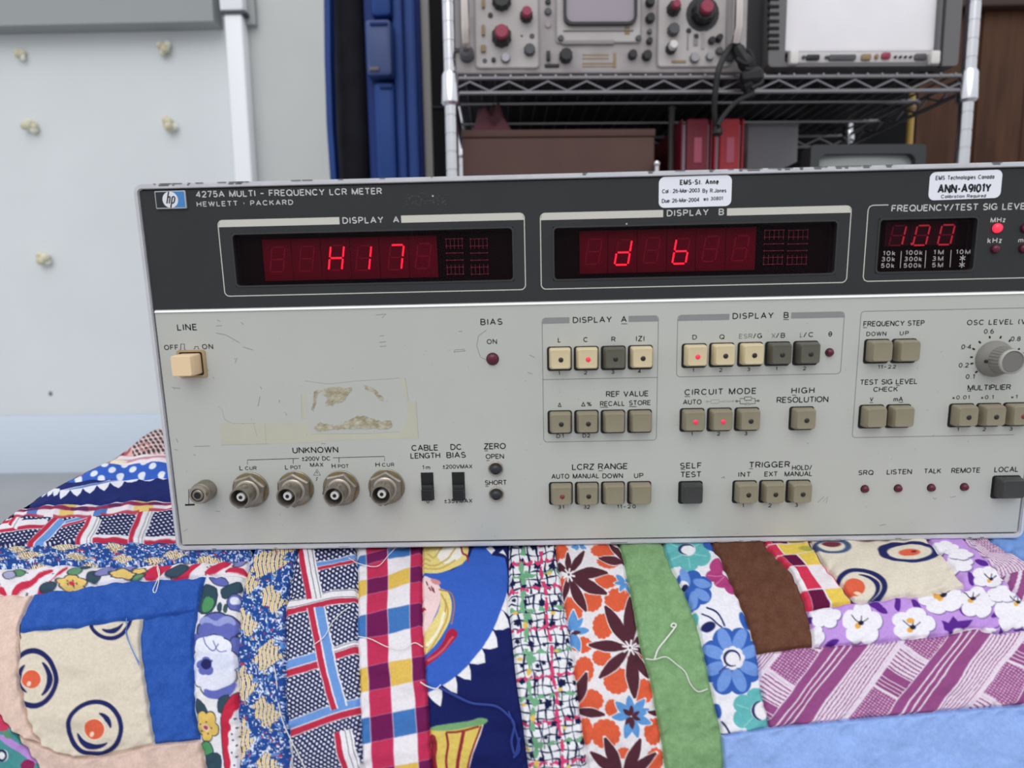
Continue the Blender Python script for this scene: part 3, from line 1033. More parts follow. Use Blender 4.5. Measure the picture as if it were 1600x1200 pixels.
# a plain engraver's alphabet: glyph -> (width, strokes), cap height 1
_O = [_A(.42, .5, .42, .5, 90, 450, 20)]
_0 = [_A(.30, .5, .30, .5, 90, 450, 18)]
GLYPH = {
    'A': (.78, [[(0, 0), (.39, 1), (.78, 0)], [(.13, .33), (.65, .33)]]),
    'B': (.66, [[(0, 0), (0, 1), (.38, 1)] + _A(.38, .76, .24, .24, 90, -90) + [(0, .52)], [(.38, .52)] + _A(.40, .26, .26, .26, 90, -90) + [(0, 0)]]),
    'C': (.80, [_A(.42, .5, .42, .5, 42, 318)]),
    'D': (.74, [[(0, 0), (0, 1), (.30, 1)] + _A(.30, .5, .44, .5, 90, -90) + [(0, 0)]]),
    'E': (.58, [[(.58, 1), (0, 1), (0, 0), (.58, 0)], [(0, .52), (.5, .52)]]),
    'F': (.56, [[(.56, 1), (0, 1), (0, 0)], [(0, .50), (.48, .50)]]),
    'G': (.82, [_A(.42, .5, .42, .5, 42, 330) + [(.80, .44), (.48, .44)], [(.80, .44), (.80, .02)]]),
    'H': (.70, [[(0, 0), (0, 1)], [(.70, 0), (.70, 1)], [(0, .52), (.70, .52)]]),
    'I': (.0, [[(0, 0), (0, 1)]]),
    'J': (.50, [[(.50, 1), (.50, .26)] + _A(.25, .26, .25, .26, 0, -180)]),
    'K': (.68, [[(0, 0), (0, 1)], [(.64, 1), (0, .38)], [(.24, .60), (.68, 0)]]),
    'L': (.52, [[(0, 1), (0, 0), (.52, 0)]]),
    'M': (.84, [[(0, 0), (0, 1), (.42, 0), (.84, 1), (.84, 0)]]),
    'N': (.70, [[(0, 0), (0, 1), (.70, 0), (.70, 1)]]),
    'O': (.84, _O),
    'P': (.62, [[(0, 0), (0, 1), (.36, 1)] + _A(.36, .73, .26, .27, 90, -90) + [(0, .46)]]),
    'Q': (.84, _O + [[(.52, .26), (.84, -.06)]]),
    'R': (.66, [[(0, 0), (0, 1), (.38, 1)] + _A(.38, .74, .26, .26, 90, -90) + [(0, .48)], [(.36, .48), (.66, 0)]]),
    'S': (.62, [_A(.31, .745, .29, .255, 35, 245, 10) + [(.40, .49)] + _A(.31, .26, .31, .26, 60, -150, 10)]),
    'T': (.66, [[(0, 1), (.66, 1)], [(.33, 1), (.33, 0)]]),
    'U': (.68, [[(0, 1), (0, .34)] + _A(.34, .34, .34, .34, 180, 360) + [(.68, 1)]]),
    'V': (.74, [[(0, 1), (.37, 0), (.74, 1)]]),
    'W': (1.04, [[(0, 1), (.26, 0), (.52, 1), (.78, 0), (1.04, 1)]]),
    'X': (.68, [[(0, 1), (.68, 0)], [(.68, 1), (0, 0)]]),
    'Y': (.72, [[(0, 1), (.36, .46), (.72, 1)], [(.36, .46), (.36, 0)]]),
    'Z': (.62, [[(.02, 1), (.62, 1), (0, 0), (.62, 0)]]),
    '0': (.60, _0), '1': (.22, [[(0, .80), (.22, 1), (.22, 0)]]),
    '2': (.58, [_A(.29, .71, .28, .29, 165, -35, 10) + [(0, 0), (.58, 0)]]),
    '3': (.56, [_A(.27, .755, .25, .245, 150, -80, 9), _A(.27, .26, .29, .26, 80, -155, 10), [(.18, .52), (.32, .52)]]),
    '4': (.62, [[(.46, 0), (.46, 1), (0, .28), (.62, .28)]]),
    '5': (.58, [[(.54, 1), (.10, 1), (.05, .52)] + _A(.28, .32, .30, .32, 130, -150, 10)]),
    '6': (.58, [_A(.30, .31, .29, .31, 0, 360, 16), _A(.42, .40, .41, .60, 90, 175, 7) + [(.01, .31)]]),
    '7': (.56, [[(0, 1), (.56, 1), (.20, 0)]]),
    '8': (.58, [_A(.29, .75, .25, .25, 0, 360, 14), _A(.29, .26, .29, .26, 0, 360, 14)]),
    '9': (.58, [_A(.28, .69, .29, .31, 0, 360, 16), [(.57, .69)] + _A(.16, .60, .41, .60, 0, -85, 7)]),
    'a': (.48, [_A(.24, .34, .24, .34, 0, 360, 12), [(.48, .70), (.48, 0)]]), 'b': (.48, [_A(.24, .34, .24, .34, 0, 360, 12), [(0, 1), (0, 0)]]),
    'c': (.44, [_A(.25, .34, .25, .34, 45, 315, 10)]), 'd': (.48, [_A(.24, .34, .24, .34, 0, 360, 12), [(.48, 1), (.48, 0)]]),
    'e': (.48, [[(.02, .34), (.48, .34)] + _A(.24, .34, .24, .34, 0, 310, 12)]), 'g': (.48, [_A(.24, .34, .24, .34, 0, 360, 12), [(.48, .70), (.48, -.1)] + _A(.24, -.08, .24, .2, 0, -160, 6)]),
    'h': (.44, [[(0, 1), (0, 0)], _A(.22, .46, .22, .22, 180, 0, 8) + [(.44, 0)]]), 'i': (.0, [[(0, .68), (0, 0)], [(0, .88), (0, 1)]]),
    'k': (.46, [[(0, 1), (0, 0)], [(.42, .68), (0, .24)], [(.16, .40), (.46, 0)]]), 'l': (.0, [[(0, 1), (0, 0)]]),
    'm': (.74, [[(0, .70), (0, 0)], _A(.185, .50, .185, .18, 180, 0, 7) + [(.37, 0)], _A(.555, .50, .185, .18, 180, 0, 7) + [(.74, 0)]]),
    'n': (.42, [[(0, .70), (0, 0)], _A(.21, .47, .21, .21, 180, 0, 8) + [(.42, 0)]]), 'o': (.50, [_A(.25, .34, .25, .34, 0, 360, 14)]),
    'q': (.48, [_A(.24, .34, .24, .34, 0, 360, 12), [(.48, .70), (.48, -.25)]]), 'r': (.24, [[(0, .70), (0, 0)], _A(.22, .42, .22, .26, 180, 80, 5)]),
    's': (.40, [_A(.20, .51, .19, .17, 35, 245, 8) + _A(.20, .17, .20, .17, 60, -150, 8)]), 't': (.28, [[(.12, .95), (.12, .12), (.26, 0)], [(0, .70), (.28, .70)]]),
    'u': (.42, [[(0, .70), (0, .21)] + _A(.21, .21, .21, .21, 180, 360, 8), [(.42, .70), (.42, 0)]]), 'w': (.64, [[(0, .70), (.16, 0), (.32, .70), (.48, 0), (.64, .70)]]),
    'y': (.46, [[(0, .70), (.24, .02)], [(.46, .70), (.18, -.25), (.04, -.25)]]), 'z': (.40, [[(0, .68), (.40, .68), (0, 0), (.40, 0)]]),
    '-': (.30, [[(0, .42), (.30, .42)]]), '\u2013': (.48, [[(0, .45), (.48, .45)]]), '.': (.0, [[(0, .0), (0, .09)]]), '\u00b7': (.16, [[(0, .46), (.16, .46)]]), '\u2022': (.14, [[(0, .42), (.14, .42)], [(0, .50), (.14, .50)], [(0, .58), (.14, .58)]]),
    ':': (.0, [[(0, .04), (0, .14)], [(0, .52), (0, .62)]]), '/': (.42, [[(0, -.04), (.42, 1.04)]]), '|': (.0, [[(0, -.02), (0, 1.02)]]),
    '(': (.16, [_A(.30, .5, .30, .62, 120, 240, 7)]), ')': (.16, [_A(-.14, .5, .30, .62, 60, -60, 7)]),
    '\u00b1': (.54, [[(.27, .96), (.27, .30)], [(0, .63), (.54, .63)], [(0, .06), (.54, .06)]]), '%': (.86, [_A(.17, .78, .17, .20, 0, 360, 12), _A(.69, .22, .17, .20, 0, 360, 12), [(.18, 0), (.68, 1)]]),
    '\u0394': (.74, [[(0, .02), (.37, 1), (.74, .02), (0, .02)]]), '\u03b8': (.54, [_A(.27, .5, .27, .5, 0, 360, 16), [(.02, .5), (.52, .5)]]), '\u00d7': (.42, [[(0, .08), (.42, .60)], [(.42, .08), (0, .60)]]),
}


def glyph_quads(mb, stroke, t, f, n):
    """one stroke of thickness t, broken at its corners; f maps glyph units to the panel"""
    P = [np.array(p, float) for p in stroke]
    Q = [P[0]]
    for p in P[1:]:
        if np.linalg.norm(p - Q[-1]) > 1e-4:
            Q.append(p)
    P = Q
    cuts = [0]
    for i in range(1, len(P) - 1):
        a, b = P[i] - P[i - 1], P[i + 1] - P[i]
        if a @ b / (np.linalg.norm(a) * np.linalg.norm(b)) < .84:
            cuts.append(i)
    cuts.append(len(P) - 1)
    for k in range(len(cuts) - 1):
        S_ = P[cuts[k]:cuts[k + 1] + 1]
        if k > 0:
            d = S_[0] - S_[1]
            S_[0] = S_[0] + d / np.linalg.norm(d) * t * .42
        if k < len(cuts) - 2:
            d = S_[-1] - S_[-2]
            S_[-1] = S_[-1] + d / np.linalg.norm(d) * t * .42
        m_ = len(S_)
        L_, R_ = [], []
        closed = m_ > 4 and np.linalg.norm(S_[0] - S_[-1]) < 1e-3
        for i in range(m_):
            a = S_[i - 1] if i else (S_[-2] if closed else S_[0])
            b = S_[i + 1] if i < m_ - 1 else (S_[1] if closed else S_[-1])
            e_ = (b - a) / (np.linalg.norm(b - a) + 1e-9)
            nn_ = np.array([-e_[1], e_[0]]) * t / 2
            L_.append(f(S_[i] + nn_))
            R_.append(f(S_[i] - nn_))
        v = [(p[0], -n, p[1]) for p in L_ + R_]
        mb.add(v, [(m_ + i, m_ + i + 1, i + 1, i) for i in range(m_ - 1)])


def flush_texts():
    for (parent, s_, pa_, pb2, cap, ink, n, ul, bold, ulw, name, shear) in TEXTS:
        qa, qb = pp(pa_, n), pp(pb2, n)
        mid = ((pa_[0] + pb2[0]) / 2, (pa_[1] + pb2[1]) / 2)
        ca = pp((mid[0], mid[1] - cap / 2), n)[1] - pp((mid[0], mid[1] + cap / 2), n)[1]
        W = (qb[0] - qa[0]) / ca
        t = .162 + bold
        ws = [.28 if ch == ' ' else GLYPH[ch][0] for ch in s_]
        total = sum(ws)
        gaps = len(s_) - 1
        kx, sp = 1.0, 0.0
        if gaps:
            sp = (W - t - total) / gaps
            if sp < t + .08:                        # squeeze the letters
                sp = t + .08
                kx = max(.35, (W - t - sp * gaps) / total)
                if kx < .7:
                    sp = t * .9 + .04
                    kx = (W - t - sp * gaps) / total
            elif sp > t + .26:                      # widen them a little, then track
                kx = min(1.22, 1 + (sp - t - .26) * gaps / total * .5)
                sp = (W - t - total * kx) / gaps
        elif total > 0:
            kx = min(1.15, max(.6, (W - t) / total))
        x = -(total * kx + sp * gaps) / 2
        c = pp(mid, n)
        sl = (qb[1] - qa[1]) / (qb[0] - qa[0]) if abs(qb[0] - qa[0]) > 1e-6 else 0
        sl = sl if abs(sl) < .06 else 0
        mb = MB()
        for ch, w in zip(s_, ws):
            if ch != ' ':
                for st in GLYPH[ch][1]:
                    glyph_quads(mb, [(p[0] * kx + x, t / 2 + p[1] * (1 - t) - .5) for p in st], t, lambda p: (c[0] + p[0] * ca, c[1] + p[1] * ca + sl * p[0] * ca), n)
            x += w * kx + sp
        for (ua, ub) in (ul or ()):
            mb.ribbon([pp(ua, n), pp(ub, n)], ulw, n, n)
        mb.build(name, ink, parent, recalc=False)
    TEXTS.clear()


def line(parent, pts, w, ink, name='printed_line', closed=False, n=None, more=()):
    n = PN if n is None else n
    mb = MB()
    mb.ribbon([pp(p, n) for p in pts], w, n, n, closed)
    for q in more:
        mb.ribbon([pp(p, n) for p in q], w, n, n)
    return mb.build(name, ink, parent, recalc=False)


def outline(parent, c, w, ink, r=.0015, gaps=(), bars=(), barh=.0028, barink=None, divider=None):
    """a printed rectangle with rounded corners from four pixel corners TL TR BR BL; bars run along its top"""
    x0, x1, z0, zt_ = win(c)
    n = PN
    if bars:
        gaps = (bars[0][1], bars[1][0])
    mb = MB()
    pts = rr((x0 + x1) / 2, (z0 + zt_) / 2, x1 - x0, zt_ - z0, r, 6)
    if not gaps:
        mb.ribbon(pts, w, n, n, True)
    else:
        # start at the gap's right end, go clockwise round to its left end
        g0, g1 = gaps
        P_ = [p for p in pts]
        top = [p for p in P_ if p[1] > zt_ - r - 1e-6]
        k0 = max(range(len(P_)), key=lambda i: (P_[i][1] > zt_ - 1e-6, P_[i][0]))
        rightside = [(g1, zt_)] + list(reversed(P_[:k0 + 1]))
        leftside = [(g0, zt_)] + P_[k0 + 1:]
        mb.ribbon(rightside, w, n, n)
        mb.ribbon(leftside + [P_[0]], w, n, n)
    for d in ([divider] if divider else []):
        mb.ribbon([(x0, d), (x1, d)], w, n, n)
    o = mb.build('printed_frame', ink, parent, recalc=False)
    for q0, q1 in bars:
        m2 = MB()
        a0 = x0 if q0 is None else q0
        a1 = x1 if q1 is None else q1
        m2.add([(a0, -n - .00002, zt_ - barh), (a1, -n - .00002, zt_ - barh), (a1 - (r * .5 if q1 is None else 0), -n - .00002, zt_), (a0 + (r * .5 if q0 is None else 0), -n - .00002, zt_)], [(0, 1, 2, 3)])
        m2.build('header_bar', barink or ink, parent, recalc=False)
    return x0, x1, z0, zt_


pxx = lambda p: pp(p, PN)[0]
# display outlines on the charcoal panel
outline(upper, [z1(446, 299), z2(510, 269), z2(515, 652), z1(487, 677)], .00042, IVORY, .0022, (), [(None, pxx(z1(1057, 300))), (pxx(z1(1366, 298)), None)], .0030, IVORY)
outline(upper, [z2(588, 268), z3(737, 228), z3(712, 610), z2(596, 648)], .00042, IVORY, .0022, (), [(None, pxx(z2(1204, 268))), (pxx(z2(1523, 258)), None)], .0030, IVORY)
fx1 = MW - .008
q = [z3(820, 227), None, None, z3(796, 608)]
xL_ = (pp(q[0])[0] + pp(q[3])[0]) / 2
zt_, zb_ = pp(q[0])[1], pp(z3(1200, 598))[1]
mb = MB()
mb.ribbon([(pxx(z3(922, 226)), zt_), (xL_ + .002, zt_), (xL_ + .0006, zt_ - .0006), (xL_, zt_ - .002), (xL_, zb_ + .002), (xL_ + .0006, zb_ + .0006), (xL_ + .002, zb_), (fx1, zb_)], .00042, PN, PN)
mb.build('printed_frame', IVORY, upper, recalc=False)

T(upper, '4275A MULTI \u2013 FREQUENCY LCR METER', z1(338, 172), z1(1268, 155), 33 / 3.2, INKW)
T(upper, 'HEWLETT \u2022 PACKARD', z1(343, 221), z1(825, 211), 26 / 3.2, INKW)
T(upper, 'DISPLAY  A', z1(1072, 303), z1(1355, 297), 33 / 3.2, INKW)
T(upper, 'DISPLAY  B', z2(1222, 266), z2(1508, 259), 33 / 3.2, INKW)
T(upper, 'FREQUENCY/TEST SIG LEVEL', z3(937, 242), z3(1634, 230), 34 / 3.2, INKW)
T(upper, 'MHz', z3(1433, 300), z3(1508, 298), 26 / 3.2, INKW)
T(upper, 'kHz', z3(1418, 403), z3(1490, 401), 27 / 3.2, INKW)
T(upper, 'mV', z3(1572, 401), z3(1640, 399), 24 / 3.2, INKW)

# badge
bx = [z1(136, 158), z1(291, 152), z1(298, 243), z1(147, 247)]
x0, x1, zz0, zz1 = win(bx)
badge = MB().loft([(rr((x0 + x1) / 2, (zz0 + zz1) / 2, x1 - x0, zz1 - zz0, .0004, 2), NP), (rr((x0 + x1) / 2, (zz0 + zz1) / 2, x1 - x0, zz1 - zz0, .0004, 2), NP + .0008),
                   (rr((x0 + x1) / 2, (zz0 + zz1) / 2, x1 - x0 - .0004, zz1 - zz0 - .0004, .0003, 2), NP + .001)]).build('maker_badge', mat('badge_silver', (190, 192, 196), .35, .6), meter, 'silver rimmed badge, black and blue with a white disc')
nb = NP + .00104
xmid = (x0 + x1) / 2
e = .0005
MB().add([(x0 + e, -nb, zz0 + e), (xmid, -nb, zz0 + e), (xmid, -nb, zz1 - e), (x0 + e, -nb, zz1 - e)], [(0, 1, 2, 3)]).build('badge_field', mat('badge_black', (26, 30, 38), .4), badge, recalc=False)
MB().add([(xmid, -nb, zz0 + e), (x1 - e, -nb, zz0 + e), (x1 - e, -nb, zz1 - e), (xmid, -nb, zz1 - e)], [(0, 1, 2, 3)]).build('badge_field', mat('badge_blue', (62, 132, 196), .35), badge, recalc=False)
cx, cz = xmid, (zz0 + zz1) / 2
rd = (zz1 - zz0) * .45
MB().add([(p[0], -nb - .00003, p[1]) for p in circ(cx, cz, rd, 40)], [tuple(range(40))]).build('badge_disc', mat('badge_white', (226, 228, 234), .4), badge, recalc=False)
mb = MB()
K = rd / 10.0
nn = nb + .00006
sl = .26
sk = lambda x, z: (cx + (x + z * sl) * K, cz + z * K)
for pts in ([(-3.6, 10), (-3.6, -4.6)], [(-3.6, 2.0), (-2.6, 3.6), (-1.2, 3.8), (-.6, 2.6), (-.6, -4.6)],
            [(2.2, 3.6), (2.2, -10)], [(2.2, 3.4), (4.4, 3.6), (5.6, 2.2), (5.6, -2.4), (4.4, -4.2), (2.2, -4.2)]):
    mb.ribbon([sk(*p) for p in pts], 1.75 * K, nn, nn)
mb.build('badge_letters', mat('badge_ink', (24, 27, 34), .4), badge, recalc=False)

# -------- display windows
BEZ = mat('window_edge', (40, 41, 43), .5)
MODR = mat('led_module_red', (88, 0, 26), .6, spec=.08)
GHO = mat('unlit_segment', (122, 20, 46), .6, spec=.08)
LITS = mat('lit_segment', (255, 26, 56), .4, emit=1.6)
LITD = mat('lit_segment_dim', (188, 34, 54), .4, emit=0.35)
BACK = mat('window_black', (9, 2, 7), .6, spec=.05)
PANE = filter_material('dark_red_filter', (.93, .80, .84), .005)
SEG = {'a': ((0, 2), (1, 2)), 'b': ((1, 2), (1, 1)), 'c': ((1, 1), (1, 0)), 'd': ((0, 0), (1, 0)), 'e': ((0, 1), (0, 0)), 'f': ((0, 2), (0, 1)), 'g': ((0, 1), (1, 1))}


def seg7(mb, cx, cz, w, h, sl, which, th, n):
    for s in which:
        (xa, za), (xb, zb_) = SEG[s]
        p = np.array([cx + (xa - .5) * w + sl * (za - 1) * h / 2, cz + (za - 1) * h / 2])
        q_ = np.array([cx + (xb - .5) * w + sl * (zb_ - 1) * h / 2, cz + (zb_ - 1) * h / 2])
        d = q_ - p
        p, q_ = p + d * .09, q_ - d * .09
        mb.ribbon([p, q_], th, n, n)


def window(W, mods, digits, lits, nm, starb=(), wname='display_window', modmat=MODR, litmat=LITS, dw=.0062, dh=.0113):
    x0, x1, z0, zt_ = W
    cx, cz, w, h = (x0 + x1) / 2, (z0 + zt_) / 2, x1 - x0, zt_ - z0
    o_ = rr(cx, cz, w + .0004, h + .0004, .0018, 5)
    i_ = rr(cx, cz, w - .0012, h - .0012, .0016, 5)
    wi = MB().ring(o_, i_, -.0068, NP + .00025).build(wname, BEZ, meter)
    MB().box(x0, x1, .0066, .0072, z0, zt_).build('window_back', BACK, wi)
    md = -.0052
    for (xa, xb, za, zb_) in mods:
        MB().rbox(xa + .0001, xb - .0001, -md, .0066, zb_, za, .0001).build('digit_module', modmat, wi)
    gh = MB()
    for (dx, dz, which) in digits:
        seg7(gh, dx, dz, dw, dh, .16, 'abcdefg', .00055, md + .00006)
    if gh.f:
        gh.build('unlit_digit', GHO, wi, recalc=False)
    for (dx, dz, which) in lits:
        mb = MB()
        seg7(mb, dx, dz, dw, dh, .16, which, .00075, md + .00014)
        mb.build('lit_digit', litmat, wi, recalc=False)
    for (sx0, sx1, sz0, sz1) in starb:
        mb = MB()
        for k in range(6):
            zz = sz0 + (sz1 - sz0) * k / 5
            mb.ribbon([(sx0, zz), (sx1, zz)], .00022, md, md)
            for q_ in range(3):
                xq = sx0 + (sx1 - sx0) * q_ / 2
                mb.add([(p[0], -md - .00002, p[1]) for p in circ(xq, zz, .00034, 8)], [tuple(range(8))])
        for q_ in range(5):
            xq = sx0 + (sx1 - sx0) * q_ / 4
            for (ka, kb) in ((0, .28), (.72, 1)):
                mb.ribbon([(xq, sz0 + (sz1 - sz0) * ka), (xq, sz0 + (sz1 - sz0) * kb)], .0002, md, md)
        mb.build('unlit_unit_array', mat('unlit_array', (112, 20, 50), .5), wi, recalc=False)
    MB().box(x0 + .0002, x1 - .0002, .0028, .0034, z0 + .0002, zt_ - .0002).build('filter_pane', PANE, wi)
    return wi


MDN = -.0052
mp_ = lambda p: pp(p, MDN)


def modrow(bounds, zt0, zt1, zb0, zb1):
    """bounds: pixel x of the module edges; y of top at left/right and bottom at left/right"""
    out = []
    x0_, x1_ = bounds[0], bounds[-1]
    ym = (zt0 + zt1 + zb0 + zb1) / 4
    zt = (mp_((x0_, zt0))[1] + mp_((x1_, zt1))[1]) / 2
    zb = (mp_((x0_, zb0))[1] + mp_((x1_, zb1))[1]) / 2
    for a, b in zip(bounds[:-1], bounds[1:]):
        out.append((mp_((a, ym))[0], mp_((b, ym))[0], zt, zb))
    return out


ba = [z1(675, 0)[0], z1(820, 0)[0], z1(966, 0)[0], z1(1113, 0)[0], z1(1258, 0)[0], z1(1406, 0)[0], z1(1548, 0)[0]]
mA = modrow(ba, 373.5, 368.5, 439, 433.5)
bb = [z2(785, 0)[0], z2(927, 0)[0], z2(1074, 0)[0], z2(1220, 0)[0], z2(1366, 0)[0], z2(1515, 0)[0], z3(258, 0)[0]]
mB = modrow(bb, 361, 355, 427.5, 422)
cA = [((m_[0] + m_[1]) / 2, (m_[2] + m_[3]) / 2 + .0003) for m_ in mA]
cB = [((m_[0] + m_[1]) / 2, (m_[2] + m_[3]) / 2 + .0003) for m_ in mB]
cH, c1_, c7 = mp_(z1(1042, 490)), mp_(z1(1178, 490)), mp_(z1(1340, 487))
cd, cb_ = mp_(z2(1004, 462)), mp_(z2(1293, 456))
dA = [(*c, '') for c in cA]
dA[2], dA[3], dA[4] = (*cH, ''), (*c1_, ''), (*c7, '')
dB = [(*c, '') for c in cB]
dB[1], dB[3] = (*cd, ''), (*cb_, '')
sA = []
for (xa, xb) in ((118, 205), (240, 328)):
    p, q_ = mp_(z2(xa, 395)), mp_(z2(xb, 570))
    sA.append((p[0], q_[0], q_[1], p[1]))
sB = []
for (xa, xb) in ((305, 390), (425, 510)):
    p, q_ = mp_(z3(xa, 352)), mp_(z3(xb, 520))
    sB.append((p[0], q_[0], q_[1], p[1]))
dwA, dhA = .0066, .0114
window(WA, mA, dA, [(*cH, 'bcefg'), (*c1_, 'bc'), (*c7, 'abc')], 'A', sA)
window(WB_, mB, dB, [(*cd, 'bcdeg'), (*cb_, 'cdefg')], 'B', sB)
cf = [mp_(z3(968, 378)), mp_(z3(1087, 377)), mp_(z3(1210, 374))]
mF = modrow([z3(905, 0)[0], z3(1030, 0)[0], z3(1150, 0)[0], z3(1262, 0)[0]], 347, 345, 384, 382)
wf = window(WF, mF, [(*c, '') for c in cf], [(*cf[0], 'bc'), (*cf[1], 'abcdef'), (*cf[2], 'abcdef')], 'F', (), 'display_window', mat('led_module_dark', (40, 10, 22), .6, spec=.08), LITD, .0058, .0088)
pd = mp_(z3(1037, 420))
MB().add([(p[0], .0049, p[1]) for p in circ(pd[0], pd[1], .0006, 10)], [tuple(range(10))]).build('lit_point', LITD, wf, recalc=False)
NF = -.0026
INKF = mat('window_print', (178, 172, 172), .6)
for s, xa, xb, y in (('10k', 895, 957, 466), ('30k', 888, 955, 496), ('50k', 885, 952, 528), ('100k', 1008, 1093, 463), ('300k', 1002, 1090, 495), ('500k', 998, 1088, 527),
                     ('1M', 1148, 1198, 461), ('3M', 1142, 1196, 493), ('5M', 1140, 1195, 525), ('10M', 1260, 1332, 459)):
    T(wf, s, z3(xa, y), z3(xb, y), 23 / 3.2, INKF, NF)
for x, y in ((1293, 491), (1290, 524)):
    mb = MB()
    c = pp(z3(x, y), NF)
    for k in range(3):
        a = math.pi * k / 3 + .5
        mb.ribbon([(c[0] - .0014 * math.cos(a), c[1] - .0014 * math.sin(a)), (c[0] + .0014 * math.cos(a), c[1] + .0014 * math.sin(a))], .0004, NF, NF)
    mb.build('lettering', INKF, wf, recalc=False)
line(wf, [z3(987, 456), z3(981, 540)], .0003, INKF, n=NF, more=([z3(1110, 452), z3(1104, 540)], [z3(1236, 450), z3(1230, 536)]))

# -------- stickers
STK = mat('white_label', (238, 240, 248), .45)


def sticker(c, label, txt):
    x0, x1, zz0, zz1 = win(c)
    tilt = math.atan2(pp(c[1])[1] - pp(c[0])[1], pp(c[1])[0] - pp(c[0])[0])
    cx, cz = (x0 + x1) / 2, (zz0 + zz1) / 2
    o = rr(0, 0, x1 - x0, zz1 - zz0, .0026, 6)
    o = [(cx + p[0] * math.cos(tilt) - p[1] * math.sin(tilt), cz + p[0] * math.sin(tilt) + p[1] * math.cos(tilt)) for p in o]
    s = MB().loft([(o, NP), (o, NP + .00028)]).build('calibration_sticker', STK, meter, label)
    for t in txt:
        T(s, t[0], t[1], t[2], t[3], t[4], NP + .00034, None, t[5])


INKS = mat('sticker_ink', (48, 50, 66), .6)
INKB = mat('sticker_ink_black', (18, 18, 26), .6)
sticker([z2(1182, 86), z2(1545, 75), z2(1545, 228), z2(1181, 242)], 'white calibration sticker with three lines of print, above the second display',
        [('EMS-St. Anne', z2(1287, 112), z2(1482, 108), 27 / 3.2, INKB, .05), ('Cal : 26-Mar-2003', z2(1198, 157), z2(1387, 151), 21 / 3.2, INKS, .02),
         ('By R.Jones', z2(1400, 154), z2(1520, 152), 21 / 3.2, INKS, .02), ('Due: 26-Mar-2004', z2(1197, 205), z2(1385, 198), 21 / 3.2, INKS, .02), ('wo 30801', z2(1405, 195), z2(1502, 191), 19 / 3.2, INKS, .02)])
sticker([z3(1127, 62), z3(1487, 48), z3(1484, 190), z3(1122, 202)], 'white sticker with a large bold code, above the frequency display',
        [('EMS Technologies Canada', z3(1158, 90), z3(1452, 83), 22 / 3.2, INKS, .02), ('ANN-A9I01Y', z3(1168, 145), z3(1437, 139), 45 / 3.2, INKB, .05), ('Calibration Required', z3(1185, 183), z3(1410, 178), 18 / 3.2, INKS, .02)])

# -------- lamps
LEDOFF = mat('dark_red_lens', (92, 20, 44), .15)
LEDON = mat('lit_red_lens', (255, 40, 64), .2, emit=1.3)


def lamp(p, rpx, on=False):
    x, z = pp(p)
    r = rpx / F * .305
    o = MB().lathe([(r * 1.12, NP), (r * 1.12, NP + .0002)], x, z, 20).build('indicator_lamp', BLK, meter)
    MB().lathe([(r, NP), (r, NP + .0006), (r * .85, NP + .0014), (r * .5, NP + .0019), (r * .05, NP + .002)], x, z, 20).build('lamp_lens', LEDON if on else LEDOFF, o, sharp=80)
    return o


for c, r, on in ((z2(351, 995), 8.4, 0), (z3(1463, 341), 6.6, 1), (z3(1453, 445), 5.8, 0), (z3(1604, 341), 6.2, 0), (z3(1594, 443), 5.8, 0), (z3(627, 962), 5.7, 0),
                 (z6(803, 652), 5.6, 0), (z6(969, 649), 5.6, 0), (z6(1135, 646), 5.6, 0), (z6(1300, 642), 5.6, 0)):
    lamp(c, r, bool(on))

# -------- push buttons
CREAM = mat('cream_plastic', (214, 198, 160), .4)
KHAKI = mat('khaki_plastic', (142, 134, 112), .45)
KHAK2 = mat('olive_plastic', (106, 102, 86), .45)
OLIVE = mat('dark_olive_plastic', (92, 90, 78), .45)
BKEY = mat('black_plastic_key', (58, 58, 58), .45)
DOTK = mat('dark_dot', (36, 32, 30), .3)
DOTR = mat('lit_dot', (225, 52, 84), .4, emit=.35)
DOTF = mat('faint_dot', (128, 52, 58), .4)


def button(c, mm, dot=None, label=None, w=29.8, h=29.4, depth=.0052):
    x, z = pp(c)
    k = .325 / F
    w_, h_ = w * k, h * k
    well = rr(x - .0002, z - .0003, w_ + .0015, h_ + .0015, .0013, 4)
    lay = [(rr(x, z, w_ * 1.0, h_ * 1.0, .0010, 4), NP), (rr(x, z, w_ * .965, h_ * .965, .0010, 4), NP + depth * .62), (rr(x, z, w_ * .92, h_ * .92, .0011, 4), NP + depth * .82),
           (rr(x, z, w_ * .83, h_ * .83, .0010, 4), NP + depth), (rr(x, z, w_ * .6, h_ * .6, .0010, 4), NP + depth * .97)]
    o = MB().loft(lay).build('push_button', mm, meter, label, sharp=50)
    MB().loft([(well, NP), (well, NP + .00025)]).build('well_shade', BLK, o)  # black plate paints the recess shade, wider below and left of the cap
    if dot is not None:
        dx, dz = x + .0002, z - .0003
        MB().lathe([(.00118, NP + depth * .9), (.00118, NP + depth * .99), (.0009, NP + depth * 1.03), (.0002, NP + depth * 1.06)], dx, dz, 16).build('indicator_dot', dot, o)
    return o


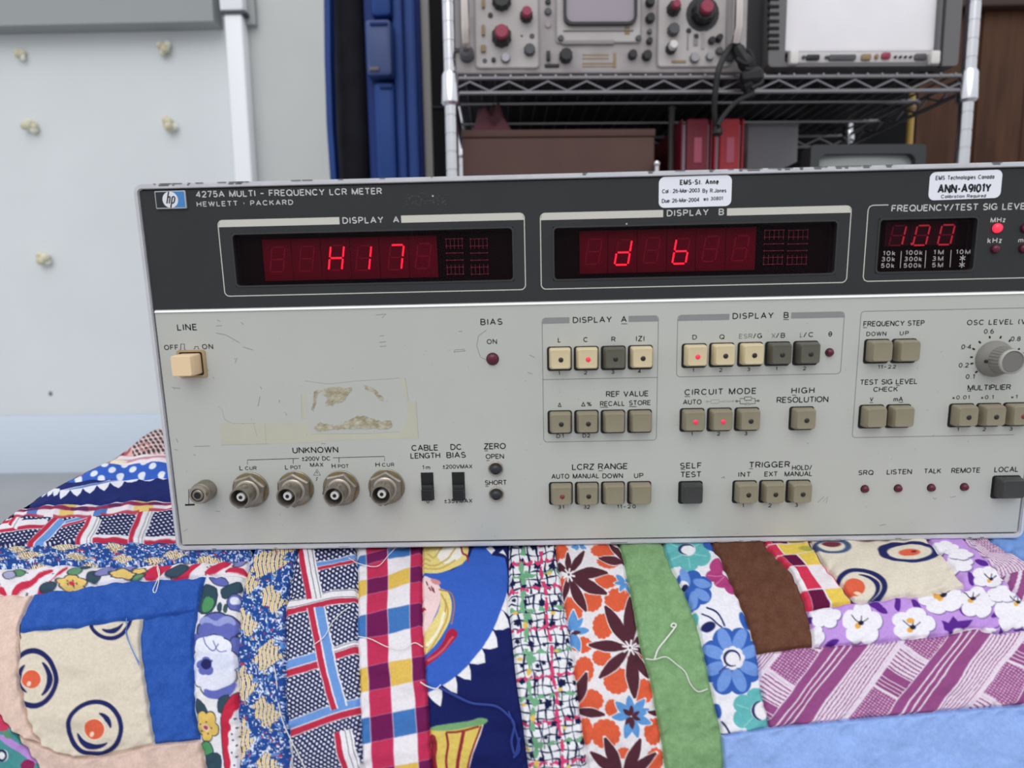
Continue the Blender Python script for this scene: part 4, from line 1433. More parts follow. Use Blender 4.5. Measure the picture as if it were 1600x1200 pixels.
BT = [(z2(687, 990), CREAM, DOTK, 'cream push button with a dark dot'), (z2(821, 988), CREAM, DOTR, 'cream push button with a lit red dot'), (z2(956, 986), OLIVE, DOTK, 'dark olive push button'), (z2(1091, 983), CREAM, DOTK, 'cream push button with a dark dot'),
      (z2(1360, 975), CREAM, DOTR, 'cream push button with a lit red dot'), (z3(89, 971), CREAM, DOTK, 'cream push button with a dark dot'), (z3(231, 968), CREAM, DOTK, 'cream push button with a dark dot'), (z3(368, 965), OLIVE, DOTK, 'dark olive push button'), (z3(508, 962), OLIVE, DOTK, 'dark olive push button'),
      (z3(863, 953), KHAKI, None, 'khaki push button without a dot'), (z3(999, 951), KHAKI, None, 'khaki push button without a dot'),
      (z6(836, 287), KHAKI, None, 'khaki push button without a dot'), (z6(971, 285), KHAKI, None, 'khaki push button without a dot'),
      (z6(1285, 281), KHAKI, DOTK, 'khaki push button with a dark dot'), (z6(1420, 279), KHAKI, DOTK, 'khaki push button with a dark dot'), (z6(1554, 276), KHAKI, DOTF, 'khaki push button with a faint red dot'),
      (z5(689, 315), KHAKI, DOTK, 'khaki push button with a dark dot'), (z5(822, 313), KHAKI, DOTK, 'khaki push button with a dark dot'), (z5(954, 312), KHAKI, None, 'khaki push button without a dot'), (z5(1087, 310), KHAKI, None, 'khaki push button without a dot'),
      (z5(694, 671), KHAKI, DOTF, 'khaki push button with a faint red dot'), (z5(824, 670), KHAKI, DOTK, 'khaki push button with a dark dot'), (z5(954, 668), KHAKI, None, 'khaki push button without a dot'), (z5(1085, 667), KHAKI, None, 'khaki push button without a dot'),
      (z5(1341, 666), BKEY, None, 'black push button'),
      (z6(203, 663), KHAKI, DOTK, 'khaki push button with a dark dot'), (z6(336, 661), KHAKI, DOTK, 'khaki push button with a dark dot'), (z6(470, 660), KHAKI, DOTK, 'khaki push button with a dark dot'),
      (z6(1509, 639), BKEY, None, 'black push button'),
      (z5(1349, 304), KHAKI, DOTR, 'khaki push button with a lit red dot'), (z6(77, 302), KHAKI, DOTR, 'khaki push button with a lit red dot'), (z6(214, 300), KHAKI, DOTK, 'khaki push button with a dark dot'), (z6(488, 296), KHAKI, DOTK, 'khaki push button with a dark dot')]
for c, mm, dt, lab in BT:
    wide = 35 if c == z6(1509, 639) else 29.8
    button(c, mm, dt, lab, w=wide)

# power button
TAN = mat('tan_plastic', (238, 208, 168), .4)
x, z = pp(z1(318, 1018))
o = MB().lathe([(.0001, NP), (.0001, NP)], x, z, 4)
o = MB().loft([(rr(x, z, .0098, .0098, .001, 4), NP + .006), (rr(x, z, .0096, .0096, .001, 4), NP + .0086), (rr(x, z, .0090, .0090, .0008, 4), NP + .0092)], cap0=True)
o.loft([(rr(x, z, .0098, .0098, .001, 4), NP), (rr(x, z, .0098, .0098, .001, 4), NP + .006)])
pb = o.build('power_button', TAN, meter, 'protruding tan square power button')
MB().ring(rr(x + .0004, z - .0001, .0136, .0132, .0012, 4), rr(x + .0002, z, .0112, .0112, .001, 4), NP, NP + .0006).build('button_frame', mat('tan_frame', (170, 146, 110), .5), pb)
MB().loft([(rr(x, z, .0124, .0122, .001, 4), NP), (rr(x, z, .0124, .0122, .001, 4), NP + .0002)]).build('well_shade', BLK, pb)  # black plate paints the shade inside the button frame

# -------- rotary knob
kc = pp(z3(1447, 993))
ks = .325 / F * 1.0
KN = mat('grey_knob', (132, 130, 124), .5)
KN2 = mat('grey_knob_face', (168, 166, 160), .45)
rs_, rt_ = 79 / 3.2 * ks, 54 / 3.2 * ks
L = .0112
kn = MB().lathe([(rs_, NP), (rs_, NP + .0012), (rs_ * .93, NP + .0026), (rt_ * 1.12, NP + .0050)], kc[0], kc[1], 48).build('rotary_knob', KN, meter, 'grey fluted rotary knob with a pointer')
n = 72
lay = []
for d, s in ((NP + .0045, 1.10), (NP + L * .55, 1.05), (NP + L - .0008, 1.0)):
    lay.append(([(kc[0] + rt_ * s * (1 + (.0 if k % 3 else -.055)) * math.cos(2 * math.pi * k / n), kc[1] + rt_ * s * (1 + (.0 if k % 3 else -.055)) * math.sin(2 * math.pi * k / n)) for k in range(n)], d))
MB().loft(lay).build('knob_grip', KN, kn)
MB().lathe([(rt_ * .98, NP + L - .001), (rt_ * .98, NP + L), (rt_ * .86, NP + L + .0005), (rt_ * .82, NP + L - .0003)], kc[0], kc[1], 48).build('knob_face', KN2, kn)
MB().lathe([(rt_ * .80, NP + L - .0004), (rt_ * .80, NP + L + .0001)], kc[0], kc[1], 40).build('face_inlay', mat('grey_inlay', (116, 114, 111), .45), kn)
a = math.radians(24)
dx, dz = math.cos(a), math.sin(a)
pts = [(kc[0] + dx * rs_ * 1.02, kc[1] + dz * rs_ * 1.02), (kc[0] + dx * rt_ * .9 - dz * rt_ * .45, kc[1] + dz * rt_ * .9 + dx * rt_ * .45),
       (kc[0] + dx * rt_ * .9 + dz * rt_ * .45, kc[1] + dz * rt_ * .9 - dx * rt_ * .45)]
MB().loft([(pts[::-1], NP + .002), (pts[::-1], NP + .0075)]).build('knob_pointer', KN, kn)
sc = pp(z3(1412, 1008), NP + .006)
MB().ball((sc[0] + .0002, -NP - .0055, sc[1]), .0008, 8, 6).build('set_screw', BLK, kn)

# -------- BNC sockets
NICK = mat('aged_nickel', (156, 148, 136), .34, .75, var=.25, vscale=250)
NICK2 = mat('bright_nickel', (186, 176, 164), .26, .85, var=.15, vscale=200)
BRASS = mat('brass_washer', (168, 150, 104), .38, .7, var=.2, vscale=200)
PTFE = mat('white_insulator', (214, 214, 212), .4)
HOLE = mat('socket_dark', (58, 54, 48), .55, .3)


def bnc(c, turn):
    x, z = pp(c)
    k = ks
    R0 = 90 / 3.2 * k * .93
    o = MB().lathe([(R0, NP), (R0, NP + 0.00070), (R0 * .97, NP + 0.00090), (R0 * .8, NP + 0.00090)], x, z, 40).build('bnc_socket', NICK, meter)
    MB().lathe([(R0 * .93, NP + 0.00090), (R0 * .93, NP + 0.00130), (R0 * .7, NP + 0.00130)], x, z, 40).build('washer', BRASS, o)
    h6 = circ(x, z, R0 * .97, 6, turn)
    h6b = circ(x, z, R0 * .88, 6, turn)
    MB().loft([(h6, NP + 0.00130), (h6, NP + 0.00360), (h6b, NP + 0.00420)]).build('hex_nut', NICK, o)
    rb = 48 / 3.2 * k * .96
    MB().lathe([(rb * 1.22, NP + 0.00400), (rb * 1.22, NP + 0.00414), (rb * 1.02, NP + 0.00474)], x, z, 32).build('thread', NICK2, o)
    outer = [(rb, NP + 0.00444), (rb, NP + 0.01273)]
    mb = MB()
    mb.lathe([(rb, NP + 0.00444), (rb, NP + 0.01243), (rb * .97, NP + 0.01273), (rb * .84, NP + 0.01273), (rb * .82, NP + 0.01243), (rb * .80, NP + 0.00740), (rb * .1, NP + 0.00740)], x, z, 32)
    mb.build('barrel', NICK, o)
    for a in (turn + .9, turn + .9 + math.pi):
        p = np.array([x + rb * 1.0 * math.cos(a), -(NP + 0.01021), z + rb * 1.0 * math.sin(a)])
        q_ = np.array([x + rb * 1.22 * math.cos(a), -(NP + 0.01021), z + rb * 1.22 * math.sin(a)])
        MB().tube([p, q_], .0009, 8).build('bayonet_pin', NICK2, o)
    MB().lathe([(rb * .78, NP + 0.00747), (rb * .78, NP + 0.00770)], x, z, 28).build('socket_floor', HOLE, o)
    MB().lathe([(rb * .42, NP + 0.00755), (rb * .42, NP + 0.01110), (rb * .37, NP + 0.01132), (rb * .17, NP + 0.01132)], x, z, 24).build('insulator', PTFE, o)
    MB().lathe([(rb * .18, NP + 0.01110), (rb * .18, NP + 0.01154)], x, z, 16).build('centre_contact', BLK, o)
    return o


for c, t_ in ((z4(615, 655), .3), (z4(840, 650), .5), (z4(1067, 647), .2), (z4(1294, 640), .45)):
    bnc(c, t_)
# ground post
x, z = pp(z4(394, 655))
R0 = 48 / 3.2 * ks
gp = MB().lathe([(R0, NP), (R0, NP + 0.00572), (R0 * .97, NP + 0.00616), (R0 * .9, NP + 0.00634)], x, z, 32).build('ground_terminal', NICK, meter, 'round knurled ground terminal')
n = 60
lay = []
for d in (NP + 0.00053, NP + 0.00528):
    lay.append(([(x + R0 * (1.02 if k % 2 else .985) * math.cos(2 * math.pi * k / n), z + R0 * (1.02 if k % 2 else .985) * math.sin(2 * math.pi * k / n)) for k in range(n)], d))
MB().loft(lay).build('knurl', NICK, gp)
MB().lathe([(R0 * .86, NP + 0.00616), (R0 * .86, NP + 0.00836), (R0 * .80, NP + 0.00880), (R0 * .62, NP + 0.00880), (R0 * .58, NP + 0.00792), (R0 * .5, NP + 0.00704)], x, z, 32).build('collar', NICK2, gp)
MB().lathe([(R0 * .52, NP + 0.00686), (R0 * .52, NP + 0.00862), (R0 * .46, NP + 0.00889), (R0 * .30, NP + 0.00889)], x, z, 24).build('insert', NICK, gp)
MB().lathe([(R0 * .32, NP + 0.00889), (R0 * .32, NP + 0.00902)], x, z, 20).build('hole', BLK, gp)

# -------- slide switches
SLB = mat('switch_black', (34, 35, 37), .45)
for c in ((z4(1464, 571), z4(1532, 706)), (z5(147, 569), z5(215, 706))):
    a, b = pp(c[0]), pp(c[1])
    x0, x1, z0, zt_ = a[0], b[0], b[1], a[1]
    o = MB().box(x0, x1, -NP - .0003, -NP, z0, zt_).build('slide_switch', BLK, meter, 'black slide switch with a ribbed slider')
    hgt = zt_ - z0
    mb = MB()
    mb.rbox(x0 + .0003, x1 - .0003, -NP - .0022, -NP - .0002, z0 + hgt * .06, z0 + hgt * .58, .0004)
    for k in range(7):
        zz = z0 + hgt * (.05 + .40 * k / 7)
        mb.rbox(x0 + .0003, x1 - .0003, -NP - .0038, -NP - .0018, zz, zz + hgt * .045, .00025)
    mb.build('slider', SLB, o)

# -------- round zero buttons
for c in (z5(367, 549), z5(370, 676)):
    x, z = pp(c)
    r = 34 / 3.2 * ks
    o = MB().lathe([(r, NP), (r, NP + .0010), (r * .9, NP + .0014), (r * .72, NP + .0012), (r * .70, NP)], x, z, 28).build('round_button', NICK2, meter, 'small black round button in a chrome ring')
    MB().lathe([(r * .68, NP), (r * .68, NP + .0028), (r * .58, NP + .0035), (r * .25, NP + .0038)], x, z, 24).build('button_cap', mat('black_cap', (38, 40, 44), .35), o, sharp=80)

# -------- printed frames on the lower panel
BARG = mat('bar_grey', (138, 140, 139), .6)
x0, x1, z0, zt_ = outline(lower, [z2(597, 790), z2(1181, 779), z5(1169, 409), z5(608, 418)], .00026, INKL, .0018, (), [(None, pxx(z2(735, 800))), (pxx(z2(1031, 795)), None)], .0026, BARG,
                          divider=(pp(z2(600, 1098))[1] + pp(z2(1175, 1087))[1]) / 2)
outline(lower, [z2(1276, 777), z3(701, 758), z3(684, 1070), z2(1271, 1083)], .00026, INKL, .0018, (), [(None, pxx(z2(1535, 788))), (pxx(z3(436, 775)), None)], .0026, BARG)
xL_ = (pp(z3(785, 757))[0] + pp(z6(741, 395))[0]) / 2
zt_, zb_ = pp(z3(1200, 748))[1], pp(z6(1200, 388))[1]
mb = MB()
mb.ribbon([(MW - .01, zt_), (xL_ + .0015, zt_), (xL_ + .0004, zt_ - .0004), (xL_, zt_ - .0015), (xL_, zb_ + .0015), (xL_ + .0004, zb_ + .0004), (xL_ + .0015, zb_), (MW - .01, zb_)], .00026, PN, PN)
mb.build('printed_frame', INKL, lower, recalc=False)


def TL(s, zf, xa, xb, yc, cap, ink=None, ul=None, dy=4, **k):
    """text on the lower panel in zoom coordinates; lines there drop about dy to the left"""
    w = xb - xa
    sl = w * .009
    T(lower, s, zf(xa, yc + sl), zf(xb, yc - sl), cap / 3.2, ink, None, [(zf(u[0], u[2]), zf(u[1], u[2])) for u in ul] if ul else None, **k)


TL('LINE', z1, 245, 345, 836, 33)
TL('OFF', z1, 180, 252, 937, 26)
TL('ON', z1, 370, 425, 933, 26)
line(lower, [z1(258, 948), z1(264, 948), z1(264, 920), z1(282, 920), z1(282, 948), z1(288, 948)], .0003, INKK, more=([z1(328, 944), z1(334, 944), z1(334, 933), z1(351, 933), z1(351, 944), z1(357, 944)],))
TL('BIAS', z2, 290, 400, 809, 32)
TL('ON', z2, 322, 373, 908, 25)
TL('DISPLAY  A', z2, 752, 1022, 798, 31, ul=[(995, 1024, 819)])
TL('L', z2, 677, 692, 900, 25)
TL('C', z2, 805, 828, 898, 25)
TL('R', z2, 945, 966, 896, 25)
TL('|Z|', z2, 1068, 1110, 893, 27)
for s, zf, x, y in (('1', z2, 683, 1066), ('2', z2, 816, 1063), ('3', z2, 952, 1060), ('4', z2, 1085, 1057), ('1', z2, 1354, 1052), ('2', z2, 1492, 1050), ('3', z3, 223, 1046), ('1', z3, 362, 1043), ('2', z3, 503, 1042),
                    ('1', z5, 1347, 378), ('2', z6, 73, 377), ('3', z6, 209, 375), ('1', z6, 1270, 355), ('2', z6, 1402, 354), ('3', z6, 1535, 352), ('1', z6, 195, 736), ('2', z6, 330, 735), ('3', z6, 462, 733)):
    w = 4 if s == '1' else 8
    TL(s, zf, x - w, x + w, y, 19)
TL('DISPLAY  B', z3, 143, 424, 778, 31, ul=[(397, 424, 798)])
TL('D', z2, 1350, 1373, 886, 24)
TL('Q', z2, 1485, 1511, 884, 24)
TL('ESR', z3, 175, 243, 881, 25, INKG)
TL('/G', z3, 246, 291, 879, 25)
TL('X', z3, 337, 358, 878, 25, INKG)
TL('/B', z3, 360, 406, 877, 25)
TL('L', z3, 480, 494, 874, 25, INKG)
TL('/C', z3, 498, 548, 873, 25)
TL('\u03b8', z3, 622, 641, 870, 26)
TL('FREQUENCY STEP', z3, 797, 1103, 817, 27, ul=[(796, 816, 838)])
TL('DOWN', z3, 812, 912, 869, 22)
TL('UP', z3, 979, 1024, 866, 22)
TL('11\u201322', z3, 870, 960, 1034, 19)
TL('OSC LEVEL (V)', z3, 1315, 1625, 810, 27)
for s, x, y, w in (('0.6', 1425, 857, 50), ('0.8', 1559, 894, 50), ('0\u00b74', 1312, 934, 50), ('0.2', 1299, 1026, 50), ('0.1', 1331, 1083, 44)):
    TL(s, z3, x - w / 2, x + w / 2, y, 24)
for (xa, ya, xb, yb) in ((1374, 906, 1384, 916), (1428, 880, 1430, 892), (1486, 880, 1481, 893), (1531, 898, 1526, 910), (1579, 942, 1570, 950), (1342, 942, 1355, 948), (1331, 986, 1345, 986), (1332, 1020, 1347, 1016), (1356, 1064, 1368, 1056)):
    line(lower, [z3(xa, ya), z3(xb, yb)], .0008, INKK, 'scale_mark')
TL('TEST SIG LEVEL', z3, 780, 1068, 1109, 27, ul=[(962, 980, 1128)])
TL('CHECK', z3, 847, 970, 1146, 25)
TL('MULTIPLIER', z3, 1318, 1535, 1137, 28, ul=[(1318, 1338, 1156)])
TL('\u00d70.01', z6, 1242, 1328, 195, 20)
TL('\u00d70.1', z6, 1385, 1448, 194, 20)
TL('\u00d71', z6, 1535, 1567, 192, 20)
TL('V', z6, 829, 847, 204, 22, ul=[(829, 846, 221)])
TL('mA', z6, 948, 996, 204, 24, ul=[(974, 996, 219)])
TL('REF VALUE', z5, 918, 1131, 177, 29)
TL('RECALL', z5, 888, 1012, 226, 25, ul=[(888, 928, 244)])
TL('STORE', z5, 1033, 1142, 222, 25, ul=[(1033, 1070, 241)])
TL('\u0394', z5, 677, 695, 232, 22)
TL('\u0394%', z5, 794, 846, 229, 22)
TL('D1', z5, 670, 706, 388, 20)
TL('D2', z5, 801, 839, 386, 20)
TL('LCRZ RANGE', z5, 748, 1027, 541, 31, ul=[(880, 902, 562)])
TL('AUTO', z5, 645, 735, 590, 25)
TL('MANUAL', z5, 752, 884, 588, 25)
TL('DOWN', z5, 900, 1003, 587, 25)
TL('UP', z5, 1058, 1105, 586, 25)
TL('31', z5, 678, 708, 744, 19)
TL('32', z5, 806, 838, 743, 19)
TL('11\u201320', z5, 973, 1067, 741, 19)
TL('SELF', z5, 1288, 1397, 536, 30, ul=[(1292, 1314, 556)])
TL('TEST', z5, 1290, 1395, 580, 29)
TL('TRIGGER', z6, 225, 430, 531, 31, ul=[(227, 245, 552)])
TL('HOLD/', z6, 440, 540, 546, 25)
TL('INT', z6, 172, 234, 580, 25)
TL('EXT', z6, 302, 369, 578, 25)
TL('MANUAL', z6, 403, 542, 577, 25)
TL('SRQ', z6, 772, 848, 571, 25)
TL('LISTEN', z6, 914, 1040, 567, 26)
TL('TALK', z6, 1100, 1186, 563, 25)
TL('REMOTE', z6, 1237, 1382, 560, 26)
TL('LOCAL', z6, 1452, 1573, 555, 27)
T(lower, 'CIRCUIT MODE', (1069.4, 613), (1181.9, 610.6), 31 / 3.2, ul=[(z5(1312, 191), z5(1338, 191))])
TL('AUTO', z5, 1303, 1396, 218, 25)
TL('HIGH', z6, 437, 553, 160, 31, ul=[(440, 462, 184)])
TL('RESOLUTION', z6, 363, 622, 206, 30)
TL('ZERO', z5, 307, 417, 439, 31, ul=[(310, 328, 462)])
TL('OPEN', z5, 316, 408, 490, 25, ul=[(320, 336, 511)])
TL('SHORT', z5, 312, 422, 621, 25, ul=[(314, 332, 640)])
TL('DC', z5, 140, 197, 443, 30)
TL('BIAS', z5, 120, 217, 483, 30)
TL('\u00b1200VMAX', z5, 100, 250, 541, 21)
TL('\u00b135VMAX', z5, 108, 250, 713, 21)
TL('CABLE', z4, 1417, 1551, 447, 30)
TL('LENGTH', z4, 1412, 1561, 486, 29)
TL('1m', z4, 1471, 1511, 545, 21)
TL('0', z4, 1493, 1507, 716, 17)
TL('UNKNOWN', z4, 822, 1051, 458, 31)
TL('\u00b1200V DC', z4, 868, 1012, 501, 22)
TL('MAX', z4, 910, 977, 532, 21)
for a, xa, xb, xc, xd, y, b in (('L', 557, 574, 585, 643, 548, 'CUR'), ('L', 785, 801, 812, 866, 544, 'POT'), ('H', 1018, 1038, 1050, 1104, 538, 'POT'), ('H', 1237, 1259, 1270, 1331, 531, 'CUR')):
    TL(a, z4, xa, xb, y, 24)
    TL(b, z4, xc, xd, y + 1, 19)
line(lower, [z4(597, 530), z4(597, 508), z4(855, 500)], .00028, INKK, more=([z4(826, 501), z4(826, 526)], [z4(1025, 497), z4(1283, 490), z4(1283, 513)], [z4(1055, 496), z4(1055, 521)]))
line(lower, [z4(945, 555), z4(962, 584), z4(928, 585)], .00034, INKK, 'warning_mark', True, more=([z4(945, 566), z4(945, 576)], [z4(950, 594), z4(940, 600), z4(946, 603), z4(940, 612)]))
line(lower, [z4(312, 655), z4(303, 656), z4(304, 731)], .0003, INKK, 'ground_mark')
line(lower, [z4(285, 733), z4(333, 731)], .0009, INKK, 'ground_mark')
# little circuit symbols


def zig(x0, x1, y, a, n=5):
    return [z6(x0 + (x1 - x0) * k / (2 * n), y + (0 if k in (0, 2 * n) else (a if k % 2 else -a))) for k in range(2 * n + 1)]


def cpt(x, y, r=4):
    return [z6(x + r * math.cos(t), y + r * math.sin(t)) for t in np.linspace(0, 2 * math.pi, 13)]


line(lower, cpt(15, 216), .0002, INKG, 'circuit_mark', more=([z6(19, 216), z6(35, 216)], [z6(35, 208), z6(75, 207), z6(75, 224), z6(35, 225), z6(35, 208)], [z6(75, 216), z6(93, 215)], zig(93, 125, 215, 6), [z6(125, 215), z6(140, 214)], cpt(145, 214)))
line(lower, cpt(163, 214), .00028, INKK, 'circuit_mark', more=([z6(167, 214), z6(180, 214), z6(180, 201), z6(203, 201)], [z6(203, 193), z6(237, 192), z6(237, 209), z6(203, 210), z6(203, 193)], [z6(237, 200), z6(256, 200), z6(256, 226), z6(232, 227)],
                                                                [z6(180, 214), z6(180, 227), z6(203, 227)], zig(203, 232, 227, 6, 4), [z6(256, 212), z6(268, 212)], cpt(272, 212)))

# -------- old tape residue and scuffs on the grey panel
RES = mat('tape_residue', (193, 191, 174), .7, var=.05, vscale=60)
RESE = mat('residue_edge', (160, 158, 140), .7)
RESB = mat('brown_residue', (192, 186, 166), .8, rgb2=(156, 147, 118), vscale=260, bump=.5, bscale=500)


def jag(pts, amp, step=9, seed=1):
    r_ = random.Random(seed)
    out = []
    for i in range(len(pts)):
        a, b = np.array(pts[i], float), np.array(pts[(i + 1) % len(pts)], float)
        n_ = max(1, int(np.linalg.norm(b - a) / step))
        for k in range(n_):
            p = a + (b - a) * k / n_
            out.append((p[0] + r_.uniform(-amp, amp), p[1] + r_.uniform(-amp, amp)))
    return out


def blot(name, pts, mm, th, amp=2, seed=1, parent=None, hole=None):
    q_ = [pp(z4(*p)) for p in jag(pts, amp, 9, seed)]
    a = sum(q_[i][0] * q_[(i + 1) % len(q_)][1] - q_[(i + 1) % len(q_)][0] * q_[i][1] for i in range(len(q_)))
    if a < 0:
        q_ = q_[::-1]
    return MB().loft([(q_, NP), (q_, NP + th)]).build(name, mm, parent or lower)


b1 = [(463, 332), (480, 318), (520, 326), (640, 324), (722, 321), (880, 322), (906, 330), (908, 372), (1000, 378), (1180, 376), (1360, 366), (1392, 330), (1398, 215), (1440, 214), (1452, 400), (1200, 405), (968, 412), (930, 420), (700, 427), (468, 433)]
blot('tape_residue', b1, RES, .00004, 1.2, 3)
blot('tape_residue', [(866, 178), (888, 172), (893, 300), (868, 300)], RES, .00004, 1, 4)
blot('tape_residue', [(1362, 100), (1384, 94), (1404, 210), (1392, 215)], RES, .00004, 1, 5)
line(lower, [z4(*p) for p in [(880, 112), (1000, 128), (1150, 112), (1280, 104), (1360, 98)]], .00014, RESE, 'residue_edge', more=([z4(1440, 214), z4(1452, 400)], [z4(685, 328), z4(690, 424)], [z4(628, 326), z4(645, 390)], [z4(450, 240), z4(470, 255), z4(482, 305), z4(522, 326), z4(640, 324)], [z4(866, 178), z4(870, 298)], [z4(1384, 96), z4(1404, 212)], [z4(918, 378), z4(1200, 376), z4(1362, 366)], [z4(468, 433), z4(700, 427)]))
blot('brown_residue', [(975, 150), (1020, 142), (1118, 148), (1112, 165), (1088, 190), (1076, 218), (1040, 222), (1015, 238), (985, 228), (1002, 205), (975, 178)], RESB, .0002, 5, 6)
blot('brown_residue', [(1178, 135), (1215, 140), (1250, 165), (1248, 182), (1296, 205), (1298, 218), (1262, 210), (1228, 170), (1190, 152)], RESB, .00012, 4, 7)
blot('brown_residue', [(932, 345), (958, 322), (1040, 335), (1070, 325), (1150, 285), (1200, 290), (1260, 315), (1316, 310), (1322, 345), (1280, 355), (1210, 350), (1130, 352), (1060, 352), (1000, 356), (945, 362)], RESB, .0002, 4, 8)
blot('brown_residue', [(930, 165), (965, 150), (975, 160), (945, 180), (940, 230), (925, 268), (918, 255), (930, 210)], RESB, .00012, 3, 9)
SCUF = mat('scuff_grey', (132, 132, 126), .7)
mb = MB()
scf = [(z1, [(440, 865), (490, 875), (560, 915)]), (z1, [(575, 935), (625, 950)]), (z1, [(445, 800), (460, 805)]), (z1, [(440, 830), (470, 828)]), (z1, [(565, 812), (578, 822)]), (z1, [(1240, 775), (1290, 770), (1270, 790)]), (z1, [(1258, 880), (1280, 878)]),
       (z1, [(1256, 912), (1290, 908)]), (z1, [(1258, 932), (1292, 930)]), (z1, [(530, 995), (545, 990), (535, 1015)]), (z1, [(392, 1045), (402, 1052)]), (z1, [(425, 1085), (432, 1092)]), (z2, [(155, 960), (212, 955)]), (z2, [(160, 962), (160, 950), (210, 946), (212, 955)]),
       (z2, [(320, 1000), (290, 985), (272, 930), (280, 880), (320, 850)]), (z2, [(180, 858), (200, 856)]), (z2, [(535, 975), (562, 988)]), (z2, [(525, 1062), (550, 1070)]), (z4, [(660, 190), (650, 240)]), (z4, [(662, 140), (668, 155)]), (z4, [(756, 208), (758, 222)]),
       (z4, [(790, 275), (792, 285)]), (z4, [(220, 145), (260, 150)]), (z4, [(330, 440), (410, 438)]), (z4, [(240, 400), (250, 420)]), (z4, [(232, 455), (250, 460)]), (z4, [(325, 480), (338, 485)]), (z4, [(436, 764), (460, 766)]), (z4, [(280, 865), (298, 852)]), (z4, [(965, 425), (988, 428)]),
       (z6, [(570, 720), (600, 690), (596, 715), (620, 690), (612, 722)]), (z6, [(1145, 697), (1155, 704), (1163, 697)]), (z6, [(90, 598), (100, 592), (105, 602)]), (z6, [(515, 420), (522, 428)]), (z6, [(1230, 695), (1260, 690)]), (z5, [(1495, 598), (1510, 592)]), (z6, [(880, 835), (910, 830)])]
for zf, pts in scf:
    mb.ribbon([pp(zf(*p), PN) for p in pts], .00022, PN, PN)
for k in range(120):
    a = r3.uniform(260, 1590), r3.uniform(500, 850)
    p = pp(a, PN)
    l_ = r3.uniform(.0002, .0008)
    an = r3.uniform(0, 3)
    mb.ribbon([(p[0], p[1]), (p[0] + l_ * math.cos(an), p[1] + l_ * math.sin(an))], .00016, PN, PN)
mb.build('scuff_mark', SCUF, lower, recalc=False, kind='stuff')
mb = MB()
for c in (z5(520, 425), z2(1021, 320), z1(1524, 180)):
    p = pp(c, PN)
    mb.add([(q_[0], -PN, q_[1]) for q_ in circ(p[0], p[1], .0004, 8)], [tuple(range(8))])
mb.build('paint_speck', mat('paint_chip', (200, 200, 196), .6), upper, recalc=False, kind='stuff')
mb = MB()
for k in range(60):
    c = (r3.uniform(628, 700), r3.gauss(312, 4.5))
    p = pp(c, PN)
    mb.ribbon([p, (p[0] + r3.uniform(-.001, .001), p[1] + r3.uniform(-.0006, .0006))], .0002, PN, PN)
mb.build('scuff_mark', mat('dark_scuff', (78, 78, 78), .7), upper, recalc=False, kind='stuff')
flush_texts()

# ================================================================ the quilt (shaped in the meter's frame)
FAB = fabric_material()


def smax(a, b, k):
    h = np.clip(k - np.abs(a - b), 0, None) / k
    return np.maximum(a, b) + h * h * k * .25


_q0 = pan(0, 0)
_dA = _dirc(0, 800) @ RP
_dB = _dirc(240, 668) @ RP
_sA, _sB = -CP[2] / _dA[2], -CP[2] / _dB[2]
XA, YA = CP[0] + _sA * _dA[0], CP[1] + _sA * _dA[1]
XB, YB = CP[0] + _sB * _dB[0], CP[1] + _sB * _dB[1]
AF, AL = math.radians(66), math.radians(58)
YF = -.050


def FQ(p):
    x, y, z = p[..., 0], p[..., 1], p[..., 2]
    und = -.0012 + .0010 * np.sin(31 * x + 1.0) * np.sin(27 * y + .5) + .0012 * np.sin(17 * x + 2.2)
    top = z - und
    yf = YF + .004 * np.sin(14 * x + .6) + .003 * np.sin(33 * x)
    front = -(y - yf) * math.sin(AF) + z * math.cos(AF) + .0016 * np.sin(70 * x + 40 * z) + .002 * np.sin(23 * x - 30 * z)
    xl = XA + (y - YA) / (YB - YA) * (XB - XA) - .008 + .004 * np.sin(40 * y)
    left = -(x - xl) * math.sin(AL) + z * math.cos(AL)
    return smax(smax(top, front, .05), left, .03)


def gradF(p, e=2e-4):
    g = np.stack([(FQ(p + np.eye(3)[i] * e) - FQ(p - np.eye(3)[i] * e)) / (2 * e) for i in range(3)], -1)
    return g / (np.linalg.norm(g, axis=-1, keepdims=True) + 1e-12)


def cast(px, py):
    d = _dirc(px, py) @ RP
    d = d / np.linalg.norm(d, axis=-1, keepdims=True)
    t = np.full(px.shape, .08)
    best = np.full(px.shape, 9.0)
    tb = t.copy()
    for _ in range(90):
        f = FQ(CP + d * t[..., None])
        m = f < best
        best = np.where(m, f, best)
        tb = np.where(m, t, tb)
        t = t + np.clip(f * .85, -.02, .05)
        t = np.minimum(t, 1.2)
    p = CP + d * tb[..., None]
    for _ in range(3):
        p = p - gradF(p) * FQ(p)[..., None]
    return p


def vnoise(x, y, seed=0):
    xi, yi = np.floor(x).astype(np.int64), np.floor(y).astype(np.int64)
    fx, fy = x - xi, y - yi
    fx, fy = fx * fx * (3 - 2 * fx), fy * fy * (3 - 2 * fy)

    def h(a, b):
        n = (a * 374761393 + b * 668265263 + seed * 974711) & 0x7fffffff
        n = ((n ^ (n >> 13)) * 1274126177) & 0x7fffffff
        return ((n ^ (n >> 16)) & 0xffff) / 65535.0
    return (h(xi, yi) * (1 - fx) + h(xi + 1, yi) * fx) * (1 - fy) + (h(xi, yi + 1) * (1 - fx) + h(xi + 1, yi + 1) * fx) * fy


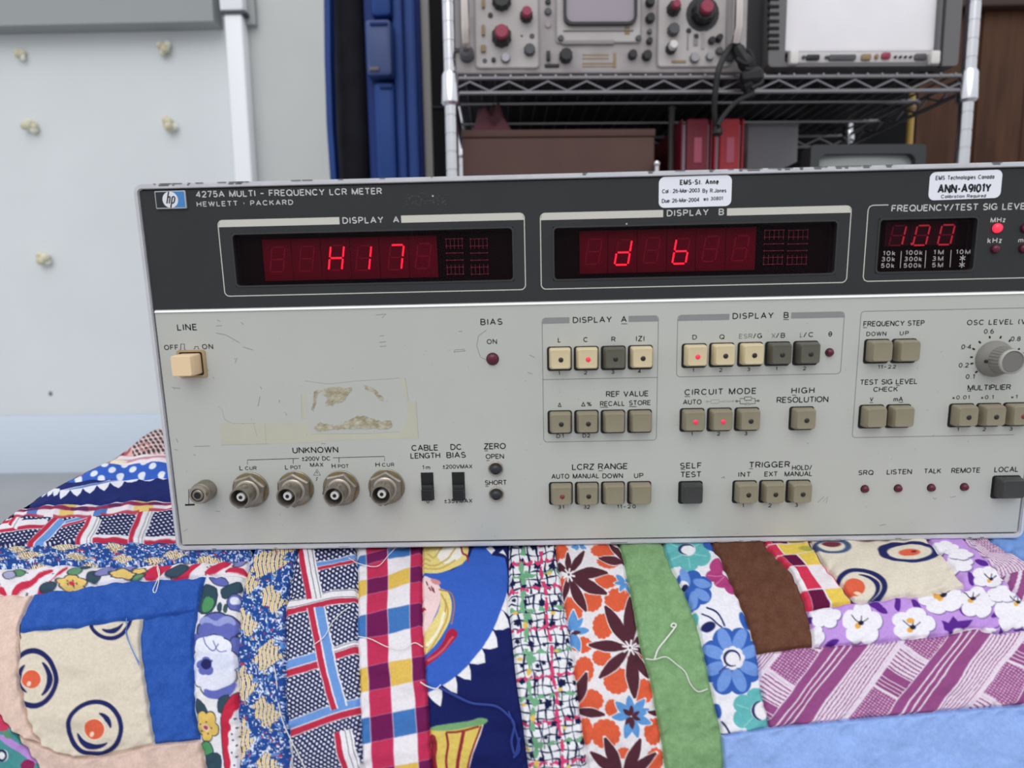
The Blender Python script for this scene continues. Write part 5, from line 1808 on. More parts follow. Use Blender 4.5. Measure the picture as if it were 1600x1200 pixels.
class Ink:
    """prints flat colours on a cloth; coordinates are X = (px - ox) * sc, Y likewise"""
    def __init__(s, px, py, base, zone=(0, 0, 1), wob=0.0, seed=0):
        ox, oy, sc = zone
        s.X, s.Y = (px - ox) * sc, (py - oy) * sc
        if wob:
            s.X, s.Y = s.X + wob * sc * (vnoise(px / 6, py / 6, seed + 1) - .5) * 2, s.Y + wob * sc * (vnoise(px / 6, py / 6, seed + 2) - .5) * 2
        s.aa = 1.25 * sc
        s.c = np.tile(np.array(base, float), (len(px), 1))
        s.sc = sc

    def put(s, a, col, idx=None):
        col = np.array(col, float)
        if idx is None:
            s.c += (col - s.c) * a[:, None]
        else:
            s.c[idx] += (col - s.c[idx]) * a[:, None]

    def cov(s, d):
        return np.clip(.5 - d / s.aa, 0, 1)

    def near(s, x0, x1, y0, y1):
        e = s.aa * 2
        return np.nonzero((s.X > x0 - e) & (s.X < x1 + e) & (s.Y > y0 - e) & (s.Y < y1 + e))[0]

    def poly(s, pts, col, smooth=0, out=None, ow=6, jit=0):
        P = np.array(pts, float)
        if jit:
            r = np.random.default_rng(len(pts))
            P = P + r.uniform(-jit, jit, P.shape)
        for _ in range(smooth):
            Q = np.roll(P, -1, 0)
            P = np.stack([P * .75 + Q * .25, P * .25 + Q * .75], 1).reshape(-1, 2)
        g = ow if out is not None else 0
        i = s.near(P[:, 0].min() - g, P[:, 0].max() + g, P[:, 1].min() - g, P[:, 1].max() + g)
        if not len(i):
            return
        x, y = s.X[i], s.Y[i]
        d = np.full(len(i), 1e9)
        ins = np.zeros(len(i), bool)
        for k in range(len(P)):
            a, b = P[k], P[(k + 1) % len(P)]
            e = b - a
            t = np.clip(((x - a[0]) * e[0] + (y - a[1]) * e[1]) / (e @ e + 1e-9), 0, 1)
            d = np.minimum(d, (x - a[0] - t * e[0]) ** 2 + (y - a[1] - t * e[1]) ** 2)
            c = ((a[1] > y) != (b[1] > y))
            xi = a[0] + (y - a[1]) * e[0] / (e[1] if abs(e[1]) > 1e-9 else 1e-9)
            ins ^= c & (x < xi)
        d = np.sqrt(d) * np.where(ins, -1, 1)
        if out is not None:
            s.put(s.cov(d - ow), out, i)
        s.put(s.cov(d), col, i)

    def ell(s, cx, cy, rx, ry, col, rot=0.0, out=None, ow=5, alpha=1.0):
        R = max(rx, ry) + (ow if out is not None else 0)
        i = s.near(cx - R, cx + R, cy - R, cy + R)
        if not len(i):
            return
        c, n = math.cos(rot), math.sin(rot)
        x, y = s.X[i] - cx, s.Y[i] - cy
        u, v = x * c + y * n, -x * n + y * c
        d = (np.sqrt((u / rx) ** 2 + (v / ry) ** 2) - 1) * min(rx, ry)
        if out is not None:
            s.put(s.cov(d - ow), out, i)
        s.put(s.cov(d) * alpha, col, i)

    def ring(s, cx, cy, rx, ry, w, col, rot=0.0, ang=None):
        R = max(rx, ry) + w
        i = s.near(cx - R, cx + R, cy - R, cy + R)
        if not len(i):
            return
        c, n = math.cos(rot), math.sin(rot)
        x, y = s.X[i] - cx, s.Y[i] - cy
        u, v = x * c + y * n, -x * n + y * c
        d = np.abs((np.sqrt((u / rx) ** 2 + (v / ry) ** 2) - 1) * min(rx, ry))
        a = s.cov(d - w / 2)
        if ang:
            th = np.degrees(np.arctan2(v / ry, u / rx)) % 360
            mid = ((ang[0] + ang[1]) / 2) % 360
            hw = (ang[1] - ang[0]) / 2
            dt = np.abs((th - mid + 180) % 360 - 180)
            taper = np.clip((hw - dt) / hw, 0, 1) ** .5
            a = np.where(dt < hw, s.cov(d - w / 2 * taper), 0)
        s.put(a, col, i)

    def line(s, pts, w, col, smooth=True):
        P = arc_pts(pts, max(6, 5 * len(pts))) if smooth and len(pts) > 2 else np.array(pts, float)
        i = s.near(P[:, 0].min() - w, P[:, 0].max() + w, P[:, 1].min() - w, P[:, 1].max() + w)
        if not len(i):
            return
        x, y = s.X[i], s.Y[i]
        d = np.full(len(i), 1e9)
        for k in range(len(P) - 1):
            a, b = P[k], P[k + 1]
            e = b - a
            t = np.clip(((x - a[0]) * e[0] + (y - a[1]) * e[1]) / (e @ e + 1e-9), 0, 1)
            d = np.minimum(d, (x - a[0] - t * e[0]) ** 2 + (y - a[1] - t * e[1]) ** 2)
        s.put(s.cov(np.sqrt(d) - w / 2), col, i)

    def petals(s, cx, cy, tips, w, col, out=None, ow=5, inner=0):
        """pointed petals from the centre to each tip"""
        for pas in ((out, ow), (col, 0)) if out is not None else ((col, 0),):
            for (tx, ty) in tips:
                a, b = np.array([cx, cy], float), np.array([tx, ty], float)
                e = b - a
                L = np.linalg.norm(e)
                n = np.array([-e[1], e[0]]) / L
                ww = w * L if w < 3 else w
                q = [a + e * inner, a + e * .25 + n * ww * .34, a + e * .5 + n * ww * .5, a + e * .75 + n * ww * .34, b + e / L * pas[1], a + e * .75 - n * ww * .34, a + e * .5 - n * ww * .5, a + e * .25 - n * ww * .34]
                if pas[1]:
                    m = np.mean(q, 0)
                    q = [p + (p - m) / (np.linalg.norm(p - m) + 1e-6) * pas[1] for p in q]
                s.poly(q, pas[0], 1)

    def bloom(s, cx, cy, rx, ry, n, col, rot=0.0, depth=.22, out=None, ow=5):
        """a flower with n rounded petals"""
        R = max(rx, ry) * 1.1 + ow
        i = s.near(cx - R, cx + R, cy - R, cy + R)
        if not len(i):
            return
        u, v = (s.X[i] - cx) / rx, (s.Y[i] - cy) / ry
        th = np.arctan2(v, u) + rot
        r = 1 - depth + depth * np.abs(np.cos(n * th / 2)) ** .7
        d = (np.sqrt(u * u + v * v) - r) * min(rx, ry)
        if out is not None:
            s.put(s.cov(d - ow), out, i)
        s.put(s.cov(d), col, i)


# -------------------------------------------------- the prints
NAVY = (36, 42, 98)
CRM = (222, 210, 190)
ROYAL = (46, 90, 180)
WHT = (234, 230, 236)
ORG = (230, 98, 66)
zA, zBq, zC, zD, zE, zG = (0, 660, 4), (0, 900, 4), (300, 840, 3.3333), (600, 840, 3.3333), (860, 840, 3.3333), (1200, 840, 3.3333)


def solid(c, amt=6):
    def f(px, py, U, V):
        k = (vnoise(px / 9, py / 9, 3) - .5) * amt + (vnoise(px / 1.6, py / 2.2, 5) - .5) * amt
        return np.tile(np.array(c, float), (len(px), 1)) + k[:, None]
    return f


def egg(s, cx, cy, rx, ry, w, r1=None, yk=None, a1=(-60, 60), a2=(150, 230), sq=1.0):
    s.ring(cx, cy, rx - w / 2, ry - w / 2, w, NAVY)
    yx, yy, yr = yk
    s.ring(cx, cy, rx * .66, ry * .66, w * 1.4, NAVY, ang=a1)
    s.ring(cx, cy, rx * .55, ry * .55, w * 1.2, NAVY, ang=a2)
    s.ell(yx, yy, yr + w * .2, (yr + w * .2) * sq, (240, 226, 208))
    s.ell(yx, yy, yr, yr * sq, ORG)
    s.ell(yx - yr * .25, yy + yr * .5 * sq, yr * .2, yr * .3 * sq, (246, 214, 190), .5)


def p_eggs(px, py, U, V):
    s = Ink(px, py, CRM, zBq)
    egg(s, 205, 640, 157, 186, 28, yk=(196, 645, 57), a1=(-55, 60), a2=(120, 235))
    egg(s, 598, 950, 178, 177, 28, yk=(595, 955, 63), a1=(50, 165), a2=(-75, 0))
    egg(s, 690, 250, 146, 152, 22, yk=(690, 235, 52), a1=(30, 120), a2=(200, 250))
    s.line([(800, 300), (798, 380), (830, 470), (870, 540)], 5, (90, 130, 200))
    return s.c


def p_eggs2(px, py, U, V):
    s = Ink(px, py, (226, 215, 196), zG)
    s.ring(735, 80, 138, 46, 14, NAVY)
    s.ring(690, 68, 95, 36, 22, NAVY, ang=(130, 290))
    s.ell(735, 82, 56, 18, ORG)
    s.ell(758, 78, 14, 6, (120, 50, 60))
    s.ring(480, 262, 124, 88, 20, NAVY)
    s.ring(478, 268, 92, 70, 20, NAVY, ang=(-95, 60))
    s.ell(448, 265, 56, 46, ORG)
    s.ell(465, 296, 20, 9, (246, 220, 190), .3)
    s.ring(330, 50, 88, 30, 11, (70, 90, 130))
    s.ell(330, 40, 50, 14, (120, 50, 60))
    return s.c


def p_pansy(px, py, U, V):
    s = Ink(px, py, (228, 226, 230), zBq, .5, 4)
    DG, GRN, PER, LAV, INK_, YL = (52, 78, 92), (78, 150, 96), (98, 106, 186), (222, 224, 240), (44, 52, 78), (228, 190, 94)
    s.poly([(1250, 60), (1330, 70), (1365, 100), (1340, 210), (1270, 240), (1225, 200), (1235, 110)], DG, 1, INK_, 6)
    s.poly([(1300, 130), (1345, 150), (1320, 215), (1260, 230), (1265, 170)], GRN, 1)
    s.poly([(1310, 0), (1400, 20), (1440, 60), (1380, 75), (1320, 40)], PER, 1, INK_, 5)
    s.poly([(1380, 100), (1420, 70), (1500, 40), (1520, 90), (1450, 130), (1400, 150)], DG, 1, INK_, 5)
    s.poly([(1360, 170), (1390, 165), (1390, 230), (1355, 225)], DG, 1)
    s.poly([(1400, 180), (1430, 175), (1420, 235), (1395, 230)], (60, 90, 90), 1)
    s.ell(1480, 170, 55, 50, PER, 0, INK_, 5)
    s.ell(1470, 160, 30, 26, LAV)
    s.bloom(1365, 330, 132, 100, 4, PER, .4, .14, INK_, 8)
    s.poly([(1240, 270), (1290, 245), (1350, 290), (1400, 245), (1470, 265), (1470, 320), (1260, 320)], (150, 158, 216), 2)
    s.poly([(1250, 300), (1300, 285), (1360, 320), (1420, 290), (1470, 310), (1480, 390), (1250, 390)], PER, 2)
    s.ell(1218, 440, 55, 80, PER)
    s.ell(1475, 440, 40, 60, PER, 0, INK_, 4)
    s.bloom(1340, 560, 150, 190, 9, LAV, .2, .12, INK_, 6)
    s.bloom(1335, 430, 110, 60, 5, (232, 234, 246), .1, .15)
    s.line([(1270, 380), (1300, 440), (1340, 470), (1370, 430)], 7, PER)
    s.line([(1340, 410), (1370, 470), (1420, 470)], 6, PER)
    s.bloom(1290, 565, 62, 60, 5, PER, .3, .2)
    s.ell(1292, 552, 34, 32, (40, 44, 100))
    s.ell(1335, 535, 12, 12, (60, 60, 130))
    s.bloom(1390, 540, 70, 60, 4, (214, 218, 238), .6, .2)
    s.poly([(1270, 700), (1340, 720), (1430, 690), (1480, 650), (1470, 740), (1380, 775), (1290, 760)], PER, 2)
    s.poly([(1220, 760), (1275, 790), (1310, 860), (1235, 880)], DG, 1, INK_, 5)
    s.poly([(1385, 755), (1450, 740), (1420, 820), (1380, 860), (1365, 800)], DG, 1, INK_, 5)
    s.bloom(1295, 935, 76, 100, 5, YL, .9, .3, INK_, 6)
    s.ell(1288, 948, 22, 24, (240, 220, 200))
    s.ell(1288, 948, 13, 14, (200, 70, 90))
    for k in range(5):
        s.ell(1288 + 36 * math.cos(k * 1.26), 948 + 40 * math.sin(k * 1.26), 5, 5, INK_)
    s.poly([(1250, 1050), (1300, 1030), (1340, 1110), (1300, 1150), (1260, 1110)], GRN, 1, INK_, 6)
    s.poly([(1270, 1130), (1350, 1100), (1390, 1130), (1380, 1300), (1300, 1350)], DG, 1, INK_, 5)
    s.poly([(1500, 720), (1440, 760), (1400, 830), (1385, 950), (1395, 1080), (1430, 1290), (1600, 1290), (1600, 700)], (205, 42, 70), 1, INK_, 5)
    s.poly([(1530, 820), (1480, 830), (1462, 880), (1440, 900), (1450, 950), (1425, 985), (1440, 1040), (1425, 1080), (1450, 1130), (1440, 1290), (1620, 1290), (1620, 820)], WHT, 1)
    for x, y in ((1475, 890), (1455, 985), (1480, 950), (1460, 1025), (1480, 1060), (1455, 1100), (1490, 1010), (1480, 1130), (1470, 1180)):
        s.ell(x, y, 6, 6, INK_)
    return s.c


def paisley(zone, diamonds, stretch=1.0):
    def f(px, py, U, V):
        s = Ink(px, py, (34, 74, 152), zone, .6, 9)
        n1 = vnoise(px / 2.4, py / (2.8 * stretch), 21)
        s.put(np.clip((n1 - .74) * 12, 0, 1), (226, 230, 242))
        n2 = vnoise(px / 7 + 9, py / (6 * stretch), 23)
        n3 = vnoise(px / 2.0 + py / 3, py / (3.5 * stretch) - px / 5, 25)
        s.put(np.clip((n2 - .62) * 9, 0, 1) * np.clip((n3 - .45) * 6, 0, 1), (214, 224, 244))
        s.put(np.clip((vnoise(px / 5 + 50, py / (5 * stretch) + 7, 29) - .80) * 12, 0, 1), (90, 140, 214))
        s.put(np.clip((vnoise(px / 6 + 11, py / (6 * stretch) + 37, 31) - .86) * 14, 0, 1), (186, 52, 84))
        for (cx, cy, rx, ry, sk) in diamonds:
            i = s.near(cx - rx * 1.3, cx + rx * 1.3, cy - ry, cy + ry)
            if not len(i):
                continue
            x, y = s.X[i], s.Y[i]
            u, v = (x - cx - sk * (y - cy)) / rx, (y - cy) / ry
            d = (np.abs(u) + np.abs(v) * .9 + .18 * np.sin(9 * v + 5 * u) - 1) * min(rx, ry)
            a = s.cov(d)
            ph = (x + 5 * np.sin(y / 18)) / (22 if zone is zC else 30) * 2 * math.pi
            if zone is zA:
                ph = (x * .75 + y * 1.5 + 4 * np.sin(x / 20)) / 17 * 2 * math.pi
            w = np.sin(ph)
            col = np.where((w > .2)[:, None], np.array((226, 192, 120.)), np.where((w > -.72)[:, None], np.array((236, 230, 226.)), np.array((50, 52, 80.))))
            s.c[i] += (col - s.c[i]) * a[:, None]
        return s.c
    return f


DIA_M = [(360, 150, 60, 70, -.2), (420, 130, 80, 60, 0), (300, 240, 50, 70, .1), (425, 330, 70, 80, .25), (285, 450, 62, 75, .3), (395, 620, 82, 85, -.2), (275, 770, 60, 95, .05), (385, 915, 82, 85, .2), (265, 1060, 50, 110, 0), (400, 1200, 70, 75, .2), (280, 1330, 60, 80, 0), (480, 60, 70, 40, 0)]
DIA_G = [(110, 790, 70, 26, .3), (400, 780, 90, 30, 0), (180, 830, 90, 28, -.3), (480, 840, 80, 24, .4), (720, 780, 70, 26, 0), (770, 850, 75, 26, .3), (1090, 830, 85, 30, -.2), (960, 860, 70, 20, 0), (240, 895, 80, 18, 0), (1300, 860, 90, 26, .2), (560, 890, 70, 18, .2), (-60, 850, 80, 30, 0), (-200, 880, 90, 30, .1)]


def navydots(zone, pitch, ang, sq, rad):
    def dots(s):
        c, n = math.cos(ang), math.sin(ang)
        y = s.Y / sq
        u, v = (s.X * c + y * n) / pitch, (-s.X * n + y * c) / pitch
        v2 = v
        ro = np.floor(v2)
        u2 = u + .5 * (ro % 2)
        du, dv = (u2 - np.floor(u2) - .5) * pitch, (v2 - ro - .5) * pitch
        s.put(np.clip(.5 - (np.hypot(du, dv) - rad) / s.aa / .9, 0, 1), (232, 234, 246))
    return dots


RD, LB, BK = (196, 46, 74), (106, 152, 220), (60, 62, 74)


def band(s, pts, prof, t0=None):
    """stripes running beside the polyline pts: prof = [(from, to, colour)] in offsets"""
    P = arc_pts(pts, 30)
    d = np.full(len(s.X), 1e9)
    sg = np.zeros(len(s.X))
    for k in range(len(P) - 1):
        a, b = P[k], P[k + 1]
        e = b - a
        tt = ((s.X - a[0]) * e[0] + (s.Y - a[1]) * e[1]) / (e @ e + 1e-9)
        t = np.clip(tt, 0, 1)
        dd = np.hypot(s.X - a[0] - t * e[0], s.Y - a[1] - t * e[1])
        m = dd < d
        d = np.where(m, dd, d)
        c = e[0] * (s.Y - a[1]) - e[1] * (s.X - a[0])
        over = (k == 0) & (tt < -.05) | (k == len(P) - 2) & (tt > 1.05)
        sg = np.where(m, np.where(over, 1e6, np.sign(c)), sg)
    o = d * sg
    for f0, f1, col in prof:
        s.put(np.clip(.5 + (o - f0) / s.aa, 0, 1) * np.clip(.5 + (f1 - o) / s.aa, 0, 1), col)


def p_navyplaid(px, py, U, V):
    s = Ink(px, py, (40, 44, 88), zC, .35, 2)
    navydots(zC, 21, .62, 1.0, 6.2)(s)
    W = WHT
    rb = [(-30, 22, W), (-26, -2, LB), (2, 20, RD)]
    wb = [(-34, 22, W), (-26, -23, BK), (-12, -9, BK), (2, 20, RD)]
    # horizontals: positive offset is below
    band(s, [(610, 165), (700, 145), (790, 125), (870, 110)], [(-26, 20, W), (-22, -2, LB), (1, 17, RD)])
    band(s, [(480, 384), (600, 355), (720, 318), (880, 305)], [(-44, 34, W), (-40, -37, BK), (-6, -3, BK), (2, 30, RD)])
    band(s, [(480, 694), (600, 660), (665, 640)], [(-48, 40, W), (-44, -3, LB), (2, 36, RD)])
    band(s, [(735, 600), (800, 580), (880, 562)], [(-30, 40, W), (-24, -21, BK), (-6, -3, BK), (2, 36, RD)])
    band(s, [(490, 1008), (620, 960), (760, 910), (890, 880)], [(-48, 40, W), (-44, -3, LB), (2, 36, RD)])
    band(s, [(500, 1330), (650, 1290), (800, 1240), (900, 1215)], [(-44, 40, W), (-40, -37, BK), (2, 36, RD)])
    # verticals: positive offset is to the left
    band(s, [(578, 50), (598, 170), (618, 270), (626, 318)], [(-56, 32, W), (-46, -43, BK), (-22, -19, BK), (2, 30, RD)])
    band(s, [(635, 370), (665, 520), (700, 700), (755, 890)], [(-60, 34, W), (-52, -8, LB), (0, 30, RD)])
    band(s, [(770, 1010), (795, 1120), (820, 1220), (850, 1400)], [(-68, 36, W), (-56, -53, BK), (-30, -27, BK), (2, 32, RD)])
    band(s, [(478, 1000), (500, 1060), (520, 1200), (540, 1400)], [(-14, 30, W), (-8, -5, BK)])
    return s.c


def p_navyplaid_left(px, py, U, V):
    s = Ink(px, py, (40, 44, 88), zA, .35, 2)
    navydots(zA, 25, .9, .8, 6.4)(s)
    W = WHT
    band(s, [(-260, 690), (0, 665), (150, 650), (290, 636), (300, 634)], [(-30, 24, W), (2, 20, RD)])
    band(s, [(-260, 640), (0, 628), (110, 612)], [(-14, 12, W), (-8, 8, RD)])
    band(s, [(390, 640), (480, 615), (560, 590), (640, 570), (760, 560), (870, 560)], [(-20, 16, W), (2, 14, RD), (-16, -2, LB)])
    band(s, [(560, 745), (700, 738), (900, 735), (1110, 728)], [(-26, 40, W), (-8, 14, RD)])
    band(s, [(870, 560), (1000, 540), (1200, 530)], [(-22, 16, W), (-6, -3, BK)])
    band(s, [(370, 585), (300, 655), (240, 710), (180, 770)], [(-56, 24, W), (-50, -10, LB), (-4, 22, RD)])
    band(s, [(575, 590), (545, 660), (510, 720), (490, 770)], [(-70, 26, W), (-60, -57, BK), (-40, -37, BK), (-2, 24, RD)])
    band(s, [(905, 530), (870, 620), (840, 690), (820, 770)], [(-66, 30, W), (-56, -53, BK), (-36, -33, BK), (-4, 26, RD)])
    band(s, [(110, 590), (90, 620), (70, 650)], [(-40, 22, W), (-20, -17, BK), (0, 20, RD)])
    band(s, [(-40, 660), (-80, 730), (-110, 790)], [(-46, 24, W), (-40, -10, LB), (0, 22, RD)])
    return s.c


def p_gingham(px, py, U, V):
    s = Ink(px, py, (232, 226, 232), zC, .3, 6)
    MAG, MAR, YE, BL = (200, 48, 88), (116, 28, 86), (226, 186, 82), (64, 118, 190)
    Yc = s.Y + (U - .63) * 70
    rows = [(-140, -60, 'y'), (60, 108, 'b'), (180, 262, 'y'), (370, 490, 'b'), (640, 765, 'y'), (900, 1032, 'b'), (1175, 1305, 'y'), (1430, 1560, 'b')]
    strong = np.zeros(len(px))
    for y0, y1, k in rows:
        a = np.clip(.5 + (Yc - y0) / s.aa, 0, 1) * np.clip(.5 + (y1 - Yc) / s.aa, 0, 1)
        s.put(a, YE if k == 'y' else BL)
        strong = np.maximum(strong, a)
    u1, u2, u3 = .14, .47, .815
    au = 1.25 / 105
    red = np.clip(.5 + (U - u1) / au, 0, 1) * np.clip(.5 + (u2 - U) / au, 0, 1) + np.clip(.5 + (U - u3) / au, 0, 1)
    s.put(red, MAG)
    s.put(red * strong, MAR)
    for uu in (u1, u2, u3):
        s.put(np.clip(.5 - (np.abs(U - uu) - .008) / au, 0, 1) * .55, (236, 224, 232))
    for y0, y1, k in rows:
        for yy in (y0, y1):
            s.put(np.clip(.5 - (np.abs(Yc - yy) - 2) / s.aa, 0, 1) * .35, (230, 200, 220))
    s.c *= (1 + .05 * np.sin(px * 2.1) * np.sin(py * 2.3))[:, None]
    return s.c


def p_picture(px, py, U, V):
    s = Ink(px, py, (26, 34, 96), zD, .2, 8)
    BLU, SC, YL, SK, INKR = (54, 98, 200), (236, 234, 238), (232, 212, 128), (242, 208, 208), (160, 44, 66)
    for (x0, y0, x1, y1, tx, ty) in ((645, 290, 615, 385, 668, 400), (622, 395, 575, 480, 655, 475), (570, 490, 510, 575, 592, 572), (508, 580, 445, 655, 530, 655), (440, 660, 375, 715, 452, 742), (370, 725, 310, 775, 380, 812), (300, 790, 230, 825, 296, 880)):
        s.poly([(x0 - 50, y0 - 40), (x0 + 2, y0 - 2), (x0 + (tx - x0) * .5 + 6, y0 + (ty - y0) * .45 - 3), (tx, ty), (x1 + (tx - x1) * .5 + 4, y1 + (ty - y1) * .5 + 8), (x1 + 4, y1 + 2), (x1 - 50, y1 - 40)], SC, 0)
    s.poly([(100, 170), (330, 190), (440, 130), (470, 45), (540, 30), (600, 90), (640, 120), (650, 250), (620, 360), (570, 480), (492, 605), (412, 695), (312, 768), (215, 815), (100, 790)], BLU, 1)
    s.poly([(520, 40), (560, 95), (640, 115), (660, 60), (640, 20)], (26, 34, 96), 0)
    s.poly([(530, 60), (560, 90), (580, 70), (560, 50)], SC, 0)
    s.poly([(600, 85), (640, 105), (620, 70)], SC, 0)
    # bonnet of pale hair above
    s.poly([(150, 0), (430, 10), (445, 60), (430, 140), (340, 175), (260, 195), (150, 185)], YL, 1)
    s.poly([(270, 60), (390, 50), (420, 110), (330, 150), (280, 120)], (240, 236, 226), 1)
    for pts in ([(200, 140), (260, 150), (330, 120), (370, 70)], [(210, 165), (290, 165), (370, 130)], [(230, 90), (260, 110), (300, 60)], [(200, 110), (240, 128)]):
        s.line(pts, 9, (206, 176, 96))
    s.line([(400, 55), (410, 95), (430, 105), (440, 130)], 9, INKR)
    # face and hair of the printed child
    s.poly([(150, 205), (240, 208), (300, 260), (300, 340), (260, 440), (210, 520), (150, 520)], SK, 2)
    s.poly([(235, 215), (290, 225), (300, 250), (260, 250)], (214, 140, 140), 1)
    s.poly([(285, 262), (340, 290), (360, 360), (345, 440), (300, 520), (250, 575), (200, 620), (190, 520), (240, 470), (285, 400), (300, 330)], YL, 2)
    for pts in ([(300, 300), (325, 370), (290, 470), (220, 570)], [(320, 330), (335, 400), (300, 490), (230, 590)]):
        s.line(pts, 8, (200, 160, 84))
    s.line([(315, 400), (290, 480), (225, 560)], 14, (244, 238, 208))
    s.line([(290, 275), (352, 300), (368, 370), (352, 450)], 7, (180, 120, 70))
    for pts in ([(222, 238), (228, 252)], [(235, 265), (245, 280)], [(248, 262), (256, 284)], [(258, 270), (264, 290)]):
        s.line(pts, 6, (120, 40, 50), False)
    s.poly([(190, 365), (215, 372), (226, 384), (196, 388)], (176, 56, 70), 1)
    s.line([(188, 350), (205, 330)], 5, (150, 60, 70), False)
    s.poly([(190, 660), (230, 620), (300, 560), (340, 470), (380, 480), (385, 520), (330, 580), (260, 640), (200, 680)], (176, 34, 66), 1)
    s.line([(230, 640), (300, 590), (360, 520)], 12, (206, 90, 110))
    # bucket
    s.poly([(200, 1005), (400, 985), (515, 965), (495, 1030), (460, 1120), (430, 1230), (410, 1400), (200, 1400)], YL, 0, SC, 6)
    s.poly([(200, 1005), (400, 985), (515, 965), (495, 1030), (460, 1120), (430, 1230), (410, 1400), (200, 1400)], (224, 196, 92))
    for pts, w in (([(255, 1040), (262, 1090), (255, 1160), (275, 1260)], 36), ([(328, 1015), (335, 1080), (325, 1160), (335, 1280)], 12), ([(415, 1010), (402, 1080), (385, 1170), (375, 1300)], 18), ([(505, 985), (470, 1080), (440, 1180), (420, 1320)], 10)):
        s.line(pts, w, (150, 40, 52))
    s.line([(330, 1012), (400, 1008), (490, 985)], 12, (150, 60, 50))
    s.poly([(225, 1000), (260, 980), (330, 970), (400, 962), (450, 955), (500, 935), (550, 945), (520, 975), (450, 985), (380, 1000), (290, 1005)], (116, 164, 110), 1)
    # frayed dark thread
    s.line([(290, 785), (380, 830), (470, 860), (580, 870), (640, 910), (680, 960)], 7, (20, 24, 60))
    return s.c


def p_scribble(px, py, U, V):
    s = Ink(px, py, (234, 234, 238), zD, .55, 12)
    X, Y = s.X, s.Y
    nv = (24, 30, 72)
    xb = X - (Y - 50) * np.where(Y > 300, .11, .05)           # runs with the strip
    rnd = np.random.default_rng(3)
    for k in range(6):
        x0 = 662 + k * 44
        w = 5 + 3 * np.sin(Y / 31 + k * 2)
        s.put(np.clip(.5 - (np.abs(xb - x0 - 5 * np.sin(Y / 23 + k)) - w * .7) / s.aa, 0, 1), nv)
        if k % 2:
            s.put(np.clip(.5 - (np.abs(xb - x0 - 14 - 4 * np.sin(Y / 17 + k)) - 2.2) / s.aa, 0, 1) * (np.sin(Y / 40 + k) > -.3), nv)
    for k in range(36):
        y0 = 60 + k * 43 - (X - 650) * .10
        s.put(np.clip(.5 - (np.abs(Y - y0 - 5 * np.sin(X / 21 + k * 1.7)) - 3.2 - 1.4 * np.sin(X / 13 + k)) / s.aa, 0, 1), nv)
    for k in range(62):
        cx, cy = 650 + (k % 5) * 66 + rnd.uniform(-20, 20), 50 + (k // 5) * 100 + rnd.uniform(-20, 20)
        cx += (cy - 50) * .11
        r = rnd.uniform(10, 22)
        s.bloom(cx, cy, r, r * rnd.uniform(.8, 1.3), 5, nv, rnd.uniform(0, 6), .35)
    PK, GR, YE = (218, 62, 112), (112, 172, 130), (230, 188, 84)
    for k, yp in enumerate((128, 270, 480, 728, 968, 1185, 1420)):
        y0 = yp - (X - 780) * .12
        s.put(np.clip(.5 - (np.abs(Y - y0 - 6 * np.sin(X / 9)) - 8 - 3 * np.sin(X / 7 + k)) / s.aa, 0, 1) * (np.sin(X / 9.0 + k * 2) > -.82), PK)
        y1 = (190, 375, 600, 835, 1080, 1300, 1500)[k] - (X - 780) * .12
        s.put(np.clip(.5 - (np.abs(Y - y1 - 5 * np.sin(X / 12)) - 8 - 4 * np.sin(X / 8)) / s.aa, 0, 1) * (np.sin(X / 12.0 + k) > -.75), GR)
    xg = 722 + np.clip(Y - 300, 0, None) * .082 + 6 * np.sin(Y / 33)
    s.put(np.clip(.5 - (np.abs(X - xg) - 10 - 4 * np.sin(Y / 11)) / s.aa, 0, 1) * (np.sin(Y / 24) > -.8), GR)
    for k in range(12):
        s.bloom(752 + (k * 227 - 300) * .0 + max(0, 135 + k * 227 - 300) * .085 - 10, 190 + k * 227 * .98, 26, 22, 4, GR, k, .3)
        s.ell(735 + max(0, k * 240) * .083, 460 + k * 240, 12, 18, YE)
        s.ell(860 + max(0, k * 200) * .10, 190 + k * 200, 12, 9, YE)
        s.ell(685 + k * 21, 400 + k * 235, 14, 10, YE)
    xp = 812 + (Y - 60) * .108 + 6 * np.sin(Y / 40)
    s.put(np.clip(.5 - (np.abs(X - xp) - 8 - 3 * np.sin(Y / 9)) / s.aa, 0, 1) * (np.sin(Y / 13) > -.85), PK)
    return s.c


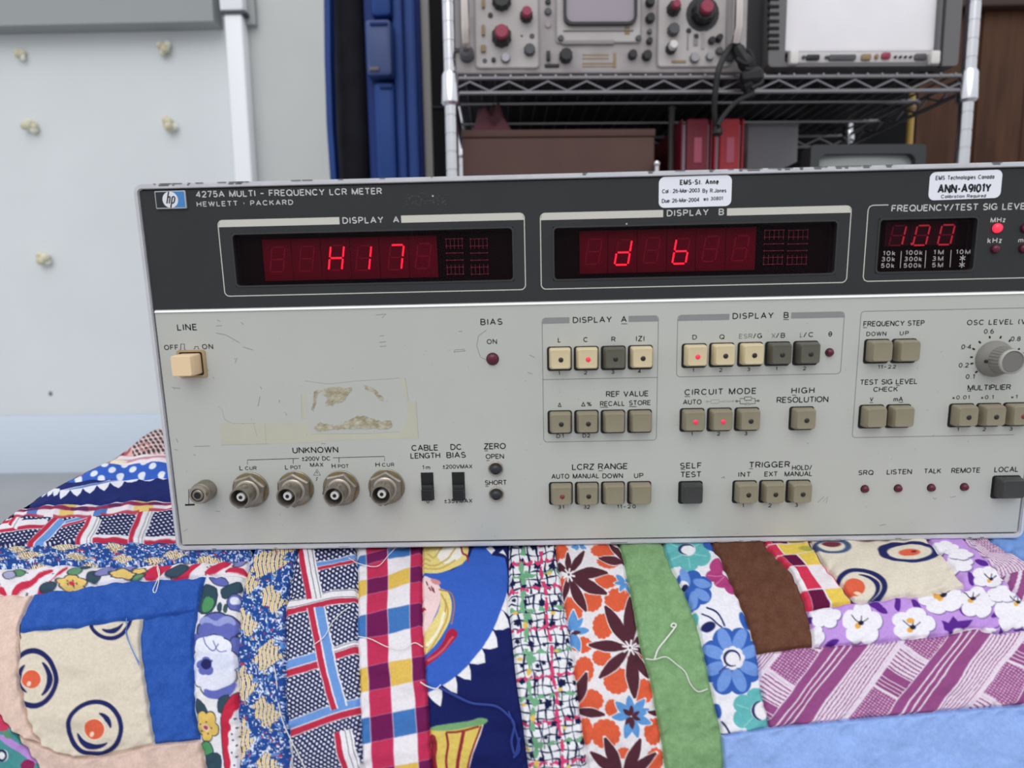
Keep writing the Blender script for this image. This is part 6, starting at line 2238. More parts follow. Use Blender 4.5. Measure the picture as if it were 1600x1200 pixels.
def p_orange(px, py, U, V):
    s = Ink(px, py, (230, 224, 228), zE, .3, 14)
    OR, BR, BL = (226, 92, 58), (84, 42, 54), (92, 150, 214)

    def scal(cx, cy, rx, ry, n=13, rot=0):
        s.bloom(cx, cy, rx, ry, n, OR, rot, .10)
    for a in ((55, 85, 42, 40), (280, 75, 72, 34), (300, 130, 60, 30), (290, 228, 62, 44), (345, 330, 66, 62), (215, 330, 55, 62), (272, 465, 56, 66), (110, 380, 60, 76), (165, 560, 55, 42), (175, 690, 52, 72), (265, 625, 50, 45),
              (345, 745, 72, 72), (480, 800, 60, 66), (205, 850, 70, 62), (315, 885, 34, 46), (285, 1020, 78, 78), (185, 1010, 36, 74), (540, 1010, 56, 72), (545, 1155, 52, 64), (470, 1190, 40, 40), (440, 620, 45, 40),
              (430, 270, 40, 60), (250, 1290, 80, 70), (520, 1330, 70, 60), (380, 1120, 40, 30), (60, 250, 40, 40), (180, 200, 36, 30)):
        scal(*a)
    W = (236, 230, 232)
    s.petals(390, 235, [(340, 185), (330, 240), (360, 290), (420, 180), (415, 290)], .5, BL, W, 4)
    s.petals(115, 490, [(120, 375), (205, 490), (155, 600), (90, 590), (60, 430), (170, 420)], .42, BL, W, 5)
    s.petals(105, 500, [(160, 495), (90, 540), (80, 455)], .4, BR)
    s.petals(420, 930, [(330, 850), (405, 815), (495, 835), (530, 970), (455, 1045), (385, 1050), (310, 935), (520, 890)], .42, BL, W, 5)
    s.petals(420, 930, [(375, 890), (420, 870), (465, 905), (470, 950), (425, 1000), (385, 975)], .45, BR)
    s.petals(150, 55, [(105, 60), (130, 75), (190, 65), (180, 40)], .5, BL, W, 4)
    s.petals(95, 205, [(182, 68), (312, 178), (308, 302), (192, 402), (70, 330), (20, 120), (90, 80)], .27, BR, W, 6)
    s.petals(415, 580, [(275, 345), (420, 285), (185, 555), (242, 742), (440, 855), (520, 745), (520, 470), (560, 600)], .27, BR, W, 6)
    s.petals(400, 130, [(240, 112), (330, 50), (300, 30)], .26, BR, W, 5)
    s.petals(120, 900, [(192, 690), (295, 925)], .30, BR, W, 5)
    s.petals(600, 930, [(500, 905)], .3, BR, W, 5)
    s.petals(375, 1250, [(272, 1025), (472, 1030), (195, 1105), (560, 1110), (300, 1400), (470, 1400)], .27, BR, W, 6)
    for (cx, cy, r) in ((95, 203, 30), (413, 577, 38)):
        for k in range(4):
            a = k * math.pi / 4 + .2
            s.line([(cx - r * math.cos(a), cy - r * math.sin(a)), (cx + r * math.cos(a), cy + r * math.sin(a))], 9, (238, 234, 236), False)
        s.ell(cx, cy, 6, 6, BR)
    return s.c


def p_bluefloral(px, py, U, V):
    s = Ink(px, py, (234, 232, 240), zE, .2, 17)
    TE, BL, BLL, MG, NV = (96, 184, 186), (52, 96, 184), (112, 152, 224), (182, 62, 126), (34, 42, 98)
    s.bloom(715, 70, 135, 108, 7, TE, .3, .2)
    for k in range(6):
        a = k * 1.05 + .4
        s.line([(715 + 40 * math.cos(a), 70 + 35 * math.sin(a)), (715 + 105 * math.cos(a), 70 + 85 * math.sin(a))], 5, (140, 212, 212), False)
    s.ell(712, 62, 44, 30, (236, 236, 240))
    s.ring(712, 62, 40, 24, 10, NV, ang=(90, 330))
    s.bloom(912, 190, 105, 82, 6, MG, .2, .24)
    s.line([(820, 195), (895, 200)], 5, (220, 120, 170), False)
    s.line([(860, 250), (905, 205)], 5, (220, 120, 170), False)
    s.ell(925, 180, 30, 24, WHT)
    s.ell(945, 260, 40, 40, MG)
    s.bloom(740, 275, 108, 104, 6, BL, .5, .2)
    for (x, y, r) in ((790, 240, .3), (745, 325, 1.6), (700, 210, 1.2), (790, 300, .7)):
        s.ell(x, y, 48, 24, BLL, r)
    s.ell(692, 250, 28, 26, WHT)
    s.ell(700, 258, 18, 16, NV)
    s.ell(745, 430, 26, 40, TE)
    s.line([(815, 368), (860, 390), (885, 420), (905, 462)], 9, NV)
    s.line([(788, 402), (830, 420), (865, 450), (890, 470)], 8, NV)
    s.ell(820, 470, 40, 26, NV, -.4)
    s.bloom(945, 645, 168, 182, 8, BL, .4, .16)
    for k in range(8):
        a = k * math.pi / 4 + .39
        s.ell(945 + 100 * math.cos(a), 640 + 112 * math.sin(a), 64, 32, BLL, a)
    s.bloom(948, 628, 62, 62, 8, WHT, 0, .12)
    s.ring(945, 630, 40, 40, 15, NV, ang=(60, 380))
    s.line([(880, 700), (915, 668)], 6, NV, False)
    s.bloom(1070, 905, 128, 122, 6, TE, .5, .22)
    s.line([(970, 870), (1030, 890)], 5, (140, 212, 212), False)
    s.line([(1000, 990), (1050, 940)], 5, (140, 212, 212), False)
    s.ell(1090, 900, 46, 48, WHT)
    s.ring(1095, 900, 40, 46, 15, NV, ang=(90, 270))
    s.ell(865, 905, 24, 40, BL)
    s.line([(890, 955), (915, 985), (940, 1030)], 10, NV)
    s.ell(1010, 440, 22, 50, BL, -.5)
    s.ell(830, 50, 40, 24, BL, .6)
    s.ell(910, 1035, 34, 14, NV)
    return s.c


def p_check(px, py, U, V):
    s = Ink(px, py, (236, 226, 232), zG, .3, 19)
    RE, MAR, YE = (220, 52, 84), (104, 22, 66), (236, 202, 80)
    au = .016

    def uc(a, b):
        return np.clip(.5 + (U - a) / au, 0, 1) * np.clip(.5 + (b - U) / au, 0, 1)

    def yc(a, b):
        Yc = s.Y + (U - .5) * 18
        return np.clip(.5 + (Yc - a) / s.aa, 0, 1) * np.clip(.5 + (b - Yc) / s.aa, 0, 1)
    for a, b, row in ((-60, 30, 'd'), (34, 82, 'y'), (86, 148, 'd'), (153, 268, 'l'), (274, 380, 'd')):
        r = yc(a, b)
        if row == 'l':
            s.put(r * uc(.16, .50), RE)
            s.put(r * uc(.92, 1.2), RE)
            s.put(r * uc(-.2, .14), (238, 232, 236))
        elif row == 'd':
            s.put(r * uc(-.2, .14), RE)
            s.put(r * uc(.15, .50), MAR)
            s.put(r * uc(.54, .92), YE)
            s.put(r * uc(.93, 1.2), MAR)
        else:
            s.put(r * uc(.25, .92), YE)
            s.put(r * uc(-.2, .22), RE)
            s.put(r * uc(.93, 1.2), MAR)
    s.ell(220, 60, 60, 14, (150, 160, 70), .1, alpha=.7)
    return s.c


def p_lilac(px, py, U, V):
    s = Ink(px, py, (196, 150, 228), zG, .4, 23)
    PU, INK_, YO = (92, 40, 148), (44, 36, 60), (236, 170, 70)
    for (x, y, r) in ((590, 372, .5), (560, 350, .1), (675, 345, 1.4), (770, 352, .9), (335, 548, -.4), (1055, 215, 1.2), (1112, 132, .3), (1190, 402, -.4), (1225, 462, 1.3), (1015, 385, .8), (225, 432, .4), (1330, 470, 0), (820, 50, .6), (1290, 250, .6)):
        s.poly([(x + math.cos(r) * u - math.sin(r) * v, y + math.sin(r) * u + math.cos(r) * v) for u, v in ((-42, 0), (-15, -18), (18, -16), (44, 0), (15, 18), (-18, 14))], PU, 1)
    s.poly([(905, 430), (945, 440), (965, 408), (990, 435), (1065, 430), (1040, 470), (960, 500), (925, 480)], PU, 0)
    s.line([(1150, 468), (1190, 470), (1230, 430)], 6, PU)
    W = (240, 236, 244)
    for (x, y, rx, ry, rot) in ((490, 450, 108, 112, .3), (755, 455, 118, 92, .1), (900, 322, 120, 78, .6), (1085, 340, 96, 86, .2), (1268, 385, 98, 100, .5), (295, 412, 84, 66, .2), (250, 520, 46, 60, 0), (1050, 492, 92, 28, 0), (1150, 205, 92, 60, .1), (985, 140, 90, 46, .5), (920, 60, 76, 36, .2), (1215, 300, 80, 46, .3), (1000, 90, 70, 30, 0), (1370, 420, 60, 60, 0), (1140, 480, 60, 14, 0)):
        s.bloom(x + 5, y + 5, rx, ry, 5, (120, 96, 150), rot, .24)
        s.bloom(x, y, rx, ry, 5, W, rot, .24)
    for (x, y, q) in ((480, 445, 1), (748, 470, 1), (905, 305, 1), (1062, 320, .9), (1160, 215, .7), (1295, 340, .8)):
        for (dx, dy) in ((-46, -38), (8, -36), (42, -26), (-20, 22)):
            s.line([(x, y), (x + dx * q * .5, y + dy * q * .35), (x + dx * q, y + dy * q)], 5, INK_)
        s.ell(x - 12 * q, y + 14 * q, 16 * q, 15 * q, YO)
        s.ell(x + 4 * q, y, 15 * q, 12 * q, INK_)
    s.ell(740, 435, 20, 14, YO)
    s.ell(878, 302, 16, 18, YO)
    return s.c


def p_mauve(px, py, U, V):
    s = Ink(px, py, (226, 210, 226), zG, .3, 27)
    MA, PK = (152, 76, 134), (214, 176, 208)
    X, Y = s.X, s.Y
    wave = 10 * np.sin(X / 70 + Y / 50)
    q1 = (X - 12) * .80 + (Y - 935) * .60 + wave * .5         # across the rising bands
    P1 = 480.0
    f1 = (q1 / P1) % 1.0
    k1 = np.floor(q1 / P1)
    q2 = Y - 580 - (X - 400) * .62 + wave * .4                 # across the falling bands
    P2 = 560.0
    f2 = (q2 / P2) % 1.0
    e1, e2 = s.aa / P1, s.aa / P2

    def st(f, a, b, e):
        return np.clip(.5 + (f - a) / e, 0, 1) * np.clip(.5 + (b - f) / e, 0, 1)
    # ground: falling bands and the little net
    net = (np.abs(((X * .80 + Y * .60) / 17) % 1 - .5) < .24) & (np.abs(((Y - X * .62) / 17) % 1 - .5) < .24)
    s.put(st(f2, .18, .62, e2) * .95, PK)
    s.put(st(f2, .18, .62, e2) * (~net) * .9, MA)
    s.put(st(f2, .66, .92, e2) * (np.sin(f2 * P2 / 24 * 2 * math.pi) > .35) * .85, MA)
    s.put(st(f2, -.08, .15, e2), MA)
    for k in range(4):
        s.put(st(f2, .025 + k * .042, .034 + k * .042, e2), (236, 222, 234))
    s.put(st(f2, .93, 1.1, e2), MA)
    # rising bands over it
    s.put(st(f1, -.01, .68, e1), (230, 214, 230))
    s.put(st(f1, .01, .38, e1), MA)
    for a in (.105, .165, .225):
        s.put(st(f1, a, a + .016, e1), (236, 222, 234))
    s.put(st(f1, .40, .64, e1) * (np.sin((f1 - .40) / .034 * 2 * math.pi) > .45) * .9, MA)
    return s.c


def p_mauve2(px, py, U, V):
    s = Ink(px, py, (228, 212, 228), zG, .3, 27)
    MA = (150, 76, 134)
    t = V * 1.0
    Uc = U
    w = np.sin((Uc * 1.0 + .1 * np.sin(V * 14)) * 70)
    s.put((w > .45) * (V < .45) * .85, MA)
    w2 = np.sin((V * 60 + U * 18))
    s.put((w2 > -.55) * (V >= .45), MA)
    s.put((np.sin(U * 60) * np.sin(V * 240) > .1) * (V < .22) * (U > .35) * .8, MA)
    return s.c


def p_polka(px, py, U, V):
    s = Ink(px, py, (54, 100, 204), zA)
    for x, y in ((545, 303), (590, 330), (702, 303), (830, 293), (955, 280), (752, 336), (886, 330), (1010, 325), (632, 356), (446, 343), (490, 356), (400, 372), (1080, 270), (1130, 312), (660, 272), (780, 262), (900, 250), (340, 400)):
        s.ell(x, y, 25, 17, (232, 236, 250), -.5)
    s.poly([(400, 405), (430, 380), (520, 365), (600, 370), (470, 390), (420, 420)], (160, 74, 96), 1)
    return s.c


def p_zigzag(px, py, U, V):
    s = Ink(px, py, (34, 44, 112), zA)
    W = (236, 236, 246)
    for (x0, y0, x1, y1, tx, ty) in ((375, 440, 440, 425, 378, 480), (440, 425, 520, 410, 482, 462), (515, 412, 610, 395, 562, 446), (605, 398, 690, 380, 652, 430), (690, 384, 780, 362, 742, 414), (775, 366, 880, 348, 822, 378), (880, 350, 980, 338, 935, 364), (980, 340, 1060, 330, 1020, 356),
                                     (230, 430, 270, 428, 222, 465), (265, 428, 305, 427, 262, 470), (300, 427, 340, 427, 300, 468), (335, 428, 375, 430, 338, 466), (200, 440, 235, 432, 190, 462)):
        s.poly([(x0, y0 - 12), (x1, y1 - 12), (x1, y1), ((x1 + tx) / 2 + 3, (y1 + ty) / 2 + 6), (tx, ty), ((x0 + tx) / 2 - 3, (y0 + ty) / 2 + 4), (x0, y0)], W, 0)
    s.poly([(380, 430), (600, 385), (720, 368), (760, 360), (640, 392), (470, 420)], (100, 130, 200), 1)
    return s.c


def p_plaid(px, py, U, V):
    s = Ink(px, py, (232, 222, 228), zA, .4, 5)
    MAR, YE, BL = (150, 50, 88), (230, 196, 110), (80, 124, 196)
    for (x0, x1, k, sk) in ((-120, 50, YE, -60), (190, 250, BL, -60), (380, 470, YE, -40), (600, 680, BL, -60), (840, 960, YE, -40), (1080, 1180, BL, -40), (-260, -200, BL, -60)):
        s.poly([(x0 - sk * .5, 460), (x1 - sk * .5, 460), (x1 + sk * .7, 620), (x0 + sk * .7, 620)], k, 0)
    s.put(np.clip(.5 - (np.abs(V - .42 - .07 * np.sin(px / 17)) - .15) / .05, 0, 1), MAR)
    for (x0, x1) in ((150, 240), (440, 550), (680, 760), (930, 1010)):
        s.put(np.clip(.5 - (np.abs(V - .42 - .07 * np.sin(px / 17)) - .15) / .05, 0, 1) * ((s.X > x0) & (s.X < x1)), (104, 40, 92))
    s.put((V > .84) * (np.abs((s.X % 300) - 150) < 120) * .9, (190, 60, 84))
    return s.c


def p_redfloral(px, py, U, V):
    s = Ink(px, py, (232, 226, 232), zA, .5, 6)
    RE, DK, GR, YE, INK_, PER = (206, 46, 78), (58, 80, 96), (96, 150, 110), (232, 196, 110), (52, 56, 74), (130, 130, 190)
    rnd = np.random.default_rng(5)
    for k in range(80):
        s.ell(rnd.uniform(-300, 1700), rnd.uniform(870, 1080), 6, 4, INK_)
    for pts in ([(60, 1060), (110, 1000), (200, 980), (260, 930), (340, 920), (330, 950), (250, 970), (220, 1010), (120, 1050), (70, 1080)], [(210, 1062), (330, 990), (380, 930), (430, 900), (420, 930), (350, 1000), (280, 1050), (250, 1075)],
                [(890, 970), (900, 930), (980, 890), (1080, 880), (1060, 920), (1000, 950), (960, 975)], [(1060, 970), (1130, 950), (1180, 900), (1240, 870), (1270, 880), (1200, 940), (1170, 975), (1100, 985)], [(1270, 950), (1310, 910), (1380, 880), (1450, 872), (1440, 900), (1380, 930), (1330, 960)],
                [(1400, 940), (1440, 910), (1510, 912), (1570, 935), (1520, 950), (1440, 945)], [(-300, 1060), (-200, 990), (-80, 960), (-100, 1010), (-220, 1070)], [(-40, 1050), (20, 1020), (40, 1070)]):
        s.poly(pts, RE, 1)
    s.poly([(250, 1065), (330, 990), (400, 940), (440, 905), (560, 895), (640, 920), (690, 950), (640, 990), (560, 1020), (420, 1050), (330, 1070)], (226, 224, 228), 1)
    for (x, y, rx, ry, c) in ((470, 935, 46, 26, GR), (585, 965, 44, 34, DK), (120, 938, 36, 18, GR), (1105, 928, 70, 26, DK), (540, 905, 30, 14, DK), (660, 930, 70, 22, PER), (860, 962, 40, 12, GR), (300, 1030, 50, 22, DK), (60, 960, 36, 22, (170, 170, 205)), (1185, 872, 30, 10, YE), (800, 905, 60, 18, PER), (1500, 890, 40, 14, PER)):
        s.ell(x, y, rx, ry, c, -.3, INK_, 4)
    s.bloom(448, 1002, 96, 40, 5, YE, .3, .3, INK_, 5)
    s.ell(448, 1006, 18, 10, RE)
    for k in range(5):
        s.ell(448 + 30 * math.cos(k * 1.26), 1004 + 14 * math.sin(k * 1.26), 5, 4, INK_)
    s.bloom(765, 945, 80, 30, 5, YE, .3, .25, INK_, 5)
    s.bloom(870, 925, 44, 16, 5, YE, 1, .25, INK_, 4)
    return s.c


def p_pinkoval(px, py, U, V):
    s = Ink(px, py, (232, 196, 196), zA)
    for i in range(14):
        for j in range(9):
            x, y = 810 + i * 30 + (j % 2) * 15, 60 + j * 24 - (i * 4)
            s.ell(x, y, 12, 9, (64, 62, 62), .6)
    s.poly([(600, 60), (800, 60), (830, 130), (820, 230), (600, 260)], (228, 176, 172), 1)
    s.ring(765, 160, 44, 34, 11, (170, 80, 88))
    s.ring(905, 158, 30, 24, 8, (200, 130, 130))
    s.ell(700, 190, 30, 26, (216, 140, 140))
    return s.c


def p_pinkstripe(px, py, U, V):
    s = Ink(px, py, (236, 224, 228), zA, .3)
    s.put(np.clip(np.sin(V * 9 + px / 30 + 1.2) * 3, 0, 1), (206, 146, 160))
    s.poly([(560, 270), (640, 250), (740, 232), (820, 238), (700, 262), (600, 280)], (236, 224, 196), 1)
    return s.c


def p_corner(px, py, U, V):
    s = Ink(px, py, (72, 148, 150), zBq, .6, 7)
    s.poly([(-100, 820), (30, 870), (60, 950), (20, 980), (-100, 940)], (206, 60, 96), 1)
    s.poly([(0, 980), (120, 1040), (210, 1100), (260, 1180), (200, 1160), (90, 1080), (0, 1030)], (186, 140, 216), 1)
    s.poly([(20, 960), (80, 990), (60, 1020), (20, 1000)], (96, 150, 110), 1)
    s.ell(20, 1120, 36, 40, (236, 236, 240))
    s.ring(16, 1120, 26, 32, 12, (34, 42, 84))
    s.ell(180, 1180, 44, 36, (150, 40, 90))
    s.ell(60, 1250, 60, 40, (236, 236, 240))
    s.ell(150, 1290, 60, 40, (52, 96, 184))
    return s.c


# -------------------------------------------------- piecing
quilt = thing('patchwork_quilt', 'patchwork quilt of many printed cottons draped over the bench under the meter', 'quilt', (MW / 2, .2, -.03), G4)


def patch(label, L, R, T_=None, B_=None, pattern=None, step=1.25):
    L, R = np.array(L, float), np.array(R, float)
    T_ = np.array(T_ if T_ is not None else [L[0], R[0]], float)
    B_ = np.array(B_ if B_ is not None else [L[-1], R[-1]], float)
    ln = lambda P: np.linalg.norm(np.diff(P, axis=0), axis=1).sum()
    nu = int(max(ln(T_), ln(B_)) / step) + 2
    nv = int(max(ln(L), ln(R)) / step) + 2
    l, r, t, b = arc_pts(L, nv), arc_pts(R, nv), arc_pts(T_, nu), arc_pts(B_, nu)
    u = np.linspace(0, 1, nu)[None, :, None]
    v = np.linspace(0, 1, nv)[:, None, None]
    P = (1 - u) * l[:, None] + u * r[:, None] + (1 - v) * t[None] + v * b[None] - ((1 - u) * (1 - v) * t[0] + u * (1 - v) * t[-1] + (1 - u) * v * b[0] + u * v * b[-1])
    px, py = P[..., 0].ravel(), P[..., 1].ravel()
    U = np.broadcast_to(u[..., 0], (nv, nu)).ravel()
    V = np.broadcast_to(v[..., 0], (nv, nu)).ravel()
    p = cast(px, py)
    g = gradF(p)
    w_, h_ = (ln(T_) + ln(B_)) / 2, (ln(L) + ln(R)) / 2
    d = np.minimum(np.minimum(U, 1 - U) * w_, np.minimum(V, 1 - V) * h_)
    h = .0004 - .0017 * np.exp(-(d / 2.6) ** 2)
    puck = np.exp(-(d / 12.0) ** 2) * .0005 * np.sin((px * .9 + py) / 5.0 + 3 * vnoise(px / 15, py / 15, 4))
    h += puck + .0022 * (vnoise(px / 40, py / 28, 8) - .5) + .0003 * (vnoise(px / 9, py / 8, 6) - .5)
    p = p + g * h[:, None]
    c = pattern(px, py, U, V)
    gr = c @ np.array([.3, .59, .11])
    c = np.clip((gr[:, None] + (c - gr[:, None]) * .92) * .975, 0, 255)
    me = bpy.data.meshes.new('patch')
    nvx = len(px)
    me.vertices.add(nvx)
    me.vertices.foreach_set('co', p.astype(np.float32).ravel())
    idx = np.arange(nvx).reshape(nv, nu)
    q = np.stack([idx[:-1, :-1], idx[1:, :-1], idx[1:, 1:], idx[:-1, 1:]], -1).reshape(-1, 4)
    nf = len(q)
    me.loops.add(nf * 4)
    me.polygons.add(nf)
    me.loops.foreach_set('vertex_index', q.ravel().astype(np.int32))
    me.polygons.foreach_set('loop_start', np.arange(0, nf * 4, 4, dtype=np.int32))
    me.polygons.foreach_set('use_smooth', np.ones(nf, bool))
    me.update(calc_edges=True)
    at_ = me.color_attributes.new('print', 'FLOAT_COLOR', 'POINT')
    at_.data.foreach_set('color', np.concatenate([lin(c), np.ones((nvx, 1))], 1).astype(np.float32).ravel())
    return link_mesh('patch', me, FAB, quilt, label)


eLM = [(384, 898), (374, 955), (372, 1020), (372, 1100), (374, 1200), (376, 1290)]
eMN = [(468, 850), (462, 875), (452, 912), (447, 960), (446, 1040), (447, 1120), (451, 1200), (455, 1290)]
eNO = [(553, 840), (558, 870), (559, 940), (559, 1000), (562, 1080), (567, 1200), (571, 1290)]
eOP = [(660, 838), (660, 900), (660, 970), (662, 1030), (669, 1110), (675, 1200), (681, 1290)]
ePQ = [(795, 838), (795, 920), (795, 950), (799, 985), (807, 1065), (816, 1125), (825, 1200), (836, 1290)]
eQR = [(866, 838), (870, 870), (880, 930), (888, 975), (897, 1035), (905, 1095), (913, 1155), (919, 1200), (931, 1290)]
eRS = [(962, 836), (970, 860), (980, 900), (990, 955), (1001, 1014), (1014, 1055), (1025, 1110), (1034, 1155), (1040, 1200), (1052, 1290)]
eST = [(1032, 836), (1040, 862), (1052, 894), (1070, 924), (1083, 960), (1095, 1000), (1103, 1035), (1115, 1095), (1127, 1149)]
eTU = [(1108, 836), (1116, 860), (1130, 882), (1155, 939), (1175, 993), (1183, 1022)]
eUV = [(1190, 836), (1199, 855), (1229, 885), (1250, 922), (1261, 952)]
eVW = [(1258, 836), (1267, 849), (1290, 885), (1317, 918), (1335, 942)]
eWX = [(1447, 836), (1455, 852), (1482, 879), (1509, 918)]
eJK = [(223, 966), (219, 1010), (226, 1060), (232, 1100), (242, 1163)]
eJL = [(308, 952), (302, 1010), (303, 1090), (311, 1157)]
hA = [(150, 716), (168, 703), (200, 684), (245, 664), (290, 640)]
hB = [(140, 722), (165, 712), (200, 710), (255, 710), (300, 708)]
hC = [(100, 742), (140, 727), (200, 723), (256, 720), (300, 718)]
hD = [(60, 776), (75, 766), (120, 752), (180, 749), (258, 745), (300, 743)]
hE = [(-40, 820), (10, 797), (60, 788), (100, 785), (180, 783), (262, 780), (300, 779)]
hF = [(-60, 826), (0, 809), (60, 806), (150, 805), (265, 794), (300, 793)]
hG = [(-80, 858), (0, 850), (110, 848), (278, 842), (398, 840)]
hH = [(-80, 893), (0, 886), (100, 881), (200, 882), (300, 877), (392, 876)]
hI = [(-80, 926), (0, 926), (52, 926), (88, 922), (200, 906), (322, 901), (384, 898)]


def hstrip(label, top, bot, pattern):
    return patch(label, [top[0], bot[0]], [top[-1], bot[-1]], top, bot, pattern)


patch('plaid patch in red, white and blue bands over white-dotted navy', eMN, eNO, pattern=p_navyplaid)
patch('check patch in pink, maroon, yellow, blue and white', eNO, eOP, pattern=p_gingham)
patch('navy and royal blue picture print with white scallops and a yellow bucket', eOP, ePQ, pattern=p_picture)
patch('white patch with a scribbled navy net and pink and green lines', ePQ, eQR, pattern=p_scribble)
patch('patch of orange and brown star flowers on white', eQR, eRS, pattern=p_orange)
patch('plain sage green patch', eRS, eST + [(1131, 1200), (1138, 1290)], pattern=solid((126, 166, 114), 12))
patch('white patch with teal, blue and magenta flowers', eST, eTU + [(1187, 1050), (1193, 1089), (1202, 1138)], pattern=p_bluefloral)
patch('plain brown patch', eTU, [(1190, 836), (1199, 855), (1229, 885), (1250, 922), (1261, 952), (1272, 1010)], None, [(1183, 1022), (1272, 1010)], pattern=solid((104, 66, 50), 10))
patch('red, yellow and maroon check patch', eUV, eVW, pattern=p_check)
patch('cream patch with navy ringed orange dots, by the meter', eVW, eWX, None, [(1335, 942), (1380, 937), (1434, 929), (1509, 918)], pattern=p_eggs2)
patch('lilac patch with white pansies, lower arm', [(1261, 952), (1272, 1010)], [(1606, 955), (1660, 972)], [(1261, 952), (1335, 942), (1434, 929), (1509, 918), (1550, 912), (1585, 925), (1606, 955)],
      [(1272, 1010), (1350, 1006), (1470, 993), (1524, 981), (1554, 988), (1600, 983), (1660, 972)], p_lilac)
patch('lilac patch with white pansies, upper arm', eWX + [(1512, 924)], [(1495, 836), (1515, 850), (1545, 875), (1568, 900), (1590, 932)], pattern=p_lilac)
patch('mauve basket-weave print, long patch', [(1183, 1022), (1193, 1089), (1202, 1138)], [(1680, 968), (1680, 1094)], [(1183, 1022), (1272, 1010), (1350, 1006), (1470, 993), (1524, 981), (1554, 988), (1600, 983), (1680, 968)],
      [(1202, 1138), (1380, 1120), (1600, 1101), (1680, 1094)], p_mauve)
patch('mauve basket-weave print, short patch', [(1495, 836), (1515, 850), (1545, 875), (1568, 900), (1590, 930), (1606, 955), (1650, 975)], [(1540, 836), (1556, 850), (1600, 877), (1680, 930), (1700, 968)], pattern=p_mauve2)
patch('plain light blue patch, lower edge', [(1127, 1149), (1131, 1200), (1138, 1290)], [(1680, 1094), (1690, 1290)], [(1127, 1149), (1202, 1138), (1380, 1120), (1600, 1101), (1680, 1094)], [(1138, 1290), (1690, 1290)], solid((146, 178, 240), 8))
patch('plain light blue patch, by the corner of the meter', [(1520, 812), (1546, 842), (1556, 850), (1600, 877), (1680, 930)], [(1720, 790), (1720, 930)], pattern=solid((118, 158, 224), 8))
patch('blue paisley patch with hatched yellow diamonds, upright', [(398, 858), (390, 880)] + eLM, eMN, pattern=paisley(zC, DIA_M))
patch('pansy print patch on white', [(322, 901), (315, 925), (308, 952), (302, 1010), (303, 1090), (311, 1157), (320, 1200), (330, 1290)], eLM, [(322, 901), (384, 898)], pattern=p_pansy)
patch('plain royal blue patch, level', [(52, 926), (35, 960), (30, 988)], [(322, 901), (315, 925), (308, 952)], [(52, 926), (88, 922), (200, 906), (322, 901)], [(30, 988), (110, 979), (223, 966), (308, 952)], solid(ROYAL, 10))
patch('plain royal blue patch, upright', eJK, eJL, [(223, 966), (308, 952)], [(242, 1163), (311, 1157)], solid(ROYAL, 10))
patch('cream patch with navy ringed orange dots', [(30, 988), (27, 1020), (27, 1060), (40, 1120), (66, 1165)], eJK, [(30, 988), (110, 979), (223, 966)], [(66, 1165), (120, 1184), (180, 1178), (242, 1163)], p_eggs)
patch('plain peach patch, upright', [(-90, 926), (-90, 1010)], [(52, 926), (35, 960), (28, 995), (27, 1060), (40, 1120), (66, 1165)], [(-90, 926), (52, 926)], [(-90, 1010), (0, 1120), (25, 1148), (66, 1165)], solid((226, 196, 180), 10))
patch('plain peach patch, level', [(25, 1148), (50, 1182), (66, 1205), (95, 1290)], [(311, 1157), (320, 1200), (330, 1290)], [(25, 1148), (66, 1165), (120, 1184), (180, 1178), (242, 1163), (311, 1157)], None, solid((220, 190, 176), 10))
patch('teal floral patch', [(-90, 1010), (-90, 1290)], [(0, 1120), (25, 1150), (50, 1182), (66, 1205), (95, 1290)], [(-90, 1010), (0, 1120)], None, p_corner)
hstrip('red, white and yellow floral patch', hH, hI, p_redfloral)
hstrip('blue paisley patch with hatched yellow diamonds, level', hG, hH, paisley(zA, DIA_G, .6))
hstrip('plaid patch in red, white and blue bands over white-dotted navy, beside the meter', hF, hG, p_navyplaid_left)
hstrip('white plaid patch with maroon, yellow and blue', hE, hF, p_plaid)
hstrip('navy patch edged with white points', hD, hE, p_zigzag)
hstrip('royal blue patch with white dots', hC, hD, p_polka)
hstrip('pink striped patch', hB, hC, p_pinkstripe)
hstrip('pink patch with black ovals', hA, hB, p_pinkoval)

# the rest of the quilt: plain patches on the backing cloth, mostly under the meter and out of view
nx, ny = 320, 300
gx, gy = np.meshgrid(np.linspace(min(XA, XB) - .16, .64, nx), np.linspace(-.24, .54, ny), indexing='ij')
lo, hi = np.full(gx.shape, -.6), np.full(gx.shape, .05)
for _ in range(26):
    mid = (lo + hi) / 2
    inside = FQ(np.stack([gx, gy, mid], -1)) < 0
    lo, hi = np.where(inside, mid, lo), np.where(inside, hi, mid)
pz = np.maximum((lo + hi) / 2, -.30)
pb_ = np.stack([gx, gy, pz], -1)
pb_ = pb_ - gradF(pb_) * .0035
PAL = np.array([(60, 92, 176), (222, 196, 180), (122, 160, 112), (150, 172, 230), (200, 60, 90), (226, 214, 196), (100, 66, 52), (190, 150, 220), (36, 44, 100), (228, 190, 94), (150, 80, 134), (232, 226, 232)], float)
vv = gy - pz * .8
row = np.floor(vv / .06).astype(int)
col_ = np.floor((gx + .031 * (row % 2) + .02 * np.sin(row * 2.3)) / .052).astype(int)
cc = PAL[(row * 7 + col_ * 5 + (row * col_) % 3) % len(PAL)].reshape(-1, 3)
dot = (np.sin(gx * 520) * np.sin(vv * 520) > .45) & ((row + col_) % 3 == 0)
cc = np.where(dot.reshape(-1, 1), np.array((232, 228, 232.)), cc)
mb = MB()
idx = np.arange(nx * ny).reshape(nx, ny)
me = bpy.data.meshes.new('backing_cloth')
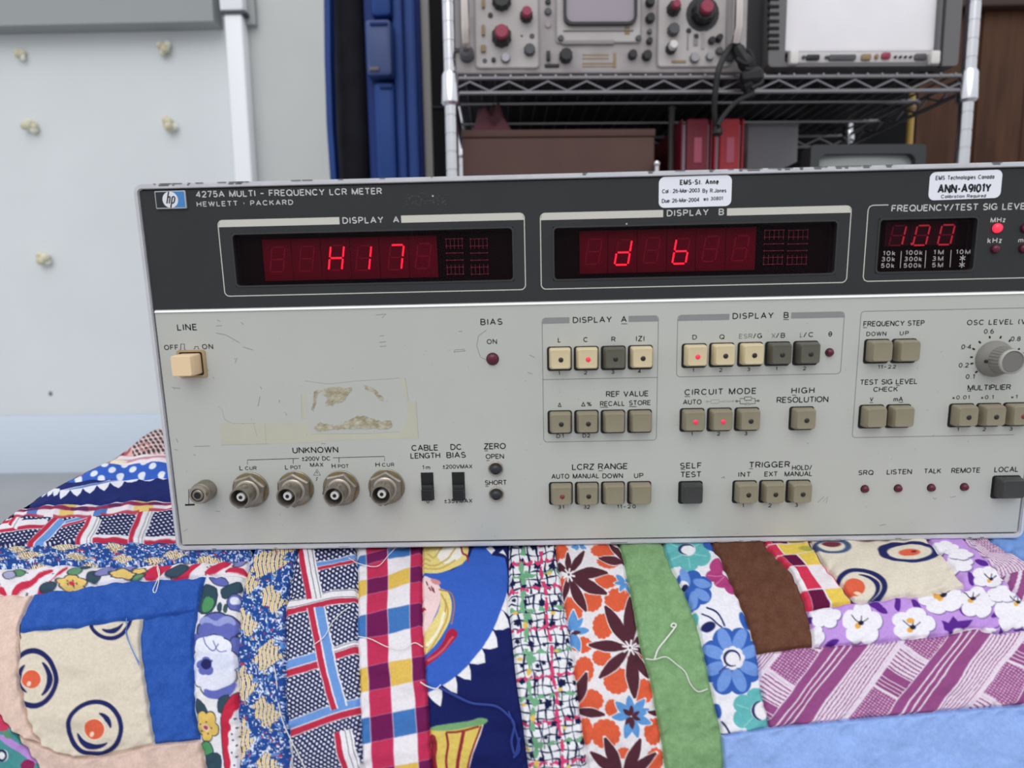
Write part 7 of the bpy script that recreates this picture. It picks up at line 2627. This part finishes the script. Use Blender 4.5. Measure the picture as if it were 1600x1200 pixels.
me.from_pydata(pb_.reshape(-1, 3).tolist(), [], np.stack([idx[:-1, :-1], idx[1:, :-1], idx[1:, 1:], idx[:-1, 1:]], -1).reshape(-1, 4).tolist())
me.polygons.foreach_set('use_smooth', np.ones(len(me.polygons), bool))
at_ = me.color_attributes.new('print', 'FLOAT_COLOR', 'POINT')
at_.data.foreach_set('color', np.concatenate([lin(cc), np.ones((nx * ny, 1))], 1).astype(np.float32).ravel())
link_mesh('backing_cloth', me, FAB, quilt)

# loose threads lying on the patches
THR = mat('white_thread', (226, 224, 220), .9)


def thread(pts, r=.00022, mm=THR, lift=.0012):
    a = arc_pts(pts, max(16, 8 * len(pts)))
    p = cast(a[:, 0], a[:, 1])
    p = p + gradF(p) * lift
    MB().tube(p, r, 5).build('loose_thread', mm, quilt)


thread([(1022, 1031), (1028, 1015), (1040, 1000), (1052, 985), (1056, 978), (1051, 976), (1048, 980), (1053, 982)], .00035)
thread([(1008, 1030), (1022, 1031), (1040, 1027), (1056, 1038), (1070, 1050), (1078, 1068), (1090, 1080), (1105, 1076)], .00022)
thread([(545, 875), (562, 884), (590, 888), (608, 870), (620, 858)], .0002)
thread([(560, 996), (580, 1000), (606, 1012), (630, 1016), (648, 1006), (662, 1012)], .0002)
thread([(430, 1040), (434, 1060), (438, 1100), (446, 1130), (460, 1160), (478, 1196), (490, 1230)], .0002)
thread([(490, 1010), (508, 996), (520, 975), (534, 960), (545, 952)], .0002)
thread([(246, 885), (250, 900), (244, 915), (240, 925), (244, 928), (249, 908), (246, 890)], .0002)
thread([(658, 1066), (668, 1072), (682, 1076), (690, 1070)], .00025)
BTH = mat('blue_thread', (40, 60, 140), .9)
thread([(688, 1074), (716, 1088), (740, 1098), (774, 1102), (792, 1114), (804, 1130), (800, 1156), (806, 1176), (812, 1150)], .0005, BTH, .002)
thread([(795, 1110), (806, 1140), (812, 1168), (803, 1180)], .0004, BTH, .002)
thread([(199, 968), (198, 990), (206, 1012), (219, 1040)], .00018, mat('sky_thread', (96, 140, 206), .9))

# bench under the quilt
TBL = mat('pale_wood', (176, 160, 138), .6, var=.15, vscale=8, stretch=(1, 8, 8))
bx0, bx1, by0, by1 = max(XA, XB) + .07, .58, .03, .53
tb = thing('bench', 'low wooden bench hidden beneath the patchwork quilt', 'bench', ((bx0 + bx1) / 2, (by0 + by1) / 2, FZ))
MB().rbox(bx0, bx1, by0, by1, -.085, -.055, .004).build('bench_top', TBL, tb)
for x in (bx0 + .03, bx1 - .03):
    for y in (by0 + .03, by1 - .03):
        MB().rbox(x - .02, x + .02, y - .02, y + .02, FZ, -.085, .003).build('leg', TBL, tb)
